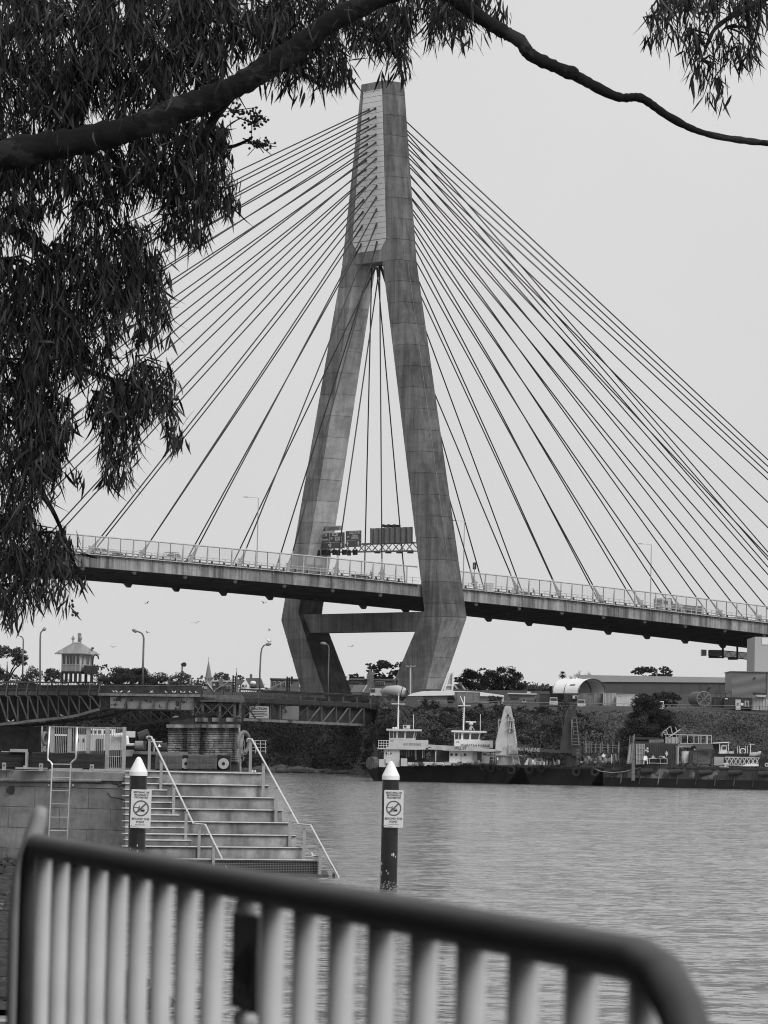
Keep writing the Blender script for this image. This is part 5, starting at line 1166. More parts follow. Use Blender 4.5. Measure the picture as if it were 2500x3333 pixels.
# white arched shelter over containers
ten = thing('arched_shelter', 'white arched fabric shelter on top of containers', 'shelter', at(1885, 2257, YE))
f0, f1 = at(1884, 2256, YE), at(1972, 2257, YE + 5.5); bk_ = at(1797, 2250, YE + 2.5) - f0; bk_.z = 0
hh_ = 48 / ppm(YE); NA = 22
def arch(t, sag=0.0):
    a = math.pi * t; return f0.lerp(f1, .5 - .5 * math.cos(a)) + Vector((0, 0, hh_ * math.sin(a) ** .82))
vs = []; fs = []; KS = [0, .06, .12, .3, .5, .56, .8, 1.0]
for k_ in KS:
    for i in range(NA + 1):
        dz = -0.10 * math.sin(math.pi * min(max((k_ - .12) / .44, 0), 1)) - .1 * math.sin(math.pi * min(max((k_ - .56) / .44, 0), 1))
        vs.append(arch(i / NA) + bk_ * k_ + Vector((0, 0, dz * math.sin(math.pi * i / NA))))
for k_ in range(len(KS) - 1):
    for i in range(NA): a = k_ * (NA + 1) + i; fs.append((a, a + 1, a + NA + 2, a + NA + 1))
MB().add(vs, fs).build('fabric_cover', CANVAS, ten, smooth=True)
mb = MB()
for k_ in (.02, .55, .98): mb.tube([arch(i / NA) + bk_ * k_ - Vector((0, 0, .08)) for i in range(NA + 1)], .07, 6)
mb.build('hoop', DARKST, ten)
vs = [arch(i / NA) + bk_ * .97 for i in range(NA + 1)]; MB().add(vs, [tuple(range(NA + 1))]).build('end_curtain', M('translucent_sheet', .30, .7, .1, .5), ten)
MB().prism([at(1854, 2232.5, YE - .15), at(1872, 2231.5, YE - .15), at(1873, 2227, YE - .15), at(1856, 2228, YE - .15)], (0, .05, 0)).build('logo_patch', DARKST, ten)
# concrete mixer truck drum, cab behind
mx_ = thing('concrete_mixer', 'pale concrete mixer drum beside the end of the old bridge', 'mixer truck', at(1290, 2275, 585))
MB().tube([at(1240, 2252, 587), at(1262, 2247, 586.5), at(1293, 2249, 585.5), at(1312, 2254, 585), at(1327, 2255, 584.6)], [.25, .62, .82, .74, .42], 18).build('drum', M('mixer_paint', .42, .5, .1, .6), mx_, smooth=True)
for x, y, r in ((1309, 2253, .78), (1321, 2255, .6)): MB().torus(at(x, y, 585.1), (1, -.15, -.2), r, .05, 22, 6).build('drum_band', DARKST, mx_)
mb = MB(); mb.pb(1322, 2240, 1326, 2272, 584, .2); mb.pb(1326, 2246, 1330, 2262, 584, .6); mb.beam(at(1327, 2245, 584), at(1331, 2258, 584), .12, .12); mb.build('discharge_frame', DARKST, mx_)
mb = MB(); mb.pb(1203, 2240, 1243, 2264, 588, 2); mb.build('cab', CREAM, mx_); MB().pb(1207, 2243, 1221, 2253, 587.9, .1).build('side_window', GLASS, mx_); MB().pb(1238, 2266, 1326, 2272, 585.5, 1.6).build('chassis', DARKST, mx_)
MB().tube([at(1202, 2262, 587.6), at(1206, 2240, 587.6), at(1240, 2239, 587.6), at(1244, 2262, 587.6)], .06, 6).build('bull_bar', BLACK, mx_)
for x in (1215, 1268, 1290, 1308): c = at(x, 2272, 585); MB().tube([c, c + Vector((0, .4, 0))], .42, 12).build('wheel', RUBBER, mx_)
# long pale roof behind, with white mast frame
pr = thing('pale_roof_shed', 'long low building with bright white curved roof below the near pylon leg', 'building', at(1480, 2285, 600))
rp_ = [(1326, 2264), (1345, 2256), (1372, 2250.5), (1410, 2248.5), (1480, 2249), (1560, 2252), (1640, 2263), (1640, 2268), (1480, 2263), (1326, 2265.5)]
MB().prism([at(x, y, 600) for x, y in rp_], (0, 7, 0)).build('roof', WHITE, pr); MB().pb(1378, 2265, 1640, 2288, 601, 6).build('wall', CREAM, pr)
for i in range(6): x = 1378 + i * 20; MB().pb(x, 2265, x + 19, 2287, 600.9, .12).build('wall_panel', M('mottled_panel', .30, .8, .35, .8), pr)
mf = thing('white_mast', 'white raking mast frame standing behind the pale curved roof', 'frame', at(1458, 2252, 640))
for a, b in (((1438, 2250), (1461, 2186)), ((1446, 2248), (1465, 2190)), ((1472, 2250), (1476, 2188))): MB().beam(at(*a, 640), at(*b, 640), .25, .25, (0, 1, 0)).build('mast_leg', WHITE, mf)
for y in (2230, 2248): MB().beam(at(1446, y, 640), at(1474, y, 640), .18, .18).build('crossbar', WHITE, mf)
MB().prism([at(1442, 2248, 640.3), at(1470, 2248, 640.3), at(1474, 2192, 640.3), at(1462, 2190, 640.3)], (0, .05, 0)).build('sail_panel', CREAM, mf)
gh = thing('tiled_gable_house', 'small house gable with pale edge beside the white mast frame', 'house', at(1490, 2262, 720)); MB().prism([at(1470, 2262, 720), at(1525, 2262, 720), at(1500, 2226, 720), at(1480, 2226, 720)], (0, 4, 0)).build('roof', SLATE, gh)
for a, b in (((1478, 2228), (1497, 2252)), ((1503, 2230), (1518, 2250))): MB().beam(at(*a, 719.6), at(*b, 719.6), .25, .2, (0, 1, 0)).build('barge_board', CREAM, gh)
MB().pb(1496, 2220, 1504, 2234, 719.5, 1).build('chimney', BRICK, gh)
# low yard vehicles / sheds
lo = thing('low_yard_shed', 'low pale site sheds between the white roof and the arched shelter', 'shed', at(1700, 2275, 610)); MB().pb(1655, 2258, 1745, 2278, 610, 4).build('wall', M('drab_shed', .17, .8, .4, .6), lo); MB().pb(1653, 2256, 1747, 2260, 609.6, 5).build('roof', CREAM, lo); MB().pb(1716, 2251, 1727, 2259, 611, 1).build('roof_vent', CREAM, lo); MB().pb(1663, 2264, 1690, 2274, 609.8, .2).build('window', GLASS, lo); MB().pb(1745, 2270, 1790, 2286, 609.5, 3).build('annexe', SHEDW, lo)
def van(label, x0, y0, x1, y1, Y, paint):
    t = thing('parked_vehicle', label, 'vehicle', at((x0 + x1) / 2, y1, Y), 'vehicles parked in the yard'); h = y1 - y0
    MB().pb(x0, y0 + h * .45, x1, y1 - h * .1, Y, 1.6).build('body', paint, t); MB().pb(x0 + 2, y0, x1 - 2, y0 + h * .5, Y + .05, 1.5).build('cabin', paint, t)
    MB().pb(x0 + 3.5, y0 + h * .1, x1 - 3.5, y0 + h * .42, Y - .02, .1).build('windscreen', GLASS, t)
    for x in (x0 + 3, x1 - 3): MB().pb(x - 1.4, y0 + h * .6, x + 1.4, y0 + h * .7, Y - .05, .1).build('headlight', WHITE, t); MB().pb(x - 2, y1 - h * .2, x + 2, y1, Y + .2, 1).build('wheel', RUBBER, t)
    return t
van('boxy pale vehicle front at the left end of the dark containers', 1789, 2270, 1816, 2296, 574, CREAM)
van('pale utility vehicle with rear frame below the shelter', 1879, 2277, 1906, 2302, 572, CREAM)
van('small dark machine beside the low sheds', 1698, 2274, 1714, 2290, 572, STEELMID)
van('small white truck right of the she-oak', 2132, 2282, 2163, 2312, 570, WHITE)
# wire fence along the embankment edge
fe = thing('yard_fence', 'thin wire fence along the top of the embankment', 'fence', at(1900, 2300, 566)); 
fz = lambda x: 2280 + (x - 1360) * .0165
for i in range(46):
    x = 1355 + i * 26; MB().beam(at(x, fz(x), 566), at(x, fz(x) + 22, 566), .05, .05).build('post', DARKST, fe)
MB().tube([at(1355, fz(1355), 566), at(2530, fz(2530), 566)], .035, 5).build('wire', STEELMID, fe); MB().tube([at(1355, fz(1355) + 9, 566), at(2530, fz(2530) + 9, 566)], .025, 5).build('wire', STEELMID, fe)
# stone abutment at the end of the approach span
ab = thing('stone_abutment', 'overgrown stone abutment at the right end of the old bridge', 'abutment', at(1270, 2420, 598)); MB().pb(1235, 2296, 1330, 2420, 600, 8).build('core', STONED, ab)
for i in range(9):
    for j in range(3): x = 1240 + j * 24 + (i % 2) * 8; MB().pb(x, 2300 + i * 9, x + 23, 2308 + i * 9, 599.8, .4).build('stone', STONED if (i + j) % 3 else STONE, ab)

# ================================================================== BARGES, TUGS AND CRANES
W5 = lambda X, Yy: (1180 + X / 4.366, 2220 + Yy / 4.366)
W6 = lambda X, Yy: (1430 + X / 3.95, 2150 + Yy / 3.95)
W7 = lambda X, Yy: (1800 + X / 4.1475, 2150 + Yy / 4.1475)
W8 = lambda X, Yy: (2100 + X / 4.1475, 2050 + Yy / 4.1475)
def zb(mb, Wf, x0, y0, x1, y1, Y, d, mi=0): a = Wf(x0, y0); b = Wf(x1, y1); return mb.pb(a[0], a[1], b[0], b[1], Y, d, mi)
def wz(Wf, x, y, Y): return at(*Wf(x, y), Y)
yb0 = lambda x: 506 - (x - 1180) * 0.018
def hull(name, label, x0, x1, top, rake0, rake1, mat, depth=9, group='work barges'):
    Ya, Yb = yb0(x0), yb0(x1); a = at(x0, 2500, Ya); b = at(x1, 2500, Yb)
    t = thing(name, label, 'barge', (a.x, a.y, 0), group)
    n = (Vector((b.x, b.y, 0)) - Vector((a.x, a.y, 0))).normalized(); s = Vector((-n.y, n.x, 0)) * depth
    A, Bv = Vector((a.x, a.y, 0)), Vector((b.x, b.y, 0))
    p = [A + n * rake0 + Vector((0, 0, -.5)), Bv - n * rake1 + Vector((0, 0, -.5)), Bv + Vector((0, 0, top)), A + Vector((0, 0, top))]
    MB().prism(p, s).build('hull', mat, t)
    MB().prism([A - n * .05 + Vector((0, -.12, top - .16)), Bv + Vector((0, -.12, top - .16)), Bv + Vector((0, -.12, top + .06)), A - n * .05 + Vector((0, -.12, top + .06))], (0, .3, 0)).build('rubbing_strake', M('rusted_strake', .05, .8, .5, 1), t)
    L = (Bv - A).length; k = int(L / 2.2)
    for i in range(1, k):
        q = A + n * (L * i / k); MB().beam(q + Vector((-.15, -.06, .35)) , q + Vector((.15, -.06, top - .2)), .12, .14, (0, 1, 0)).build('hull_rib', mat, t)
    return t, A, n, L
bA, A_, nA, LA = hull('work_barge', 'black raked barge carrying the two white tug houses and pale crane', 1178, 1700, 2.15, 2.0, 2.5, HULLB)
bB, B_, nB, LB = hull('work_barge', 'black barge under the dark crane, third tyre pair hanging on it', 1702, 1962, 2.1, 1.2, 2.0, HULLB)
bC, C_, nC, LC = hull('pontoon', 'long mottled concrete pontoon with cylindrical fenders at the right', 1964, 2580, 2.45, .0, .0, HULLC, 14)
Tk = M('pontoon_waterline', .012, .7, .3, .6)
MB().prism([C_ + Vector((0, -.1, -.5)), C_ + nC * LC + Vector((0, -.1, -.5)), C_ + nC * LC + Vector((0, -.1, 1.05)), C_ + Vector((0, -.1, 1.05))], (0, .2, 0)).build('waterline_band', Tk, bC)
# tyre fenders
for (x, y), r, lab in (((W6(660, 1385)), 14, 'second large tyre from the left on the black barge side'), (W6(775, 1375), 8.5, 'small tyre between two large ones on the black barge'), (W6(920, 1410), 15, 'large tyre below the pale crane base'), (W6(1155, 1408), 15, 'large tyre just right of the pale crane base'), (W6(560, 1372), 12, 'dim leftmost tyre on the black barge side'),
                       (W6(1310, 1390), 12, 'dim tyre at the seam of the two black barges'), (W7(315, 1505), 15, 'large tyre under the dark crane base'), (W7(565, 1505), 15, 'rightmost large tyre, where the mooring rope starts')):
    Y = yb0(x) - .55; R = r / ppm(Y); c = at(x, y, Y); o = MB(); o.torus(c, (0.1, 1, 0), R * .72, R * .30, 22, 10); o = o.build('tyre_fender', RUBBER, None, lab, 'tyre', 'tyres hung on the barges', smooth=True, loc=c)
    MB().tube([c + Vector((0, .1, R)), c + Vector((0, .3, R + .6))], .03, 5).build('chain', DARKST, o)
# pontoon fenders
FX = [(W7(795, 1480), W7(985, 1472)), (W7(1180, 1482), W7(1350, 1475)), (W8(-60, 1912), W8(120, 1898)), (W8(325, 1922), W8(505, 1905)), (W8(722, 1932), W8(905, 1915)), (W8(1122, 1930), W8(1310, 1920)), (W8(1520, 1945), W8(1700, 1935))]
nm = ['leftmost', 'second', 'third', 'fourth', 'fifth', 'sixth', 'rightmost']
for (a, b), w_ in zip(FX, nm):
    Y = yb0(a[0]) - .7; p, q = at(*a, Y), at(*b, Y); o = MB().tube([p, q], .32, 14).build('pontoon_fender', RUBBER, None, f'{w_} black cylindrical fender along the pontoon, counting from the left', 'fender', 'pontoon fenders', loc=p)
    for f in (.1, .9): m_ = p.lerp(q, f); MB().beam(m_ + Vector((0, .1, .2)), m_ + Vector((.3, .6, 1.2)), .05, .05).build('chain', DARKST, o)
o = MB().tube([at(*W7(530, 1450), yb0(1930) - .6), at(*W7(650, 1495), yb0(1950) - .9), at(*W7(800, 1515), yb0(1990) - 1), at(*W7(960, 1500), yb0(2030) - .9), at(*W7(1080, 1470), yb0(2060) - .7), at(*W7(1190, 1440), yb0(2080) - .4)], .05, 5).build('mooring_rope', ROPE, None, 'slack mooring rope between the black barge and the pontoon', 'rope')
o = MB(); zb(o, W7, 1065, 1130, 1110, 1620, yb0(2065) - 1.0, .5); o.build('timber_pile', TIMBERL, None, 'pale timber pile standing at the pontoon side below the ladders', 'pile')

# tug house 1
Y1 = 499.0
t1 = thing('tug', 'pale tug with wheelhouse and NO SMOKING on its upper band', 'tug', at(1320, 2494, Y1))
MB().prism([wz(W5, 300, 1205, Y1 + .3), wz(W5, 528, 1205, Y1 + .3), wz(W5, 528, 958, Y1 + .3), wz(W5, 306, 958, Y1 + .3)], (0, 3.5, 0)).build('deckhouse', CREAM, t1)
MB().prism([wz(W5, 330, 945, Y1), wz(W5, 370, 900, Y1), wz(W5, 382, 822, Y1), wz(W5, 935, 824, Y1), wz(W5, 935, 958, Y1), wz(W5, 740, 962, Y1), wz(W5, 400, 955, Y1)], (0, 4.2, 0)).build('upper_band', CREAM, t1)
zb(MB(), W5, 212, 936, 420, 955, Y1 - .1, 4).build('side_deck', CREAM, t1); zb(MB(), W5, 900, 938, 1068, 958, Y1, 4).build('awning', CREAM, t1)
MB().prism([wz(W5, 378, 822, Y1 + .4), wz(W5, 752, 822, Y1 + .4), wz(W5, 778, 690, Y1 + .4), wz(W5, 378, 690, Y1 + .4)], (0, 3, 0)).build('wheelhouse', CREAM, t1)
zb(MB(), W5, 340, 668, 845, 694, Y1 + .1, 3.8).build('roof', WHITED, t1)
for a, b in ((388, 436), (446, 480), (506, 594)): wn = zb(MB(), W5, a, 704, b, 795, Y1 + .36, .1).build('window', GLASS, t1); zb(MB(), W5, a - 4, 795, b + 4, 802, Y1 + .3, .1).build('sill', WHITE, wn)
wn = MB().prism([wz(W5, 615, 796, Y1 + .36), wz(W5, 718, 796, Y1 + .36), wz(W5, 734, 706, Y1 + .36), wz(W5, 626, 706, Y1 + .36)], (0, .1, 0)).build('window', GLASS, t1); MB().prism([wz(W5, 734, 796, Y1 + .36), wz(W5, 750, 796, Y1 + .36), wz(W5, 772, 710, Y1 + .36), wz(W5, 752, 706, Y1 + .36)], (0, .1, 0)).build('window', GLASS, t1)
zb(MB(), W5, 498, 400, 520, 665, Y1 + 1, .2).build('mast', WHITE, t1); zb(MB(), W5, 504, 185, 520, 400, Y1 + 1, .15).build('mast_top', WHITE, t1); zb(MB(), W5, 412, 306, 608, 316, Y1 + .9, .1).build('crosstree', WHITE, t1)
for i in range(9): zb(MB(), W5, 490, 375 + i * 32, 498, 381 + i * 32, Y1 + 1, .1).build('mast_step', WHITE, t1)
MB().tube([wz(W5, 512, 190, Y1 + 1), wz(W5, 514, 160, Y1 + 1)], .08, 6).build('mast_light', CREAM, t1)
zb(MB(), W5, 722, 460, 730, 665, Y1 + 1, .1).build('aerial', WHITE, t1); wn = zb(MB(), W5, 575, 610, 676, 662, Y1 + .5, .1).build('roof_board', WHITED, t1); zb(MB(), W5, 590, 618, 625, 645, Y1 + .45, .06).build('scribble', DARKST, wn)
for x in (440, 476): MB().ball(wz(W5, x, 655, Y1 + .5), .14).build('horn', WHITE, t1)
for x in (224, 262, 300, 338, 374): zb(MB(), W5, x, 826, x + 5, 938, Y1 - .05, .06).build('stanchion', WHITE, t1)
for y in (828, 866, 902): zb(MB(), W5, 222, y, 380, y + 6, Y1 - .08, .05).build('guard_rail', WHITE, t1)
text('lettering', 'NO SMOKING', .42, M('faded_ink', .17), t1, wz(W5, 708, 886, Y1 - .03), (1, 0, 0), (0, 0, 1), width=.8)
zb(MB(), W5, 392, 828, 440, 842, Y1 - .02, .04).build('name_plate', STEELMID, t1)
zb(MB(), W5, 528, 958, 905, 1195, Y1 + 2.6, .5).build('canopy_shade_sheet', DARKST, t1)  # dark sheet standing for the shaded interior under the canopy
crng = random.Random(9)
for i in range(16):
    x = 540 + i * 22 + crng.uniform(-6, 6); zb(MB(), W5, x, 965, x + crng.uniform(10, 20), crng.uniform(1030, 1110), Y1 + .8 + crng.uniform(0, .8), .12).build('hanging_gear', (ROPE, DARKST, CLUTTER, DARKST, CREAM)[i % 5] if i != 9 else WHITE, t1)
zb(MB(), W5, 1034, 955, 1048, 1140, Y1 + .2, .15).build('awning_post', CREAM, t1); MB().prism([wz(W5, 1012, 958, Y1 + .2), wz(W5, 1066, 958, Y1 + .2), wz(W5, 1048, 985, Y1 + .2), wz(W5, 1034, 985, Y1 + .2)], (0, .1, 0)).build('bracket', CREAM, t1)
for x in (340, 402): MB().tube([wz(W5, x, 1015, Y1 + .25), wz(W5, x, 1015, Y1 + .4)], .11, 12).build('porthole', GLASS, t1)
nb = zb(MB(), W5, 354, 992, 392, 1062, Y1 + .2, .1).build('safety_notice', WHITE, t1)
for i in range(4): zb(MB(), W5, 360, 1004 + i * 12, 386, 1009 + i * 12, Y1 + .17, .05).build('printed_line', STEELMID, nb)
zb(MB(), W5, 236, 1095, 330, 1208, Y1 - .3, 1.2).build('deck_locker', CREAM, t1); zb(MB(), W5, 330, 1085, 398, 1155, Y1 - .5, 1).build('deck_locker', WHITED, t1); zb(MB(), W5, 545, 1085, 635, 1195, Y1 - .2, 1).build('deck_locker', CREAM, t1)
zb(MB(), W5, 640, 1140, 735, 1195, Y1 - .3, 1).build('winch_base', CREAM, t1); zb(MB(), W5, 740, 1132, 865, 1170, Y1 - .2, .8).build('trolley', DARKST, t1)
def clutter(name, label, Wf, x0, x1, ybase, hmax, Y, n, seed, mats, cat='gear'):
    r = random.Random(seed); t = thing(name, label, cat, wz(Wf, (x0 + x1) / 2, ybase, Y))
    for i in range(n):
        x = r.uniform(x0, x1); h = r.uniform(.25, 1) * hmax; w = r.uniform(12, 40); dy = r.uniform(-.5, .8); kind = r.random(); m = r.choice(mats); mb = MB()
        if kind < .4: zb(mb, Wf, x, ybase - h, x + w, ybase, Y + dy, .6)
        elif kind < .7: a = wz(Wf, x, ybase - h * .4, Y + dy); mb.tube([a, a + Vector((w / 90, .1, 0))], h / 4.1 / ppm(Y) * .45, 10)
        elif kind < .85: mb.beam(wz(Wf, x, ybase, Y + dy), wz(Wf, x + r.uniform(-25, 25), ybase - h * 1.1, Y + dy), .08, .08)
        else: mb.ball(wz(Wf, x, ybase - h * .4, Y + dy), h / 4.1 / ppm(Y) * .5, 8, 6)
        mb.build('piece', m, t)
    return t
MX = [CLUTTER, CREAM, DARKST, STEELMID, CONTM, WHITED]
clutter('deck_gear', 'low jumble of winches and gear on deck between the two tugs', W5, 640, 1400, 1190, 60, Y1 - 1.2, 26, 1, MX)
zb(MB(), W5, 860, 1140, 1380, 1180, Y1 - .9, .8).build('deck_coaming', CREAM, None, 'pale deck coaming running between the two tugs', 'coaming')
stn = thing('hawser_reel', 'dark rope-covered reel at the stern left of the pale tug', 'reel', wz(W5, 150, 1210, Y1)); MB().tube([wz(W5, 110, 1150, Y1 - .3), wz(W5, 180, 1150, Y1 + .3)], .75, 16).build('drum', M('netting', .09, .9, .5, 3), stn); zb(MB(), W5, 145, 1150, 152, 1212, Y1 - .6, .1).build('frame', CREAM, stn); zb(MB(), W5, 172, 1150, 180, 1212, Y1 - .6, .1).build('frame', CREAM, stn)

# tug house 2
Y2 = 498.0
t2 = thing('tug', 'white tug with radar mast and company name on its upper band', 'tug', at(1530, 2484, Y2))
zb(MB(), W6, 130, 1160, 640, 1318, Y2 + .8, 3.5).build('deckhouse', WHITE, t2); zb(MB(), W6, 195, 1025, 690, 1118, Y2, 4).build('upper_band', WHITE, t2); zb(MB(), W6, 46, 1143, 690, 1162, Y2, 4.4).build('boat_deck', WHITED, t2)
MB().prism([wz(W6, 195, 1030, Y2 + .3), wz(W6, 525, 1030, Y2 + .3), wz(W6, 545, 922, Y2 + .3), wz(W6, 195, 922, Y2 + .3)], (0, 3, 0)).build('wheelhouse', WHITE, t2); zb(MB(), W6, 160, 902, 608, 924, Y2, 3.8).build('roof', WHITE, t2)
for a, b in ((204, 246), (256, 282), (310, 386)): wn = zb(MB(), W6, a, 936, b, 1010, Y2 + .26, .1).build('window', GLASS, t2); zb(MB(), W6, a - 3, 1010, b + 3, 1016, Y2 + .2, .1).build('sill', WHITED, wn)
for q in ([(406, 1013), (500, 1013), (512, 940), (412, 940)], [(514, 1012), (530, 1012), (543, 945), (528, 940)]): MB().prism([wz(W6, *p, Y2 + .26) for p in q], (0, .1, 0)).build('window', GLASS, t2)
MB().prism([wz(W6, 302, 895, Y2 + 1), wz(W6, 320, 895, Y2 + 1), wz(W6, 332, 460, Y2 + 1), wz(W6, 320, 460, Y2 + 1)], (0, .2, 0)).build('mast', WHITE, t2); zb(MB(), W6, 242, 576, 404, 584, Y2 + .9, .1).build('crosstree', WHITE, t2); MB().beam(wz(W6, 268, 455, Y2 + 1), wz(W6, 318, 572, Y2 + 1), .1, .1, (0, 1, 0)).build('flag_staff', WHITE, t2)
for i in range(9): zb(MB(), W6, 296, 620 + i * 28, 304, 626 + i * 28, Y2 + 1, .1).build('mast_step', WHITE, t2)
zb(MB(), W6, 340, 782, 474, 796, Y2 + .8, .2).build('radar_scanner', WHITE, t2); MB().ball(wz(W6, 408, 812, Y2 + .9), .26, 10, 6, 0, (1.1, 1, .7)).build('radar_head', WHITED, t2)
for a, b in ((380, 896), (400, 896), (418, 896), (452, 896)): MB().beam(wz(W6, 408, 825, Y2 + .9), wz(W6, a, b, Y2 + .9), .07, .07).build('radar_leg', CREAM, t2)
zb(MB(), W6, 525, 690, 531, 900, Y2 + 1, .08).build('aerial', WHITE, t2)
text('lettering', 'WARATAH MARINE', .46, M('name_ink', .06), t2, wz(W6, 462, 1094, Y2 - .04), (1, 0, 0), (0, 0, 1), width=.86); text('lettering', '.COM.AU', .22, STEELMID, t2, wz(W6, 605, 1102, Y2 - .04), (1, 0, 0), (0, 0, 1)); zb(MB(), W6, 216, 1040, 256, 1052, Y2 - .03, .04).build('name_plate', STEELMID, t2)
for x in (157, 218, 330): MB().tube([wz(W6, x, 1210, Y2 + .74), wz(W6, x, 1210, Y2 + .9)], .17, 12).build('porthole', GLASS, t2)
for x in (572, 594): MB().tube([wz(W6, x, 1208, Y2 + .74), wz(W6, x, 1208, Y2 + .9)], .12, 10).build('porthole', GLASS, t2)
for a, b, m in ((430, 485, ROPE), (490, 545, M('hanging_net', .07, .9, .5, 4))): zb(MB(), W6, a, 1168, b, 1300, Y2 + .6, .15).build('hanging_net', m, t2)
for x in (640, 690, 725): zb(MB(), W6, x, 1180, x + 6, 1312, Y2 + .4, .08).build('gate_bar', WHITE, t2)
for y in (1190, 1235, 1275): zb(MB(), W6, 640, y, 728, y + 6, Y2 + .4, .06).build('gate_bar', WHITE, t2)
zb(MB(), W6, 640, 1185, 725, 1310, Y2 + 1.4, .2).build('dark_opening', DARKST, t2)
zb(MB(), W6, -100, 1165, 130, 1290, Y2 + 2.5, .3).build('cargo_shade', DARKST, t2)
clutter('deck_gear', 'winches and small gear on deck in front of the white tug', W6, 160, 520, 1335, 55, Y2 - 1.0, 16, 2, [CREAM, CREAM, STEELMID, CLUTTER])
po = thing('hand_pump', 'thin black hand pump standing on deck before the white tug', 'pump', wz(W6, 280, 1325, Y2 - 1)); zb(MB(), W6, 276, 1212, 284, 1300, Y2 - 1, .08).build('stem', BLACK, po); zb(MB(), W6, 270, 1210, 290, 1218, Y2 - 1, .1).build('handle', BLACK, po); MB().tube([wz(W6, 280, 1300, Y2 - 1), wz(W6, 280, 1328, Y2 - 1)], [.08, .28], 8).build('foot', BLACK, po)

# cranes
def crane(label, jiblabel, Wf, Y, base, tower, ridge, mat, face, side, jib, txt, txtm, txtpos, txts):
    t = thing('deck_crane', label, 'crane', wz(Wf, (base[0] + base[2]) / 2, base[3], Y), 'deck cranes')
    x0, y0, x1, y1 = base; r = (x1 - x0) / 2 / 4 / ppm(Y) * .98; c = (x0 + x1) / 2
    MB().tube([wz(Wf, c, y1, Y + 1.2), wz(Wf, c, y0, Y + 1.2)], r, 22).build('pedestal', mat, t)
    MB().prism([wz(Wf, *p, Y) for p in tower], (0, 2.2, 0)).build('tower', [face], t)
    MB().prism([wz(Wf, *p, Y - .05) for p in side], (0, .3, 0)).build('side_face', mat, t)
    MB().prism([wz(Wf, *p, Y - .3) for p in jib], (0, .8, 0)).build('jib', mat, t)
    if txt: text('lettering', txt, txts, txtm, t, wz(Wf, *txtpos, Y - .34), (1, 0, 0), (0, 0, 1), width=.85, bold=.01)
    return t
PALEC = M('pale_crane_paint', .46, .6, .15, .8); PALES = M('pale_crane_side', .40, .6, .25, 1.2)
k1 = crane('pale grey tapered deck crane with its jib lowered over the white tug', None, W6, 494.5, (735, 1225, 955, 1345), [(722, 1218), (880, 1218), (884, 1000), (905, 600), (840, 600), (812, 720), (775, 850), (728, 1050)], None, PALES, PALEC,
           [(884, 1215), (1012, 1212), (1008, 1120), (985, 930), (950, 740), (920, 590), (895, 582), (850, 582), (838, 600), (880, 700)], [(800, 1165), (640, 1172), (0, 1150), (-170, 1100), (-170, 1078), (0, 1088), (430, 1110), (800, 1150)], 'WLL 3T', M('jib_ink', .15), (274, 1126), .50)
# the cranes' ladders, cabs, fittings
for i in range(22): y = 735 + i * 21; MB().pb(*W6(945 + (y - 735) * .11, y), *W6(962 + (y - 735) * .11, y + 5), 494.2, .1).build('ladder_rung', WHITE, k1)
MB().prism([wz(W6, 884, 730, 494.3), wz(W6, 922, 730, 494.3), wz(W6, 942, 925, 494.3), wz(W6, 905, 925, 494.3)], (0, .1, 0)).build('cable_slot', DARKST, k1)
for x in (890, 908): MB().beam(wz(W6, x, 735, 494.1), wz(W6, x + 14, 925, 494.1), .06, .06).build('slot_bar', WHITED, k1)
for y in (765, 865): zb(MB(), W6, 872, y, 968, y + 8, 494.0, .2).build('ladder_cage', PALEC, k1)
MB().tube([wz(W6, 884, 706, 494.2), wz(W6, 884, 706, 494.5)], .12, 10).build('sheave_hole', BLACK, k1)
mb = MB(); zb(mb, W6, 756, 765, 762, 905, 494.6, .1); zb(mb, W6, 756, 760, 800, 770, 494.6, 1); mb.build('cab_frame', PALEC, k1); zb(MB(), W6, 762, 772, 792, 880, 494.9, .1).build('cab_window', STEELMID, k1)
zb(MB(), W6, 890, 1085, 1000, 1205, 494.2, .3).build('control_box', M('rusty_white', .4, .7, .4, 2), k1)
for i in range(8): MB().beam(wz(W6, 940 + i * 3, 1225 + i * 15, 493.8), wz(W6, 1010 + i * 5, 1222 + i * 15, 493.8), .06, .05).build('stair_tread', CREAM, k1)
for a in (0, 68): MB().beam(wz(W6, 940 + a, 1220, 493.8), wz(W6, 965 + a * 1.1, 1345, 493.8), .07, .07).build('stair_string', CREAM, k1)
MB().torus(wz(W6, 835, 1222, 495.7), (0, 0, 1), 2.05, .1, 30, 6).build('slew_ring', STEELMID, k1); zb(MB(), W6, 742, 1248, 758, 1280, 493.6, .1).build('notice', WHITE, k1)
k2 = crane('dark tapered deck crane standing on the black barge', None, W7, 493.0, (150, 1285, 330, 1425), [(100, 1245), (262, 1250), (250, 900), (244, 660), (205, 655), (170, 780), (140, 950), (112, 1130)], None, DARKST, M('dark_crane_paint', .038, .6, .2, .8),
           [(262, 1290), (390, 1285), (388, 1180), (352, 950), (325, 780), (300, 645), (244, 642), (200, 655), (245, 700)], [(104, 1250), (-200, 1235), (-480, 1178), (-480, 1118), (-200, 1180), (104, 1215)], None, None, None, None)
text('lettering', 'WARATAH MARINE', .62, M('dull_white_letters', .30), k2, wz(W6, 1052, 1143, 492.6), (1, 0, -.03), (0, 0, 1), width=.82, bold=.012)
MB().prism([wz(W7, 262, 800, 492.7), wz(W7, 300, 800, 492.7), wz(W7, 318, 985, 492.7), wz(W7, 275, 985, 492.7)], (0, .1, 0)).build('cable_slot', BLACK, k2)
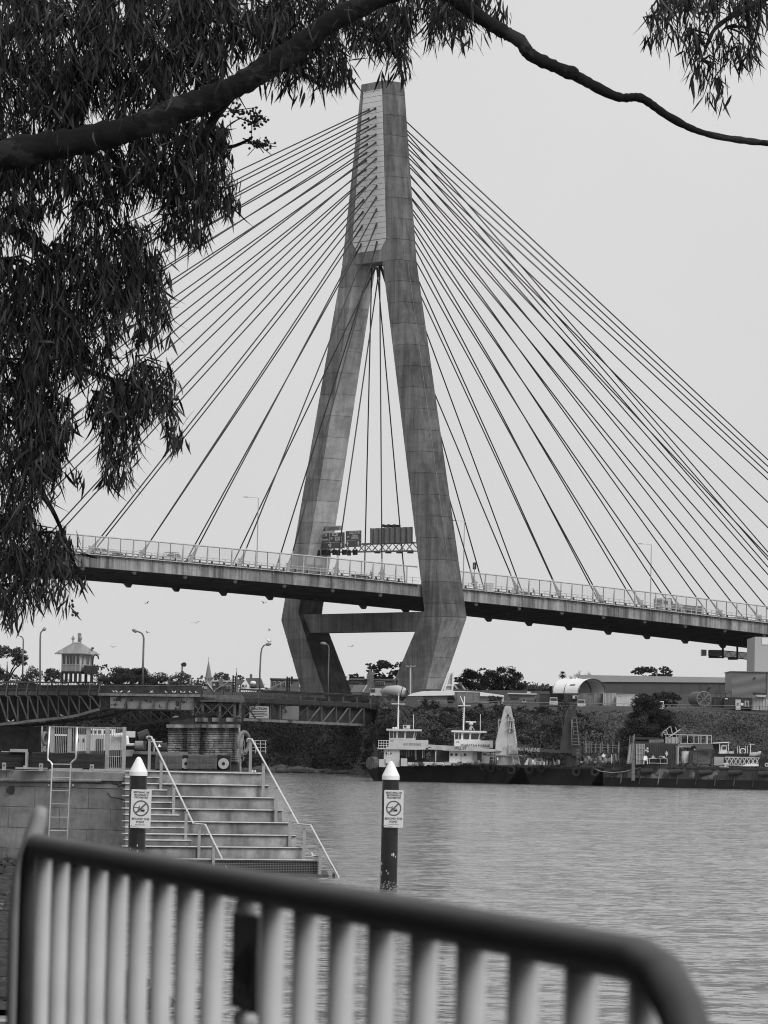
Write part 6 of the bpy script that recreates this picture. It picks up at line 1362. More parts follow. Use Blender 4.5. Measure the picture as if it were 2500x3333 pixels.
for s_ in ((248, 795, 258, 1145), (262, 795, 276, 990), (318, 790, 352, 1130)): MB().beam(wz(W7, s_[0], s_[1], 492.6), wz(W7, s_[2], s_[3], 492.6), .08, .08).build('slot_bar', M('worn_dark_edge', .16), k2)
for y in (770, 830, 890, 950, 1000, 1050, 1090, 1130): zb(MB(), W7, 255 + (y - 770) * .05, y, 335 + (y - 770) * .1, y + 8, 492.6, .15).build('ladder_rung', M('worn_dark_edge', .16), k2)
for i in range(12): zb(MB(), W7, 318, 1200 + i * 18, 360, 1206 + i * 18, 492.4, .08).build('ladder_rung', M('worn_dark_edge', .16), k2)
mb = MB(); zb(mb, W7, 125, 800, 132, 1030, 493.2, .1); zb(mb, W7, 125, 798, 172, 808, 493.2, .8); mb.build('cab_frame', DARKST, k2)
clutter('deck_gear', 'clutter of drums, fittings and a small vehicle left of the dark crane', W6, 1090, 1545, 1345, 90, 493.5, 26, 5, MX)
ca_ = thing('deck_ute', 'small white vehicle among gear on the black barge left of the dark crane', 'vehicle', wz(W6, 1290, 1330, 494)); zb(MB(), W6, 1245, 1290, 1330, 1330, 494, 1).build('body', WHITED, ca_); zb(MB(), W6, 1255, 1262, 1320, 1295, 494.1, .9).build('cabin', WHITED, ca_); zb(MB(), W6, 1265, 1268, 1312, 1290, 493.95, .1).build('window', GLASS, ca_)
MB().prism([wz(W6, 1090, 1340, 493), wz(W6, 1140, 1340, 493), wz(W6, 1150, 1260, 493), wz(W6, 1140, 1255, 493)], (0, .4, 0)).build('bow_fairlead', CREAM, None, 'pale triangular fairlead standing on the barge edge', 'fairlead')
clutter('deck_gear', 'heap of pipes, hoses and bins right of the dark crane', W7, 345, 930, 1390, 130, 491.5, 50, 6, [CLUTTER, STEELMID, DARKST, CONTM, CREAM, CLUTTER])
jk = thing('yard_palisade', 'row of uneven pale posts behind the heap of gear', 'fence', wz(W7, 660, 1240, 496))
for x in (432, 448, 470, 495, 520, 572, 640, 660, 735, 742, 805, 878, 888): zb(MB(), W7, x, crng.uniform(1082, 1125), x + 8, 1245, 496, .15).build('post', M('weathered_post', .22), jk)
for y in (1135, 1170): MB().beam(wz(W7, 420, y, 496.1), wz(W7, 905, y + 10, 496.1), .05, .05).build('rail', M('weathered_post', .22), jk)
MB().prism([wz(W7, 655, 1290, 491), wz(W7, 685, 1255, 491), wz(W7, 708, 1285, 491), wz(W7, 690, 1312, 491)], (0, .8, 0)).build('white_bin', WHITE, None, 'tilted white bin on the heap of gear', 'bin')

# structures on the pontoon
YQ = 489.0
lc = thing('ribbed_container', 'narrow pale ribbed container on the pontoon beside the ladders', 'container', wz(W7, 1178, 1400, YQ)); zb(MB(), W7, 1122, 1126, 1236, 1402, YQ, 2).build('box', M('olive_container', .26, .7, .25, 1), lc)
for x in (1122, 1160, 1198, 1230): zb(MB(), W7, x, 1126, x + 8, 1402, YQ - .08, .1).build('rib', CONTL, lc)
for y in (1126, 1180, 1255, 1330, 1392): zb(MB(), W7, 1122, y, 1238, y + 8, YQ - .1, .1).build('rib', CONTL, lc)
ld = thing('leaning_ladder', 'pale ladder leaning steeply at the pontoon edge', 'ladder', wz(W7, 1030, 1390, YQ - 1))
for a in (0, 40): MB().beam(wz(W7, 1000 + a, 1390, YQ - 1), wz(W7, 1042 + a * .9, 1015, YQ - .4), .08, .08, (0, 1, 0)).build('stile', TIMBERL, ld)
for i in range(12): f = i / 12; MB().beam(wz(W7, 1003 + 42 * f, 1375 - 360 * f, YQ - .9), wz(W7, 1040 + 40 * f, 1375 - 360 * f, YQ - .9), .06, .06).build('rung', TIMBERL, ld)
MB().beam(wz(W7, 1048, 1390, YQ - 1.2), wz(W7, 1100, 995, YQ - .6), .16, .16, (0, 1, 0)).build('leaning_spar', TIMBERL, None, 'long pale spar leaning beside the ladder', 'spar')
MB().prism([wz(W7, 995, 1390, YQ + .2), wz(W7, 1110, 1390, YQ + .2), wz(W7, 1120, 1135, YQ + .2), wz(W7, 1030, 1145, YQ + .2)], (0, .3, 0)).build('pale_hoarding', CONTL, None, 'pale panel standing behind the leaning ladder', 'panel')
ct = thing('workshop_container', 'long dark workshop container with open doorway on the pontoon', 'container', wz(W8, 250, 1815, YQ + .5)); zb(MB(), W8, -205, 1530, 440, 1818, YQ + .6, 2.6).build('box', CONTD, ct); zb(MB(), W8, 640, 1560, 905, 1815, YQ + .8, 2.4).build('box', CONTD, ct); zb(MB(), W8, 440, 1545, 660, 1572, YQ + .5, 2.6).build('lintel', CONTM, ct)
for x in (438, 448): zb(MB(), W8, x, 1580, x + 7, 1815, YQ + .4, .1).build('door_jamb', CREAM, ct)
zb(MB(), W8, 448, 1576, 620, 1584, YQ + .4, .1).build('door_head', CREAM, ct); zb(MB(), W8, 415, 1565, 440, 1818, YQ + .5, .2).build('door_leaf', CONTM, ct)
for i in range(26): x = -200 + i * 24; zb(MB(), W8, x, 1545, x + 10, 1810, YQ + .52, .1).build('corrugation', CONTD, ct)
zb(MB(), W8, 620, 1600, 650, 1815, YQ + 3, .2).build('back_wall', BLACK, ct)
MB().tube([wz(W8, 545, 1640, YQ + .8), wz(W8, 545, 1740, YQ + .8), wz(W8, 545, 1800, YQ + .8)], [.5, .52, .42], 12).build('white_bulk_bag', WHITED, None, 'white bulk bag standing in the workshop doorway', 'bag')
bd = thing('sheet_bundle', 'wrapped bundle of layered sheets on the pontoon below the awning', 'bundle', wz(W8, 760, 1812, YQ - .3))
for i in range(12): zb(MB(), W8, 640 + crng.uniform(-8, 8), 1640 + i * 14, 880 + crng.uniform(-8, 8), 1652 + i * 14, YQ - .3 + crng.uniform(0, .1), 1.4).build('sheet', M('layered_sheet', .16, .7, .6, 2, stretch=(.3, 1, 3)), bd)
MB().prism([wz(W8, 596, 1812, YQ - .35), wz(W8, 640, 1812, YQ - .35), wz(W8, 650, 1640, YQ - .35), wz(W8, 612, 1640, YQ - .35)], (0, 1.4, 0)).build('end_board', DARKST, bd)
aw_ = thing('tilted_awning', 'dark sloping awning over the sheet bundle', 'awning', wz(W8, 790, 1620, YQ)); MB().prism([wz(W8, 655, 1545, YQ + .6), wz(W8, 890, 1545, YQ + .6), wz(W8, 932, 1620, YQ - 1), wz(W8, 700, 1612, YQ - 1)], (0, 0, .06)).build('sheet', DARKST, aw_)
for x in (705, 925): zb(MB(), W8, x, 1612, x + 7, 1812, YQ - .9, .08).build('post', DARKST, aw_)
zb(MB(), W8, 660, 1606, 870, 1630, YQ - .4, .4).build('fringe_gear', CREAM, aw_)
ff = thing('timber_scaffold', 'open frame of white posts on the workshop roof', 'frame', wz(W8, 690, 1540, YQ + 1)); 
for x in (480, 568, 655, 720, 750, 820, 838, 890): zb(MB(), W8, x, 1420, x + 9, 1542, YQ + .9, .1).build('post', CREAM, ff)
zb(MB(), W8, 460, 1416, 900, 1426, YQ + .85, .1).build('head_rail', CREAM, ff); zb(MB(), W8, 470, 1532, 900, 1540, YQ + .85, .1).build('sole_rail', CREAM, ff)
cr = thing('roof_crate', 'pale crate with upright bars on the workshop roof', 'crate', wz(W8, 370, 1535, YQ + 1)); zb(MB(), W8, 285, 1448, 458, 1534, YQ + 1, 1.2).build('box', CONTL, cr)
for x in (276, 318, 362, 420, 455): zb(MB(), W8, x, 1410, x + 7, 1535, YQ + .85, .08).build('bar', STEELPALE, cr)
zb(MB(), W8, 255, 1408, 465, 1416, YQ + .8, .08).build('bar', STEELPALE, cr)
tf = thing('tipped_racks', 'tipped metal frames and a tilted panel above the workshop roof', 'frame', wz(W8, 330, 1440, YQ + 1))
for a, b in (((230, 1440), (228, 1390)), ((228, 1390), (345, 1300)), ((345, 1300), (368, 1405)), ((285, 1345), (305, 1405)), ((228, 1388), (300, 1395)), ((408, 1312), (430, 1365))): MB().beam(wz(W8, *a, YQ + 1), wz(W8, *b, YQ + 1), .08, .08, (0, 1, 0)).build('bar', STEELPALE, tf)
MB().prism([wz(W8, 330, 1440, YQ + .9), wz(W8, 475, 1342, YQ + .9), wz(W8, 552, 1350, YQ + .9), wz(W8, 390, 1420, YQ + .9)], (0, .1, 0)).build('tilted_panel', M('tilted_panel', .10), tf); MB().beam(wz(W8, 330, 1442, YQ + .85), wz(W8, 476, 1342, YQ + .85), .12, .08, (0, 1, 0)).build('bar', CREAM, tf)
stk = thing('pipe_stack', 'dark stack of pipes and sheets on the workshop roof beside the crate', 'stack', wz(W7, 1400, 1115, YQ + 1))
for i in range(5): zb(MB(), W7, 1100 + i * 3, 1036 + i * 10, 1300, 1044 + i * 16, YQ + 1.2, 1).build('sheet', DARKST, stk)
for i in range(6): MB().tube([wz(W7, 1295, 1078 + i * 7, YQ + .9), wz(W7, 1500, 1072 + i * 6, YQ + .9)], .06, 6).build('pipe', TIMBERL, stk)
zb(MB(), W7, 1300, 1040, 1490, 1076, YQ + 1.4, .8).build('sheet', DARKST, stk)
wb = thing('work_bench', 'trestle workbench with tools in front of the dark workshop', 'bench', wz(W7, 1420, 1398, YQ - .6)); zb(MB(), W7, 1295, 1318, 1545, 1328, YQ - .7, .7).build('top', CREAM, wb)
for x in (1296, 1445, 1538): zb(MB(), W7, x, 1328, x + 7, 1398, YQ - .7, .1).build('leg', CREAM, wb)
zb(MB(), W7, 1296, 1382, 1545, 1389, YQ - .65, .1).build('stretcher', CREAM, wb)
clutter('bench_tools', 'tools and tins lying on the trestle workbench', W7, 1300, 1520, 1318, 45, YQ - .6, 14, 8, [DARKST, CLUTTER, BLACK, CREAM], 'tools')
chb = wz(W7, 1253, 1398, YQ - .9); chr_ = thing('plastic_chair', 'white moulded plastic chair on the pontoon', 'chair', chb); P = lambda a, b, c: chb + Vector((a, b, c))
for sx in (-.24, .2):
    for sy in (0, .42): MB().beam(P(sx, sy, 0), P(sx * .85, sy * .9 + .02, .45), .06, .06).build('leg', WHITE, chr_)
MB().box(P(-.26, 0, .43), P(.24, .46, .49)).build('seat', WHITE, chr_); MB().prism([P(-.25, .46, .45), P(.23, .46, .45), P(.2, .52, .9), P(.1, .53, .97), P(-.12, .53, .97), P(-.22, .52, .9)], (0, .05, 0)).build('backrest', WHITE, chr_)
for sx in (-.26, .22): MB().beam(P(sx, .02, .66), P(sx, .46, .68), .05, .05).build('armrest', WHITE, chr_)
MB().prism([wz(W7, 1515, 1255, YQ - .5), wz(W7, 1535, 1215, YQ - .5), wz(W7, 1555, 1258, YQ - .5), wz(W7, 1537, 1298, YQ - .5)], (0, .1, 0)).build('diamond_sign', CREAM, None, 'pale diamond-shaped plate leaning above the workbench', 'sign')
for x, y, r, lab in ((1275, 1190, 16, 'upper'), (1255, 1215, 13, 'lower left'), (1278, 1228, 15, 'lower right')): MB().ball(wz(W7, x, y, YQ - .4), r / 4.1475 / ppm(YQ), 10, 7).build('float_buoy', CREAM, None, f'{lab} of three small pale floats hung by the ribbed container', 'float', 'hung floats', smooth=True)
# small workboat, inflatable, truss, upturned dinghy, bollard, forklift
bo = thing('work_boat', 'small white-cabined workboat behind the pontoon', 'boat', wz(W8, 1100, 1710, YQ + 4)); MB().prism([wz(W8, 915, 1712, YQ + 4), wz(W8, 1390, 1715, YQ + 4), wz(W8, 1420, 1668, YQ + 4), wz(W8, 915, 1672, YQ + 4)], (0, 3, 0)).build('hull', BLACK, bo)
MB().prism([wz(W8, 1005, 1672, YQ + 4.4), wz(W8, 1105, 1672, YQ + 4.4), wz(W8, 1100, 1560, YQ + 4.4), wz(W8, 1035, 1560, YQ + 4.4)], (0, 2, 0)).build('cabin', WHITE, bo); zb(MB(), W8, 1045, 1572, 1095, 1610, YQ + 4.3, .1).build('window', GLASS, bo); MB().prism([wz(W8, 918, 1535, YQ + 4.2), wz(W8, 1135, 1525, YQ + 4.2), wz(W8, 1138, 1512, YQ + 4.2), wz(W8, 918, 1524, YQ + 4.2)], (0, 2.4, 0)).build('canopy', WHITE, bo); zb(MB(), W8, 1110, 1640, 1200, 1670, YQ + 4.3, 1.4).build('foredeck', WHITED, bo)
for x in (1000, 1120): zb(MB(), W8, x, 1530, x + 8, 1668, YQ + 4.3, .1).build('canopy_post', WHITE, bo)
zb(MB(), W8, 915, 1545, 1000, 1640, YQ + 5.5, .2).build('dark_canvas', DARKST, bo); zb(MB(), W8, 925, 1612, 990, 1672, YQ + 4.1, .8).build('outboard', BLACK, bo)
for x in (1245, 1270, 1350, 1378): zb(MB(), W8, x, 1566, x + 7, 1668, YQ + 4.2, .08).build('rail_post', WHITED, bo)
MB().torus(wz(W8, 1318, 1640, YQ + 4.2), (0, 1, 0), .32, .05, 18, 6).build('wheel_hoop', WHITE, bo); zb(MB(), W8, 1400, 1540, 1480, 1547, YQ + 4.3, .3).build('t_bar', WHITE, bo); zb(MB(), W8, 1420, 1545, 1428, 1665, YQ + 4.3, .1).build('t_post', WHITE, bo)
rb_ = MB().tube([wz(W8, 1410, 1702, YQ + 3), wz(W8, 1480, 1692, YQ + 3), wz(W8, 1540, 1665, YQ + 3), wz(W8, 1572, 1640, YQ + 3)], [.14, .22, .22, .1], 10).build('inflatable_boat', CONTL, None, 'grey inflatable boat bow behind the lattice truss', 'boat', smooth=True); MB().prism([wz(W8, 1410, 1705, YQ + 3.1), wz(W8, 1530, 1690, YQ + 3.1), wz(W8, 1500, 1650, YQ + 3.1), wz(W8, 1420, 1660, YQ + 3.1)], (0, .8, 0)).build('inner_hull', WHITED, rb_)
zb(MB(), W8, 925, 1715, 1060, 1830, YQ + 1.5, 1).build('yard_locker', CONTL, None, 'low pale locker between the sheet bundle and the truss', 'locker')
tz = thing('lattice_boom', 'pale lattice crane boom section lying on the pontoon', 'boom', wz(W8, 1300, 1830, YQ))
for y in (1722, 1828): zb(MB(), W8, 1070, y, 1550, y + 9, YQ - .3, .12).build('chord', STEELPALE, tz); zb(MB(), W8, 1085, y - 6, 1550, y + 3, YQ + .9, .12).build('chord', STEELPALE, tz)
for i in range(8): a = 1080 + i * 58; MB().beam(wz(W8, a, 1825, YQ - .3), wz(W8, a + 55, 1727, YQ - .3), .1, .1, (0, 1, 0)).build('lacing', STEELPALE, tz); MB().beam(wz(W8, a, 1727, YQ - .25), wz(W8, a + 55, 1825, YQ - .25), .1, .1, (0, 1, 0)).build('lacing', STEELPALE, tz); MB().beam(wz(W8, a + 20, 1820, YQ + .9), wz(W8, a + 60, 1722, YQ + .9), .08, .08, (0, 1, 0)).build('lacing', STEELMID, tz)
dg = MB(); dg.prism([wz(W8, 1308, 1842, YQ - .9), wz(W8, 1532, 1842, YQ - .9), wz(W8, 1532, 1812, YQ - .9), wz(W8, 1470, 1806, YQ - .9), wz(W8, 1380, 1812, YQ - .9), wz(W8, 1330, 1828, YQ - .9)], (0, 1.2, 0)); dg.build('upturned_dinghy', WHITE, None, 'white upturned dinghy in front of the lattice boom', 'dinghy')
bl_ = thing('mooring_bollard', 'pale double-headed mooring bollard at the pontoon edge', 'bollard', wz(W8, 1075, 1868, YQ - 1.5)); c = wz(W8, 1082, 1850, YQ - 1.5); MB().tube([c, c + Vector((0, 0, .36))], .12, 10).build('post', CREAM, bl_); MB().tube([c + Vector((-.3, 0, .33)), c + Vector((.35, 0, .33))], .1, 8).build('crossbar', CREAM, bl_); MB().box(c + Vector((-.7, -.2, -.05)), c + Vector((.4, .4, .03))).build('base_plate', CREAM, bl_)
fk = thing('forklift', 'black forklift at the far right of the pontoon', 'forklift', wz(W8, 1610, 1845, YQ - .3)); zb(MB(), W8, 1530, 1740, 1660, 1845, YQ - .3, 1.2).build('body', BLACK, fk); zb(MB(), W8, 1565, 1628, 1760, 1640, YQ - .3, 1.2).build('cab_roof', BLACK, fk)
for x in (1568, 1600, 1618, 1640): zb(MB(), W8, x, 1635, x + 9, 1745, YQ - .3, .1).build('mast', BLACK, fk)
for x in (1640,): MB().torus(wz(W8, x, 1825, YQ - .4), (0, 1, 0), .18, .07, 18, 8).build('wheel', CREAM, fk); MB().tube([wz(W8, x, 1825, YQ - .35), wz(W8, x, 1825, YQ)], .3, 14).build('tyre', RUBBER, fk)
# white ferry and dredge barge glimpsed behind the wharf fence
YF = 380; bf = thing('white_workboat', 'white workboat glimpsed through the wharf fence bars', 'boat', at(330, 2470, YF))
MB().pb(243, 2392, 395, 2462, YF, 4).build('superstructure', CREAM, bf); MB().pb(285, 2372, 370, 2393, YF + .4, 3).build('wheelhouse', WHITE, bf); MB().prism([at(225, 2462, YF), at(420, 2462, YF), at(428, 2440, YF), at(222, 2446, YF)], (0, 4.5, 0)).build('hull', STEELMID, bf)
for x in (292, 306, 320, 338, 352): MB().pb(x, 2377, x + 9, 2388, YF + .35, .1).build('window', GLASS, bf)
for x in (250, 268, 318, 345): MB().pb(x, 2404, x + 8, 2416, YF - .05, .1).build('window', GLASS, bf)
MB().pb(312, 2405, 334, 2445, YF - .1, .2).build('doorway', DARKST, bf); MB().pb(178, 2390, 218, 2395, YF, .2).build('bow_rail', WHITE, bf); MB().ball(at(306, 2376, YF - .6), .14).build('masthead_lamp', WHITE, bf)
MB().tube([at(372, 2395, YF - .3), at(395, 2392, YF - .3), at(412, 2402, YF - .3), at(414, 2422, YF - .3)], .22, 10).build('ventilator', WHITE, bf); MB().pb(408, 2380, 440, 2400, YF + .5, .3).build('rail_frame', CREAM, bf)
db = thing('dredge_pontoon', 'dark dredge pontoon with winch and white cone marker behind the stair rail', 'pontoon', at(480, 2470, 400)); MB().pb(405, 2446, 600, 2456, 400, 8).build('deck', M('pontoon_deck', .14), db); MB().pb(410, 2456, 545, 2500, 400.4, 7).build('hull', BLACK, db)
MB().tube([at(440, 2424, 399), at(466, 2424, 399)], .38, 14).build('winch_drum', STEELMID, db); MB().pb(438, 2412, 474, 2440, 400, 1.4).build('engine_box', DARKST, db); MB().tube([at(409, 2424, 399), at(440, 2424, 399)], .14, 8).build('shaft', CREAM, db); MB().tube([at(452, 2400, 402), at(485, 2388, 402)], .5, 12).build('hose_reel', DARKST, db)
mb = MB(); cone(mb, 519, 2421, 2431, 7.5, 398.5, 4); mb.build('cone_marker', WHITE, db); MB().pb(490, 2412, 528, 2416, 400, .3).build('pipe', CREAM, db); MB().tube([at(495, 2436, 401), at(545, 2432, 401)], .45, 12).build('tank', DARKST, db)
for x in (482, 500): MB().pb(x, 2405, x + 4, 2446, 400.5, .15).build('stanchion', CREAM, db)
rs = thing('railed_landing', 'small white railed landing glimpsed right of the rope-hung lifebuoy', 'landing', at(840, 2470, 520))
for y in (2410, 2421, 2432, 2444): MB().beam(at(815, y, 520), at(868, y + 1, 520), .06, .06).build('rail', CREAM, rs)
for x in (818, 832, 848, 864): MB().beam(at(x, 2410, 520), at(x, 2452, 520), .06, .06).build('post', CREAM, rs)
MB().pb(812, 2452, 870, 2466, 520, 3).build('platform', BLACK, rs)

# ================================================================== WHARF WALL, STAIRS AND PILES (about 100 m away)
V1 = lambda X, Yy: (X / 3.95, 2350 + Yy / 3.95)
V2 = lambda X, Yy: (390 + X / 3.95, 2350 + Yy / 3.95)
V3 = lambda X, Yy: (450 + X / 2.37, 2500 + Yy / 2.37)
yw = lambda x: 112.6 - x * 0.0045
def wp(x, y, off=0.0): return at(x, y, yw(x) + off)
def wbox(mb, xa, xb, z0, z1, off, th, ref=2600, bev=0.0):
    a, b = wp(xa, ref), wp(xb, ref); a.y -= off; b.y -= off
    return mb.hexa([(a.x, a.y, z0), (b.x, b.y, z0), (b.x, b.y + th, z0), (a.x, a.y + th, z0), (a.x, a.y, z1), (b.x, b.y, z1), (b.x, b.y + th, z1), (a.x, a.y + th, z1)])
ZW = 2.575
wall = thing('wharf_wall', 'grey concrete-block wharf wall with ladder at the left', 'wall', wp(200, 2820))
wbox(MB(), -520, 414, -1, ZW - .02, -.08, 6).build('core', WALLC, wall)
zr = [2.145, 1.605, 1.05, .49, -.05, -.6]
joints = [[-520, -390, -235, -60, 113, 288, 414], [-520, -460, -300, -138, 30, 195, 360, 414], [-520, -380, -215, -50, 118, 285, 414], [-520, -460, -300, -138, 28, 192, 356, 414], [-520, -380, -215, -50, 118, 285, 414]]
rng = random.Random(8)
for r in range(5):
    for a, b in zip(joints[r][:-1], joints[r][1:]):
        wbox(MB(), a + .45, b - .45, zr[r + 1] + .005, zr[r] - .005, rng.uniform(-.012, .012), .5).build('concrete_block', WALLC, wall)
for a, b in ((-520, -330), (-330, -130), (-130, 38), (38, 196), (196, 414)): wbox(MB(), a + .7, b - .7, 2.155, 2.265, rng.uniform(-.01, .01), .5).build('concrete_block', WALLC, wall)
for a, b in ((-520, -200), (-200, 20), (20, 242), (242, 417)): wbox(MB(), a + .5, b - .5, 2.355, ZW, .10, 1.0).build('coping', COPING, wall)
mb = MB(); mb.tube([wp(-520, 2535, -.06) * 1.0, wp(330, 2541, -.06)], .05, 10); p = wp(330, 2541, -.06); mb.build('moulding', COPING, wall)
for x, y in ((0, 0),): pass
mb = MB(); q = [(365, 2549), (371, 2553), (378, 2551), (386, 2560), (402, 2556), (418, 2561)]
mb.tube([wp(x, y, -.02) for x, y in q], .012, 5); mb.tube([wp(x, y, -.02) for x, y in ((350, 2580), (360, 2595), (385, 2598), (412, 2606))], .010, 5); mb.build('crack', BLACK, wall)
mb = MB(); a = wp(38, 2572, -.03); mb.ball(a, .16, 10, 6, 0, (1, .15, .7)); mb.build('spalled_hollow', M('dark_patch_concrete', .06, .9, .5, 5), wall)  # dark flattened patch marking the hollow on the wall face
# ladder
lad = thing('wharf_ladder', 'stainless steel ladder with flared handholds fixed to the wharf wall', 'ladder', wp(195, 2800))
for pts in ([(162, 2365), (155.5, 2466), (156, 2474), (164, 2479), (169, 2486), (170, 2496), (160, 2722), (156.5, 2800)], [(251, 2366.5), (248.5, 2462), (245, 2472), (237, 2477), (231.5, 2484), (230.5, 2496), (220, 2730), (217, 2800)]):
    MB().tube([wp(x, y, -.28) for x, y in pts], .025, 10).build('stile', STAINLESS, lad, smooth=True)
for y in (2487.5, 2530.5, 2574, 2617, 2660, 2704, 2747, 2790):
    f = (y - 2487.5); MB().tube([wp(170 - f * .043, y, -.28), wp(230 - f * .043, y + .6, -.28)], .014, 8).build('rung', STAINLESS, lad)
for x, y in ((160, 2556), (238, 2556)): MB().beam(wp(x, y, -.26), wp(x, y, .05), .05, .05).build('bracket', GALV, lad)
# baulks on the wharf
def log(name, label, x0, x1, y0, y1, Y, d, mat, seed, group='timber baulks'):
    r = random.Random(seed); a, b = at(x0, (y0 + y1) / 2, Y), at(x1, (y0 + y1) / 2, Y); zt_, zb_ = at((x0 + x1) / 2, y0, Y).z, at((x0 + x1) / 2, y1, Y).z
    n = 14; prof = [(0, .06), (.05, 0), (.5, -.01), (.95, 0), (1, .07), (1, .93), (.96, 1), (.5, 1.01), (.05, 1), (0, .94)]; m = len(prof); mb = MB()
    for i in range(n + 1):
        x = a.x + (b.x - a.x) * i / n
        for (u, v) in prof: mb.v.append((x + r.uniform(-.012, .012), Y + u * d + r.uniform(-.012, .012), zb_ + v * (zt_ - zb_) + r.uniform(-.014, .014)))
    for i in range(n):
        for k in range(m): mb.f.append((i * m + k, i * m + (k + 1) % m, (i + 1) * m + (k + 1) % m, (i + 1) * m + k)[::-1]); mb.m.append(0)
    mb.f.append(tuple(range(m))); mb.f.append(tuple(n * m + k for k in range(m - 1, -1, -1))); mb.m += [0, 0]
    t = thing(name, label, 'timber baulk', (a.x, Y, zb_), group); mb.build('timber', mat, t)
    return t
l1_ = log('timber_baulk', 'cracked dark timber baulk at the far left of the wharf edge', -120, 82, 2450, 2497, 112.2, .42, TIMBER, 1)
l2_ = log('timber_baulk', 'long dark timber baulk behind the ladder handholds', 104, 338, 2451, 2503, 111.9, .42, TIMBER, 2)
for t, xs in ((l1_, (13,)), (l2_, (133, 299))):
    for x in xs: b_ = MB().pb(x - 6.5, 2482 + (x * .02), x + 6.5, 2507 + x * .02, 111.2, .08).build('bracket', GALV, t); MB().ball(at(x, 2490 + x * .02, 111.18), .02).build('bolt', BLACK, b_)
i_ = thing('steel_bracket', 'pale steel channel frame between the two dark baulks', 'bracket', at(85, 2500, 112)); MB().pb(32, 2438, 87, 2448, 112.1, .4).build('flange', GALV, i_); MB().pb(82, 2448, 89, 2500, 112.0, .3).build('web', GALV, i_); MB().pb(4, 2445, 30, 2448, 112.2, .3).build('flange', GALV, i_); MB().pb(76, 2492, 88, 2499, 111.95, .3).build('foot', GALV, i_)
for x0, x1 in ((50, 155), (172, 268), (290, 400)): MB().pb(x0, 2497 + x0 * .02, x1, 2503 + x0 * .02, 111.75, .3).build('edge_batten', GALV, None, {50: 'pale flat steel strip under the gap between the baulks', 172: 'pale flat steel strip under the long baulk behind the ladder', 290: 'pale flat steel strip at the foot of the wharf fence end'}[x0], 'steel strip', 'strips along the wharf edge')
# slatted fence
fen = thing('slatted_fence', 'galvanised fence of close vertical bars on the wharf', 'fence', at(280, 2500, 113))
for X, yb_ in ((668, 2455), (893, 2457), (1130, 2458), (1375, 2513), (1592, 2514)):
    x = X / 3.95; MB().pb(x - 6, 2366, x + 6, yb_, 113.0 if X < 1300 else 112.4, .12).build('post', GALV, fen)
for i in range(38):
    X = 650 + i * 24.3; x = X / 3.95; MB().pb(x - .9, 2366.5, x + 1.0, 2456 if X < 1360 else 2500, 113.05 if X < 1300 else 112.5, .04).build('bar', GALV, fen)
for y in (2366, ): MB().pb(160, y, 408, y + 2.6, 112.95, .06).build('top_rail', GALV, fen)
MB().pb(345, 2500, 400, 2504, 112.45, .06).build('bottom_rail', GALV, fen); MB().pb(160, 2452, 345, 2456, 112.98, .06).build('bottom_rail', GALV, fen)
# lifebuoy posts
lb = thing('lifebuoy_stand', 'lifebuoy seen edge-on on a short post left of the ladder', 'lifebuoy', at(138, 2500, 113.2)); MB().tube([at(136.5, 2500, 113.2), at(137, 2364, 113.2)], .024, 8).build('post', GALV, lb); MB().torus(at(147, 2404, 113.1), (1, -.38, 0), .155, .045, 22, 10).build('ring', M('buoy_skin', .16, .6, .2, 5), lb, smooth=True)
MB().pb(128, 2385, 134, 2425, 113.3, .05).build('back_board', DARKST, lb)
mb = MB(); r = random.Random(4)
for i in range(9): mb.tube([at(141 + r.uniform(0, 8), 2428, 113), at(140 + r.uniform(0, 12), 2438 + r.uniform(0, 8), 113), at(142 + r.uniform(0, 8), 2446, 113)], .009, 4)
mb.build('rope_tail', ROPE, lb)
YL = 112.0
lb = thing('lifebuoy_stand', 'lifebuoy with tangled hanging ropes on a post at the stair head', 'lifebuoy', at(782, 2512, YL)); MB().tube([at(783, 2514, YL), at(779, 2368, YL)], .024, 8).build('post', GALV, lb)
MB().torus(at(793, 2416, YL - .15), (1, -.62, .0), .27, .052, 26, 10).build('ring', M('buoy_skin', .16), lb, smooth=True); MB().pb(783, 2388, 789, 2396, YL - .1, .1).build('hook', GALV, lb)
mb = MB()
for i in range(16):
    x0, x1 = 782 + r.uniform(0, 12), 772 + r.uniform(0, 22); y1 = 2450 + r.uniform(0, 42); mb.tube([at(x0, 2388 + r.uniform(0, 18), YL - .35), at((x0 + x1) / 2 + r.uniform(-5, 5), 2425, YL - .38), at(x1 + r.uniform(-4, 4), (2425 + y1) / 2, YL - .37), at(x1, y1, YL - .35), at(x1 + 4, y1 - 12, YL - .35)], .008, 4)
mb.tube([at(790, 2430, YL - .4), at(786, 2445, YL - .4), at(792, 2457, YL - .4), at(803, 2455, YL - .4), at(807, 2442, YL - .4), at(806, 2420, YL - .4)], .009, 4); mb.torus(at(777, 2395, YL - .35), (0, 1, .2), .05, .008, 14, 4); mb.build('rope_coil', ROPE, lb)
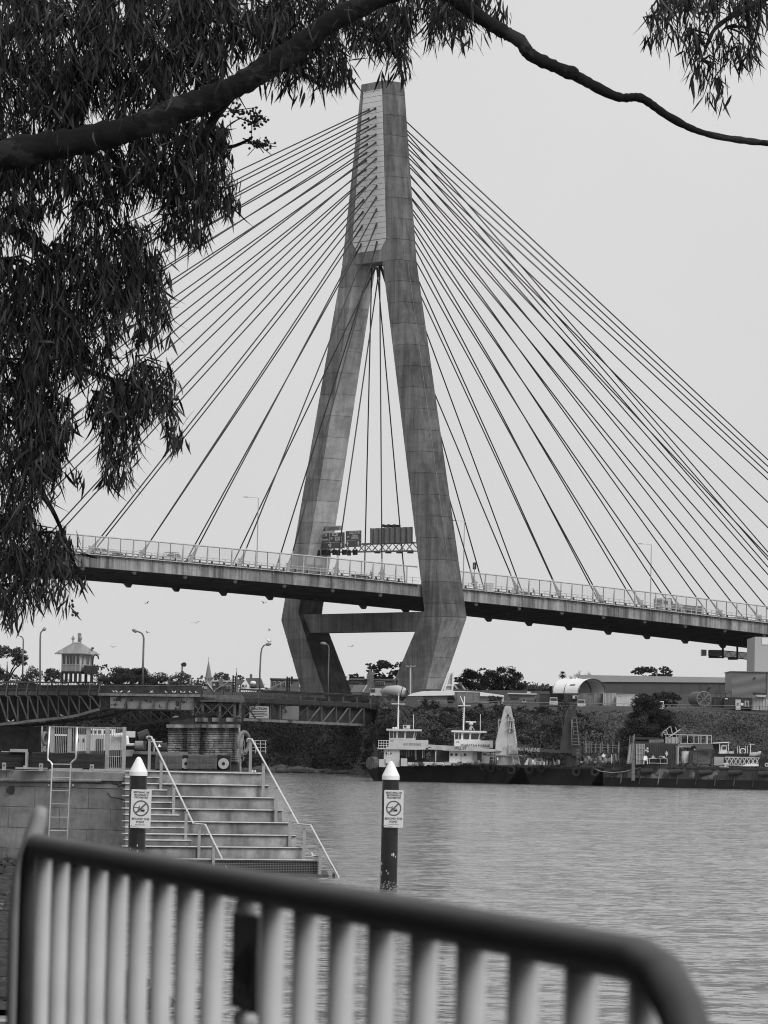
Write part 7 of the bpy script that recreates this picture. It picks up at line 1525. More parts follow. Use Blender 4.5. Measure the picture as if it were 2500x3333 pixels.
# dark fender timbers with round plates on the landing
for x0, x1, lab, sd_ in ((506, 592, 'grey-brown fender timber on the landing, left of the half disc', 3), (612, 706, 'cracked fender timber between the two white discs', 4)): log('fender_timber', lab, x0, x1, 2457, 2506, 115.5, .5, M('worn_fender_timber', .085, .85, .55, 2.2, stretch=(.35, 1, 4), bump=.8), sd_, 'fender timbers')
for x0, x1, cx, lab in ((592, 614, 605, 'dark block with a half-hidden pale disc between the fender timbers'), (705, 750, 727.5, 'dark block with a round pale disc at the end of the fender timbers')):
    t = thing('fender_block', lab, 'fender', at(cx, 2506, 115.6), 'fender blocks'); MB().pb(x0, 2459, x1, 2508, 115.7, .5).build('block', BLACK, t); c = at(cx, 2485.5, 115.6)
    d_ = MB().tube([c, c + Vector((0, .12, 0))], 17.5 / ppm(115.6), 30).build('disc', M('pale_disc', .38, .7, .15, 12), t); MB().tube([c - Vector((0, .01, 0)), c + Vector((0, .02, 0))], 5.2 / ppm(115.6), 16).build('hub', BLACK, d_)

# broad stairs
YR0, STEP, SK = 111.6, 0.42, 0.0035
xr = [851, 875, 893, 918, 939, 963.5, 984.6, 1034]; yn = [2516, 2555.7, 2596, 2636, 2677, 2718, 2758, 2798]
zt_k = [at(x, y, YR0 - STEP * k).z for k, (x, y) in enumerate(zip(xr, yn))]
ystair = lambda x, k: YR0 - STEP * k - (xr[min(int(k), 7)] - x) * SK
st = thing('harbour_stairs', 'broad concrete stairs going down to the water with bright nosings', 'stairs', at(700, 2840, 109))
def stairblock(mb, xa, xb, k, z0, z1, d, ref, lip=0.0):
    a, b = at(xa, ref, ystair(xa, k) - lip), at(xb, ref, ystair(xb, k) - lip)
    return mb.hexa([(a.x, a.y, z0), (b.x, b.y, z0), (b.x - .1, b.y + d, z0), (a.x - .1, a.y + d, z0), (a.x, a.y, z1), (b.x, b.y, z1), (b.x - .1, b.y + d, z1), (a.x - .1, a.y + d, z1)])
for k in range(8):
    z1 = zt_k[k]; z0 = zt_k[k + 1] - .02 if k < 7 else z1 - .04
    s_ = stairblock(MB(), 408, xr[k], k, z0, z1 - .03, 3.6 if k else 6, yn[k]).build('step', STEPC, st)
    stairblock(MB(), 408, xr[k] + 1, k, z1 - .03, z1, 1.2 if k else 6, yn[k], .055).build('tread_slab', M('dark_tread', .13, .85, .4, 2), s_)
    stairblock(MB(), 408, xr[k] + .5, k, z1 - .022, z1 + .004, .06, yn[k], .075).build('nosing', M('bright_nosing', .62, .4, .15, 6, metal=.3), s_)
xe = [519, 544, 560, 584, 600, 623]
for k in range(6):
    zm = (zt_k[k] + zt_k[k + 1]) / 2; ym = (yn[k] + yn[k + 1]) / 2
    s_ = stairblock(MB(), 408, xe[k], k + .5, zt_k[k + 1] - .02, zm - .02, .8, ym).build('half_step', MC('half_step_concrete', .17, .3, .4, .1, .35, 1.6, .8, fine=9), st)
    stairblock(MB(), 408, xe[k], k + .5, zm - .022, zm + .004, .5, ym, .03).build('nosing', M('bright_nosing', .62), s_)
zl = at(1050, 2846, YR0 - STEP * 7.4).z
stairblock(MB(), 408, 1036, 7, zt_k[7] - .06, zt_k[7] - .035, 3.4, yn[7], .0).build('landing_edge', COPING, st)
stairblock(MB(), 408, 1040, 7, zl, zt_k[7] - .05, 3.2, yn[7], -.02).build('grating_back', BLACK, st)
mb = MB()
for i in range(64): x = 700 + i * 5.3; a = at(x, 2820, ystair(x, 7) - .02); mb.box((a.x - .004, a.y, zl), (a.x + .004, a.y + .02, zt_k[7] - .06))
for j in range(7):
    z = zl + (zt_k[7] - .08 - zl) * j / 7; stairblock(mb, 700, 1040, 7, z, z + .008, .02, yn[7], .02)
mb.build('grating', STEELMID, st)
stairblock(MB(), 408, 1070, 8, -.6, zl, 4.2, 2848, .0).build('bottom_landing', C_DARK, st)
# handrails
def hrail(label, pts, posts, kk):
    t = thing('stair_handrail', label, 'handrail', at(posts[0][0], posts[0][2], ystair(posts[0][0], 0)), 'stair handrails')
    P3 = [at(x, y, ystair(x, k)) for x, y, k in pts]
    MB().tube(P3, .026, 10).build('rail', STAINLESS, t, smooth=False)
    for x, y0, y1, k in posts:
        Y = ystair(x, k); dark = y0 > 2830
        p = MB().pb(x - 4.6, y0, x + 4.6, y1, Y - .03, .07).build('post', GALV if not dark else DARKST, t); MB().pb(x - 5.2, y0 - 1, x + 5.2, y0 + 5, Y - .04, .09).build('cap', STEELMID, p)
        MB().pb(x - 7, y1 - 2, x + 7, y1 + 1, Y - .06, .14).build('base_plate', GALV, p)
    return t
hrail('steel handrail of the stairs on the left, nearer the wall', [(478, 2404, -.3), (479, 2399, -.25), (484, 2397.5, -.2), (492.5, 2398, 0), (629, 2680, 4.3), (668.5, 2684, 5.2), (752, 2855, 7.6)], [(486, 2406, 2509, -.1), (524, 2477, 2589, 1.2), (565, 2558, 2673, 3.1), (605, 2642, 2756, 5.1), (648, 2694, 2798, 6.2), (695, 2752, 2850, 7.3)], 0)
hrail('steel handrail of the stairs on the right, beside the water', [(804, 2414, -.3), (805, 2407, -.25), (809, 2405, -.2), (820, 2406, 0), (971, 2682, 4.3), (1011, 2685.6, 5.2), (1117, 2882, 8.2)], [(815, 2411, 2514, -.1), (857, 2486, 2593, 1.6), (899, 2563, 2674, 3.4), (944, 2643, 2755, 5.2), (990, 2696, 2800, 6.6), (1041.6, 2754, 2866, 7.6), (1086, 2839, 2905, 8.2)], 0)
for x, y, l_ in ((822, 2513, 'left'), (830, 2513, 'right')): MB().tube([at(x, y, 111), at(x, y - 7, 111)], [.035, .02], 8).build('small_cleat', GALV, None, f'{l_} one of two small pale cleats by the right stair post', 'cleat', 'cleats on the stair head')
g_ = share('gull', gull, None, at(1025, 2802, 108.6), (0, 0, 2.6), (.55, .55, .55)); props(g_, 'small dark bird standing on the bottom stair landing', 'bird')
for s in g_.material_slots: pass

# no-berthing piles
def pile(label, sglabel, cx, ycap, ybase, xb, Y, rpx, corners, tilt, group='no-berthing piles'):
    k = ppm(Y); r = rpx / k; base = wat(xb, 2455 + (xb - 1234) * .02 + 3.2 * k); base = Vector((at(cx, ybase, Y).x, Y, 0))
    t = thing('mooring_pile', label, 'pile', base, group); zc = at(cx, ybase, Y).z; za = at(cx, ycap, Y).z; x = base.x
    MB().tube([(x, Y, -1.2), (x, Y, zc + .02)], r, 32).build('shaft', M('pile_sleeve', .014, .35, .5, 2.5, spec=.4), t, smooth=False)
    hgt = za - zc; prof = [(1.05, 0), (1.05, .2), (1.0, .26), (.62, .62), (.34, .88), (.2, .97), (.02, 1.0)]
    MB().tube([(x, Y, zc + h * hgt) for _, h in prof], [r * a for a, _ in prof], 32).build('conical_cap', M('cap_white', .78, .45, .04, 3), t, smooth=False)
    mb = MB(); rr = random.Random(int(cx))
    for i in range(130):
        a = rr.uniform(math.pi, 2 * math.pi); z = rr.uniform(-.1, .22) * rr.random() + rr.uniform(0, .05); mb.ball((x + math.cos(a) * r, Y + math.sin(a) * r, z), rr.uniform(.006, .02), 5, 4)
    mb.build('barnacles', M('barnacle', .22, .9, .4, 9), t, kind='stuff')
    mb = MB()
    for i in range(9): a = rr.uniform(3.6, 5.6); z = rr.uniform(.3, .9); mb.ball((x + math.cos(a) * r, Y + math.sin(a) * r, z), rr.uniform(.008, .02), 6, 4, 0, (1, .4, 2.5))
    mb.build('paint_chips', SIGNW, t, kind='stuff')
    for y in (2590, 2645, 2690): MB().torus((x, Y, at(cx, y, Y).z), (0, 0, 1), r + .006, .009, 28, 6).build('strap', DARKST, t)
    # sign
    YS = Y - r - .06; TL, TR, BL_, BR = [at(a, b, YS) for a, b in corners]
    s = thing('warning_sign', sglabel, 'sign', (TL + TR + BL_ + BR) / 4, 'no-berthing signs'); c = LOC[s]
    ex = (TR - TL + BR - BL_).normalized(); ey = (TL - BL_ + TR - BR); ey = (ey - ex * ey.dot(ex)).normalized(); w = (TR - TL).length; h = (TL - BL_).length
    L_ = lambda u, v, o=0.0: c + ex * u * w + ey * v * h + Vector((0, -o, 0))
    rc = .06; pts = []
    for sx, sy, a0 in ((1, 1, 0), (-1, 1, 90), (-1, -1, 180), (1, -1, 270)):
        for j in range(5): a = math.radians(a0 + j * 22.5); pts.append(c + ex * (sx * (w / 2 - rc * w) + math.cos(a) * rc * w) + ey * (sy * (h / 2 - rc * w) + math.sin(a) * rc * w))
    MB().prism(pts, (0, .012, 0)).build('plate', SIGNW, s)
    for body, v, sz in (('BERTHING OR', .425, .064), ('MOORING IS', .358, .064), ('PROHIBITED', .292, .064), ('BEYOND THIS', -.265, .072), ('POINT', -.347, .072)): text('lettering', body, sz, INK, s, L_(0, v, .006), ex, ey, width=.92, extr=.001, bold=.0004)
    text('lettering', 'PENALTIES APPLY', .036, STEELMID, s, L_(0, -.415, .006), ex, ey, width=.9, extr=.001)
    vc = .012; R, rin = .395 * w, .33 * w; cc = L_(0, vc, .004); mb = MB(); n = 44; vs = []; fs = []
    for i in range(n): a = 2 * math.pi * i / n; d = ex * math.cos(a) + ey * math.sin(a); vs += [cc + d * R, cc + d * rin]
    for i in range(n): j = (i + 1) % n; fs.append((2 * i, 2 * i + 1, 2 * j + 1, 2 * j))
    mb.add(vs, fs); mb.build('prohibition_ring', SIGNRED, s)
    d45 = (ex + ey * 1.0).normalized(); MB().beam(cc - d45 * rin * 1.02 - Vector((0, .002, 0)), cc + d45 * rin * 1.02 - Vector((0, .002, 0)), .06 * w * 1.25, .002, (0, 1, 0)).build('slash', SIGNRED, s)
    C = lambda u, v: cc + ex * u * w + ey * v * w - Vector((0, .0005, 0))
    mb = MB()
    def qd(u0, v0, u1, v1): mb.add([C(u0, v0), C(u1, v0), C(u1, v1), C(u0, v1)], [(0, 1, 2, 3)])
    qd(-.33, .02, -.07, .045); qd(-.15, -.13, -.12, .02); qd(-.095, -.16, -.062, .12)
    mb.add([C(-.03, -.06), C(.17, -.06), C(.2, -.085), C(.17, -.15), C(0, -.15)], [(0, 1, 2, 3, 4)])
    mb.build('boat_symbol', INK, s)
    mb = MB(); mb.tube([C(.03, -.06), C(.05, -.01), C(.14, -.01), C(.17, -.06)], .004, 4); mb.tube([C(-.3, -.17), C(-.2, -.16), C(-.05, -.17), C(.1, -.165), C(.28, -.18)], .0025, 4); mb.build('symbol_line', STEELMID, s)
    mb = MB(); mb.tube([L_(-.46, -.45, .004), L_(-.3, -.462, .004), L_(-.05, -.475, .004)], .004, 4); mb.ball(L_(-.44, -.44, .004), .012, 6, 4); mb.build('sticker_scuff', STEELMID, s)
    return t
pile('black pile with white conical cap in front of the stairs, left', 'no-berthing sign on the left pile beside the stairs', 450.5, 2463, 2525, 446, 101.0, 28, [(428.5, 2568.5), (494.4, 2571), (422.8, 2694), (488.7, 2696.6)], 0)
pile('black pile with white conical cap standing alone in open water, right', 'no-berthing sign on the lone pile in open water', 1272, 2477, 2538, 1266, 99.4, 27.2, [(1251, 2571), (1314, 2572.6), (1249.5, 2693), (1312, 2693.7)], 0)

# oyster rocks and weed at the bottom left
mb = MB(); r = random.Random(12)
xlim = lambda Y: float(np.interp(Y, [51, 55, 58, 64, 80, 105], [540, 470, 330, 285, 235, 120]))
for i in range(1100):
    Y = r.uniform(51.5, 104); x = r.uniform(-160, xlim(Y)); p = wat(0, 2455 - 24 + 3.2 * ppm(Y)); X = (x - 1234) / F * Y
    mb.ball((X, Y, r.uniform(-.08, .16)), r.uniform(.07, .3), 6, 5, 0, (r.uniform(.8, 1.6), 1, r.uniform(.5, .9)))
mb.build('oyster_rocks', ROCK, None, kind='stuff', label='dark oyster-covered rocks at the bottom left shore', cat='rocks', loc=(-8, 80, 0))
mb = MB()
for i in range(60):
    Y = r.uniform(50.5, 54); x = r.uniform(470, 690); X = (x - 1234) / F * Y; mb.ball((X, Y, -.06), r.uniform(.03, .11), 6, 5, 0, (1.3, 1, .8))
mb.build('submerged_rocks', ROCK, None, kind='stuff', label='small weedy rocks breaking the water behind the barricade bars', cat='rocks', loc=(-3, 52, 0))
C_ = []; N_ = []
for i in range(2600): Y = r.uniform(102, 109); x = r.uniform(-200, 110); C_.append(((x - 1234) / F * Y, Y, r.uniform(.0, .38) * r.random() + .02)); N_.append((0, -.5, 1))
V_, Q_ = cards(C_, N_, .05, .8); npmesh('shore_weed', V_, Q_, FOL_D, None, 'stuff', 'dark low plants at the foot of the wharf wall, bottom left', 'plants')
# underwater toe so the rocks sit on something
ys_ = [50, 51.5, 55, 58, 64, 72, 80, 92, 105, 111]; vv = [p for Y in ys_ for p in ((-40, Y, .12), ((xlim(Y) - 150 - 1234) / F * Y, Y, .07), ((xlim(Y) - 1234) / F * Y, Y, -.05), ((xlim(Y) - 1234) / F * Y + .3, Y, -1.2))]
MB().add(vv, [(i * 4 + k, i * 4 + k + 1, i * 4 + k + 5, i * 4 + k + 4) for i in range(len(ys_) - 1) for k in range(3)]).build('rocky_foreshore', ROCK, kind='structure', loc=(-20, 80, 0))

# ================================================================== GUM TREE overhanging from the left
YG = 34.0
gum = thing('gum_tree', 'large gum tree with drooping sickle leaves overhanging from the upper left', 'tree', (-6.4, YG, 1.9))
gk = ppm(YG)
def br(pts, name='branch', mat=BARK, n=10, dY=0.0, par=None):
    P3 = [at(x, y, YG + dY + (d[0] if d else 0)) for x, y, r, *d in pts]; R = [r / gk for _, _, r, *d in pts]
    # smooth resample
    out = []; rr = []
    for i in range(len(P3) - 1):
        p0, p1, p2, p3 = P3[max(i - 1, 0)], P3[i], P3[i + 1], P3[min(i + 2, len(P3) - 1)]
        SS = 14 if n > 10 else 4
        for s in range(SS):
            t = s / SS; out.append(.5 * ((2 * p1) + (p2 - p0) * t + (2 * p0 - 5 * p1 + 4 * p2 - p3) * t * t + (3 * p1 - p0 - 3 * p2 + p3) * t ** 3)); rr.append((R[i] + (R[i + 1] - R[i]) * t) * random.uniform(.90, 1.09))
    out.append(P3[-1]); rr.append(R[-1]); mb = MB().tube(out, rr, n); big = max(R)
    k = 55.0 if big > .05 else 20.0
    if n > 10:      # knots, flutes and peeling plates in the outline of the big limbs
        m = len(out)
        for i in range(m):
            c = out[i]
            for q in range(n):
                v = Vector(mb.v[i * n + q]); d = v - c; f = 1 + .16 * mnoise.noise(v * 3.1) + .10 * mnoise.noise(v * 9.0); mb.v[i * n + q] = tuple(c + d * f)
    return mb.build(name, mat, gum, smooth=True)
MB().tube([(-6.4, YG, 1.7), (-6.3, YG, 4), (-5.8, YG - .3, 6.5), at(-420, 640, YG), at(-200, 560, YG - .8), at(0, 505, YG - 1.15)], [.42, .36, .3, .22, .17, .13], 14).build('trunk', BARK, gum, smooth=True)
br([(-60, 520, 48), (150, 475, 46), (380, 432, 44), (600, 352, 44), (780, 275, 40), (940, 172, 38), (1080, 72, 35), (1300, -40, 32), (1480, -60, 24)], dY=-1.15, n=26)
br([(1380, -70, 26), (1484, 0, 25), (1597, 78, 22), (1688, 130, 20), (1733, 182, 21), (1861, 241, 20), (2004, 313, 15), (2087, 320, 14), (2185, 384, 13), (2306, 437, 11), (2520, 468, 10), (2700, 470, 8), (2860, 500, 6), (3000, 560, 4), (3080, 620, 2)], dY=-1.1, n=14)
MB().ball(at(1855, 236, YG - 1.15), .065, 8, 6, 0, (1.2, .8, .9)).build('burl', BARK, gum)
br([(760, 300, 18), (700, 380, 15), (660, 450, 10)], dY=-1.0)
br([(560, 350, 16), (500, 260, 12), (470, 190, 8)], dY=-.9)
br([(180, 500, 34), (250, 350, 30), (330, 180, 26), (420, 90, 20), (470, -40, 16)], dY=.6)
br([(-40, 610, 40), (60, 560, 30), (160, 480, 22)], dY=.3)
br([(-60, 190, 26), (100, 60, 20), (230, 80, 16), (330, 60, 10)], dY=1.2)
br([(-60, 700, 22), (60, 760, 18), (200, 850, 14), (330, 960, 10), (450, 1000, 6)], dY=.8)
br([(-60, 1000, 16), (80, 1080, 13), (220, 1180, 10), (380, 1240, 7), (520, 1290, 4)], dY=.5)
br([(-60, 1400, 12), (60, 1500, 10), (160, 1640, 8), (230, 1800, 5), (260, 1900, 3)], dY=.5)
br([(300, 430, 16), (420, 560, 12), (560, 640, 9), (680, 640, 5)], dY=.45)
br([(480, 400, 14), (620, 470, 10), (740, 480, 7), (820, 450, 4)], dY=.5)
br([(850, 230, 14), (960, 230, 9), (1060, 290, 5)], dY=.45)
br([(1120, 50, 14), (1240, 110, 9), (1290, 190, 5)], dY=.45)
br([(1480, -60, 24), (1800, -330, 22), (2200, -330, 20), (2480, -170, 18), (2570, -60, 16), (2440, 20, 10), (2330, 90, 7), (2290, 180, 4)], dY=-.3)
br([(2480, -20, 8), (2460, 120, 5), (2400, 230, 3)], dY=-.3)
# leaves: clusters hang from twigs inside each lobe (pixel centre, half sizes, weight)
LOBES = [(150, 110, 260, 170, 1.5), (480, 90, 260, 150, 1.6), (760, 70, 220, 120, 1.5), (1000, 60, 190, 100, 1.4), (960, 200, 120, 75, 1.5), (1090, 215, 60, 80, 1.2), (1230, 80, 120, 90, 1.3), (1270, 160, 75, 75, 1.2), (1420, 30, 130, 70, 1.2), (1560, 10, 95, 75, 1.1), (1480, 90, 90, 50, .8),
         (100, 330, 230, 150, 1.5), (380, 290, 200, 120, 1.4), (640, 230, 160, 100, 1.3), (560, 470, 150, 110, 1.5), (680, 510, 80, 90, 1.4), (600, 620, 130, 90, 1.5), (700, 650, 60, 55, 1.2), (330, 560, 200, 120, 1.4), (90, 600, 160, 130, 1.3), (590, 720, 80, 70, 1.3), (745, 680, 28, 32, 1.0),
         (330, 740, 130, 90, 1.1), (60, 760, 90, 90, .9), (420, 850, 120, 110, 1.3), (250, 900, 160, 120, 1.2), (480, 960, 80, 90, 1.3), (80, 960, 130, 130, 1.3), (310, 1030, 160, 110, 1.4), (500, 1060, 65, 55, 1.1), (120, 1120, 170, 120, 1.4), (240, 1180, 130, 80, 1.2),
         (490, 1230, 75, 48, 1.4), (420, 1300, 90, 70, 1.5), (510, 1330, 70, 60, 1.4), (560, 1430, 32, 38, 1.2), (350, 1350, 70, 80, 1.3), (400, 1450, 70, 75, 1.3), (380, 1540, 45, 40, 1.0), (80, 1280, 130, 120, 1.5), (170, 1370, 90, 90, 1.3),
         (60, 1450, 110, 110, 1.5), (140, 1520, 65, 90, 1.2), (60, 1620, 100, 100, 1.4), (40, 1760, 90, 90, 1.4), (160, 1770, 65, 40, 1.3), (190, 1840, 75, 50, 1.4), (90, 1880, 110, 70, 1.3), (240, 1905, 38, 22, 1.0), (30, 1960, 60, 60, 1.0), (150, 1950, 60, 30, .8),
         (2330, 10, 200, 60, 1.5), (2240, 70, 110, 70, 1.4), (2170, 40, 60, 60, 1.2), (2280, 160, 75, 75, 1.3), (2310, 250, 45, 60, 1.0), (2410, 150, 90, 70, 1.2), (2460, 70, 70, 80, 1.3), (2350, 300, 30, 40, .7), (2130, 100, 35, 50, .8), (2900, 560, 90, 60, .9), (3010, 620, 80, 70, .9)]
lr = np.random.default_rng(21)
Pc = []; W_ = []
for (cx, cy, rx, ry, w_) in LOBES:
    n = int(math.pi * rx * ry / 430 * w_ * (2.4 if cx > 2000 else 5.9)); u = lr.normal(0, 1, (n, 3)); u /= np.linalg.norm(u, axis=1)[:, None]; u *= (lr.random(n) ** (1 / 2.4))[:, None]
    nc = max(3, n // 26); cc = lr.uniform(-1, 1, (nc, 2)) * .86; pick = lr.integers(0, nc, n)      # leaves bunch into sprays
    mixv = lr.random(n) < .72
    ux = np.where(mixv, cc[pick, 0] + lr.normal(0, 13, n) / rx, u[:, 0]); uy = np.where(mixv, cc[pick, 1] + lr.normal(0, 20, n) / ry, u[:, 2])
    px_ = cx + ux * rx; py_ = cy - 26 + uy * ry; Yd = YG + u[:, 1] * max(rx, ry) / gk * 1.1 + lr.normal(0, .25, n) - np.where(lr.random(n) < .07, 1.0, 0.0)
    a, b = px_ - 1250, py_ - 1666.5; uu = cR * a - sR * b; vv = sR * a + cR * b; cz = -vv / F; dy = cP - cz * sP; dz = sP + cz * cP; s = Yd / dy
    Pc.append(np.stack([uu / F * s, Yd, EYE + dz * s], 1))
Pc = np.concatenate(Pc); n = len(Pc)
def leaf_geo(P0, L, Wd, D, bend, S):
    """sickle leaves: 5 stations along a bending axis"""
    T = [0, .12, .4, .72, 1.0]; wd = [.12, .55, 1.0, .62, .03]; V = []
    for t, q in zip(T, wd):
        c = P0 + D * (L * t)[:, None] + bend * (L * t * t)[:, None]
        V.append(c - S * (Wd * q)[:, None]); V.append(c + S * (Wd * q)[:, None])
    V = np.stack(V, 1).reshape(-1, 3); m = len(P0); base = np.arange(m)[:, None] * 10
    Q = np.concatenate([base + np.array([[2 * i, 2 * i + 1, 2 * i + 3, 2 * i + 2]]) for i in range(4)], 0)
    return V, Q
th = lr.uniform(0, 2 * math.pi, n); spread = np.abs(lr.normal(.34, .32, n)); up = lr.random(n) < .06
D = np.stack([np.cos(th) * spread, np.sin(th) * spread, np.where(up, lr.uniform(-.3, .5, n), -1)], 1); D /= np.linalg.norm(D, axis=1)[:, None]
bt = lr.uniform(0, 2 * math.pi, n); bend = np.stack([np.cos(bt), np.sin(bt), np.full(n, -.15)], 1) * np.abs(lr.normal(.30, .2, n))[:, None]
S_ = np.cross(D, lr.normal(0, 1, (n, 3))); S_ /= np.linalg.norm(S_, axis=1)[:, None]
L = np.clip(lr.normal(.145, .04, n), .06, .24); Wd = np.clip(lr.normal(.0078, .0022, n), .003, .013)
V_, Q_ = leaf_geo(Pc, L, Wd, D, bend, S_)
npmesh('foliage', V_, Q_, LEAF, gum, kind='stuff')
# the leaves that stand out singly at the fringe
lf = MB(); T = [0, .12, .4, .72, 1.0]; wd = [.008, .038, .072, .045, .003]
for t, q in zip(T, wd): lf.v += [(-q + .12 * t * t, 0, -t), (q + .12 * t * t, .01, -t)]
for i in range(4): lf.f.append((2 * i, 2 * i + 1, 2 * i + 3, 2 * i + 2)); lf.m.append(0)
lme = raw('leaf', lf, LEAF)
edge = [(940, 300, 90, 30), (1090, 280, 40, 30), (1290, 230, 50, 30), (1500, 130, 90, 20), (740, 560, 20, 60), (760, 690, 20, 30), (590, 770, 60, 20), (520, 1100, 50, 20), (560, 1300, 30, 60), (585, 1440, 20, 30), (380, 1570, 45, 15), (270, 1900, 20, 20), (150, 1980, 80, 20), (60, 2030, 50, 15), (2300, 300, 60, 40), (2440, 200, 40, 40), (2120, 130, 30, 40), (2260, 210, 40, 40), (1600, 80, 20, 30), (240, 1560, 40, 30)]
lrn = random.Random(6)
for i in range(300):
    cx, cy, rx, ry = edge[i % len(edge)]; x, y = cx + lrn.uniform(-rx, rx), cy - 20 + lrn.uniform(-ry, ry); s = lrn.uniform(.11, .19)
    share('leaf', lme, gum, at(x, y, YG + lrn.uniform(-.4, .4)), (lrn.gauss(0, .3), lrn.gauss(0, .35), lrn.uniform(0, 6.3)), (s, s, s))
# twigs
tw = MB(); trn = random.Random(10)
for (cx, cy, rx, ry, w_) in LOBES:
    p0 = at(cx - rx * .5, cy - ry * .9, YG)
    for _ in range(int(5 + rx * ry / 1800)):
        e = at(cx + trn.uniform(-.95, .95) * rx, cy + trn.uniform(-.8, .75) * ry, YG + trn.uniform(-.5, .5)); m = p0.lerp(e, .5) + Vector((trn.uniform(-.06, .06), trn.uniform(-.1, .1), .05))
        tw.tube([p0, m, e], [.012, .008, .003], 4, cap=False)
tw.build('twigs', TWIG, gum, kind='stuff')
# gum nuts
nut = raw('gum_nut', MB().tube([(0, 0, .014), (0, 0, .004), (0, 0, -.006), (0, 0, -.016)], [.003, .012, .014, .008], 7), NUT, True)
k_ = 0
for cx, cy, rx, ry, n_ in ((830, 385, 42, 32, 60), (845, 468, 48, 16, 44), (760, 360, 50, 30, 40), (240, 1990, 14, 30, 10), (200, 1440, 30, 70, 14), (575, 1300, 14, 25, 8), (700, 640, 16, 30, 10)):
    for _ in range(n_): a, b = trn.gauss(0, .5), trn.gauss(0, .5); share('gum_nut', nut, gum, at(cx + a * rx, cy + b * ry, YG - .35 + trn.uniform(-.1, .1)), (trn.gauss(0, .5), trn.gauss(0, .5), 0), (.8, .8, .8))
tw = MB()
for cx, cy in ((830, 400), (850, 470), (770, 360)):
    for _ in range(12): e = at(cx + trn.gauss(0, 30), cy + trn.gauss(0, 20), YG - .35); tw.tube([at(cx - 60, cy - 20, YG - .35), at(cx - 10, cy, YG - .35), e], [.006, .005, .003], 4, cap=False)
tw.build('nut_stalks', TWIG, gum, kind='stuff')

# ================================================================== CROWD-CONTROL BARRICADE in the foreground, out of focus
bar = thing('crowd_barricade', 'out-of-focus galvanised crowd-control barricade in the foreground', 'barricade', (-.2, 3.4, 2.0))
A0, B0, C0, ZZ = -1080.613, 83.987, -0.0282703, 4.492
bp_ = lambda i, z: Vector((ZZ * (A0 + B0 * i) / F, ZZ * (1 + C0 * i), z))
ZR = EYE - .106; ZG = 2.0
bend_ = [bp_(17.9, ZR), bp_(18.25, ZR - .006), bp_(18.52, ZR - .022), bp_(18.7, ZR - .045), bp_(18.8, ZR - .08), bp_(18.82, ZR - .2), bp_(18.82, ZG + .02)]
lb_ = [bp_(-.78, ZG + .02), bp_(-.78, ZR - .07), bp_(-.75, ZR - .03), bp_(-.66, ZR - .012), bp_(-.45, ZR)]
MB().tube(lb_ + [bp_(i * .5 - .2, ZR) for i in range(36)] + bend_, .0128, 20).build('frame_tube', RAILM, bar, smooth=True)
MB().tube([bp_(-.7, ZG + .14), bp_(18.7, ZG + .14)], .011, 14).build('bottom_rail', RAILM, bar, smooth=True)
bm_ = raw('upright_bar', MB().tube([(0, 0, 0), (0, 0, ZR - ZG - .14)], .0096, 16), BARRIER, True)
for i in range(19):
    if i != 9: share('upright_bar', bm_, bar, bp_(i, ZG + .14))
    else:
        MB().tube([bp_(9, ZG + .14), bp_(9, ZG + .55)], .0096, 14).build('upright_bar', BARRIER, bar, smooth=True)
pc = bp_(9.25, 0); d = (bp_(10, 0) - bp_(9, 0)).normalized(); nrm = d.cross(Vector((0, 0, 1)))
z1, z0 = ZR - .0226, ZR - .098
MB().hexa([Vector((p.x, p.y, z)) for z in (z0, z1) for p in (pc - d * .056 - nrm * .003, pc + d * .056 - nrm * .003, pc + d * .056 + nrm * .003, pc - d * .056 + nrm * .003)]).build('owner_plate', M('plate_grey', .16, .5, .3, 30), bar)
s_ = nrm if nrm.y < 0 else -nrm
q_ = lambda a, z: pc + d * a + s_ * .0045 + Vector((0, 0, z)); MB().add([q_(-.055, z1 - .045), q_(.03, z1 - .02), q_(.02, z1 - .058)], [(0, 1, 2)]).build('plate_mark', INK, bar); MB().add([q_(-.06, z1 - .06), q_(.04, z1 - .078), q_(.05, z1 - .065)], [(0, 1, 2)]).build('plate_mark', STEELMID, bar)
for z in (ZR - .017, ZR - .106): MB().ball(bp_(9.15, z), .009, 12, 8).build('bolt', BARRIER, bar, smooth=True)
for i in (1.5, 17.5): a = bp_(i, ZG); MB().beam(a - nrm * .3, a + nrm * .3, .05, .02).build('foot', RAILM, bar); MB().beam(a, a + Vector((0, 0, .14)), .03, .03).build('foot_post', RAILM, bar)
# hooked end of the next barricade
nb_ = thing('barricade_end', 'pale blurred hooked end of the next barricade at the far left', 'barricade', (-.5, 4.7, 2.0)); nY = 4.75
MB().tube([at(136, 2625, nY), at(128, 2660, nY), at(112, 2710, nY), at(90, 2780, nY), at(70, 2860, nY), at(58, 3000, nY), Vector((at(50, 3200, nY).x, nY, 2.0))], [.006, .009, .0105, .0105, .0105, .0105, .0105], 16).build('hook_tube', M('dull_galvanised', .3, .55, .2, 8), nb_, smooth=True)
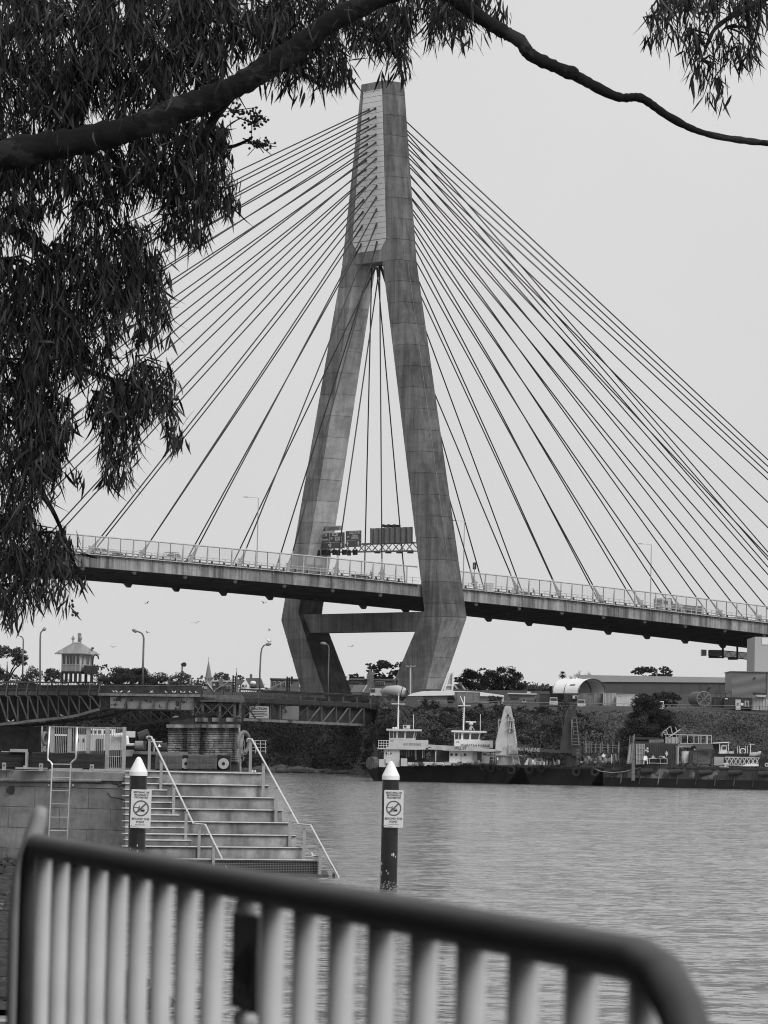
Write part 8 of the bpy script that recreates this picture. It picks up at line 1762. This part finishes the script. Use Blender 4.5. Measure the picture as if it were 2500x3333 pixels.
# hazy air
hz = MB().box((-700, -40, -3), (700, 2600, 128)).build('haze', M('haze_surface', .5), kind='stuff', loc=(0, 1200, 60))
hm = bpy.data.materials.new('haze_air'); hm.use_nodes = True; n_ = hm.node_tree; n_.nodes.clear(); ou = n_.nodes.new('ShaderNodeOutputMaterial'); pv = n_.nodes.new('ShaderNodeVolumePrincipled')
pv.inputs['Color'].default_value = (.95, .95, .95, 1); pv.inputs['Density'].default_value = 0.000018; n_.links.new(pv.outputs[0], ou.inputs['Volume'])
hz.data.materials.clear(); hz.data.materials.append(hm)

# ================================================================== tree shade over the quay behind the barricade (outside the picture)
sh_r = np.random.default_rng(3); ct_ = thing('shade_tree', 'spreading tree over the quay behind the camera, outside the picture', 'tree', (-3.4, -1.5, 2.0))
MB().tube([(-3.4, -1.5, 1.9), (-3.3, -1.4, 4.2), (-2.6, -1.0, 6.0)], [.28, .22, .16], 12).build('trunk', BARK, ct_, smooth=True)
for e in ((-5, 2, 6.4), (-1.5, 2.5, 6.6), (-1.2, -3, 6.8), (-4, -5, 6.5)): MB().tube([(-2.9, -1.2, 5.2), Vector((-2.9, -1.2, 5.2)).lerp(Vector(e), .5) + Vector((0, 0, .4)), e], [.13, .09, .04], 8).build('limb', BARK, ct_)
n_ = 20000; u = sh_r.normal(0, 1, (n_, 3)); u /= np.linalg.norm(u, axis=1)[:, None]; u *= (sh_r.random(n_) ** .4)[:, None]
Cn = np.array([-3.7, -0.6, 6.3]) + u * np.array([4.3, 6.0, 1.0]); V_, Q_ = cards(Cn, u, .20, .8); npmesh('crown', V_, Q_, LEAF, ct_, kind='stuff')
he = []  # unseen hedge, added to darken the left side of the barricade bars
for i in range(12000): he.append((sh_r.uniform(-4.6, -1.35), sh_r.uniform(-5, 7.5), 2.0 + sh_r.random() ** 1.2 * 3.0))
V_, Q_ = cards(he, np.tile([1, 0, .2], (len(he), 1)), .16, .8); npmesh('added_shade_hedge', V_, Q_, FOL_D, None, 'stuff', 'unseen dense dark hedge added left of the camera to shade the barricade', 'hedge')
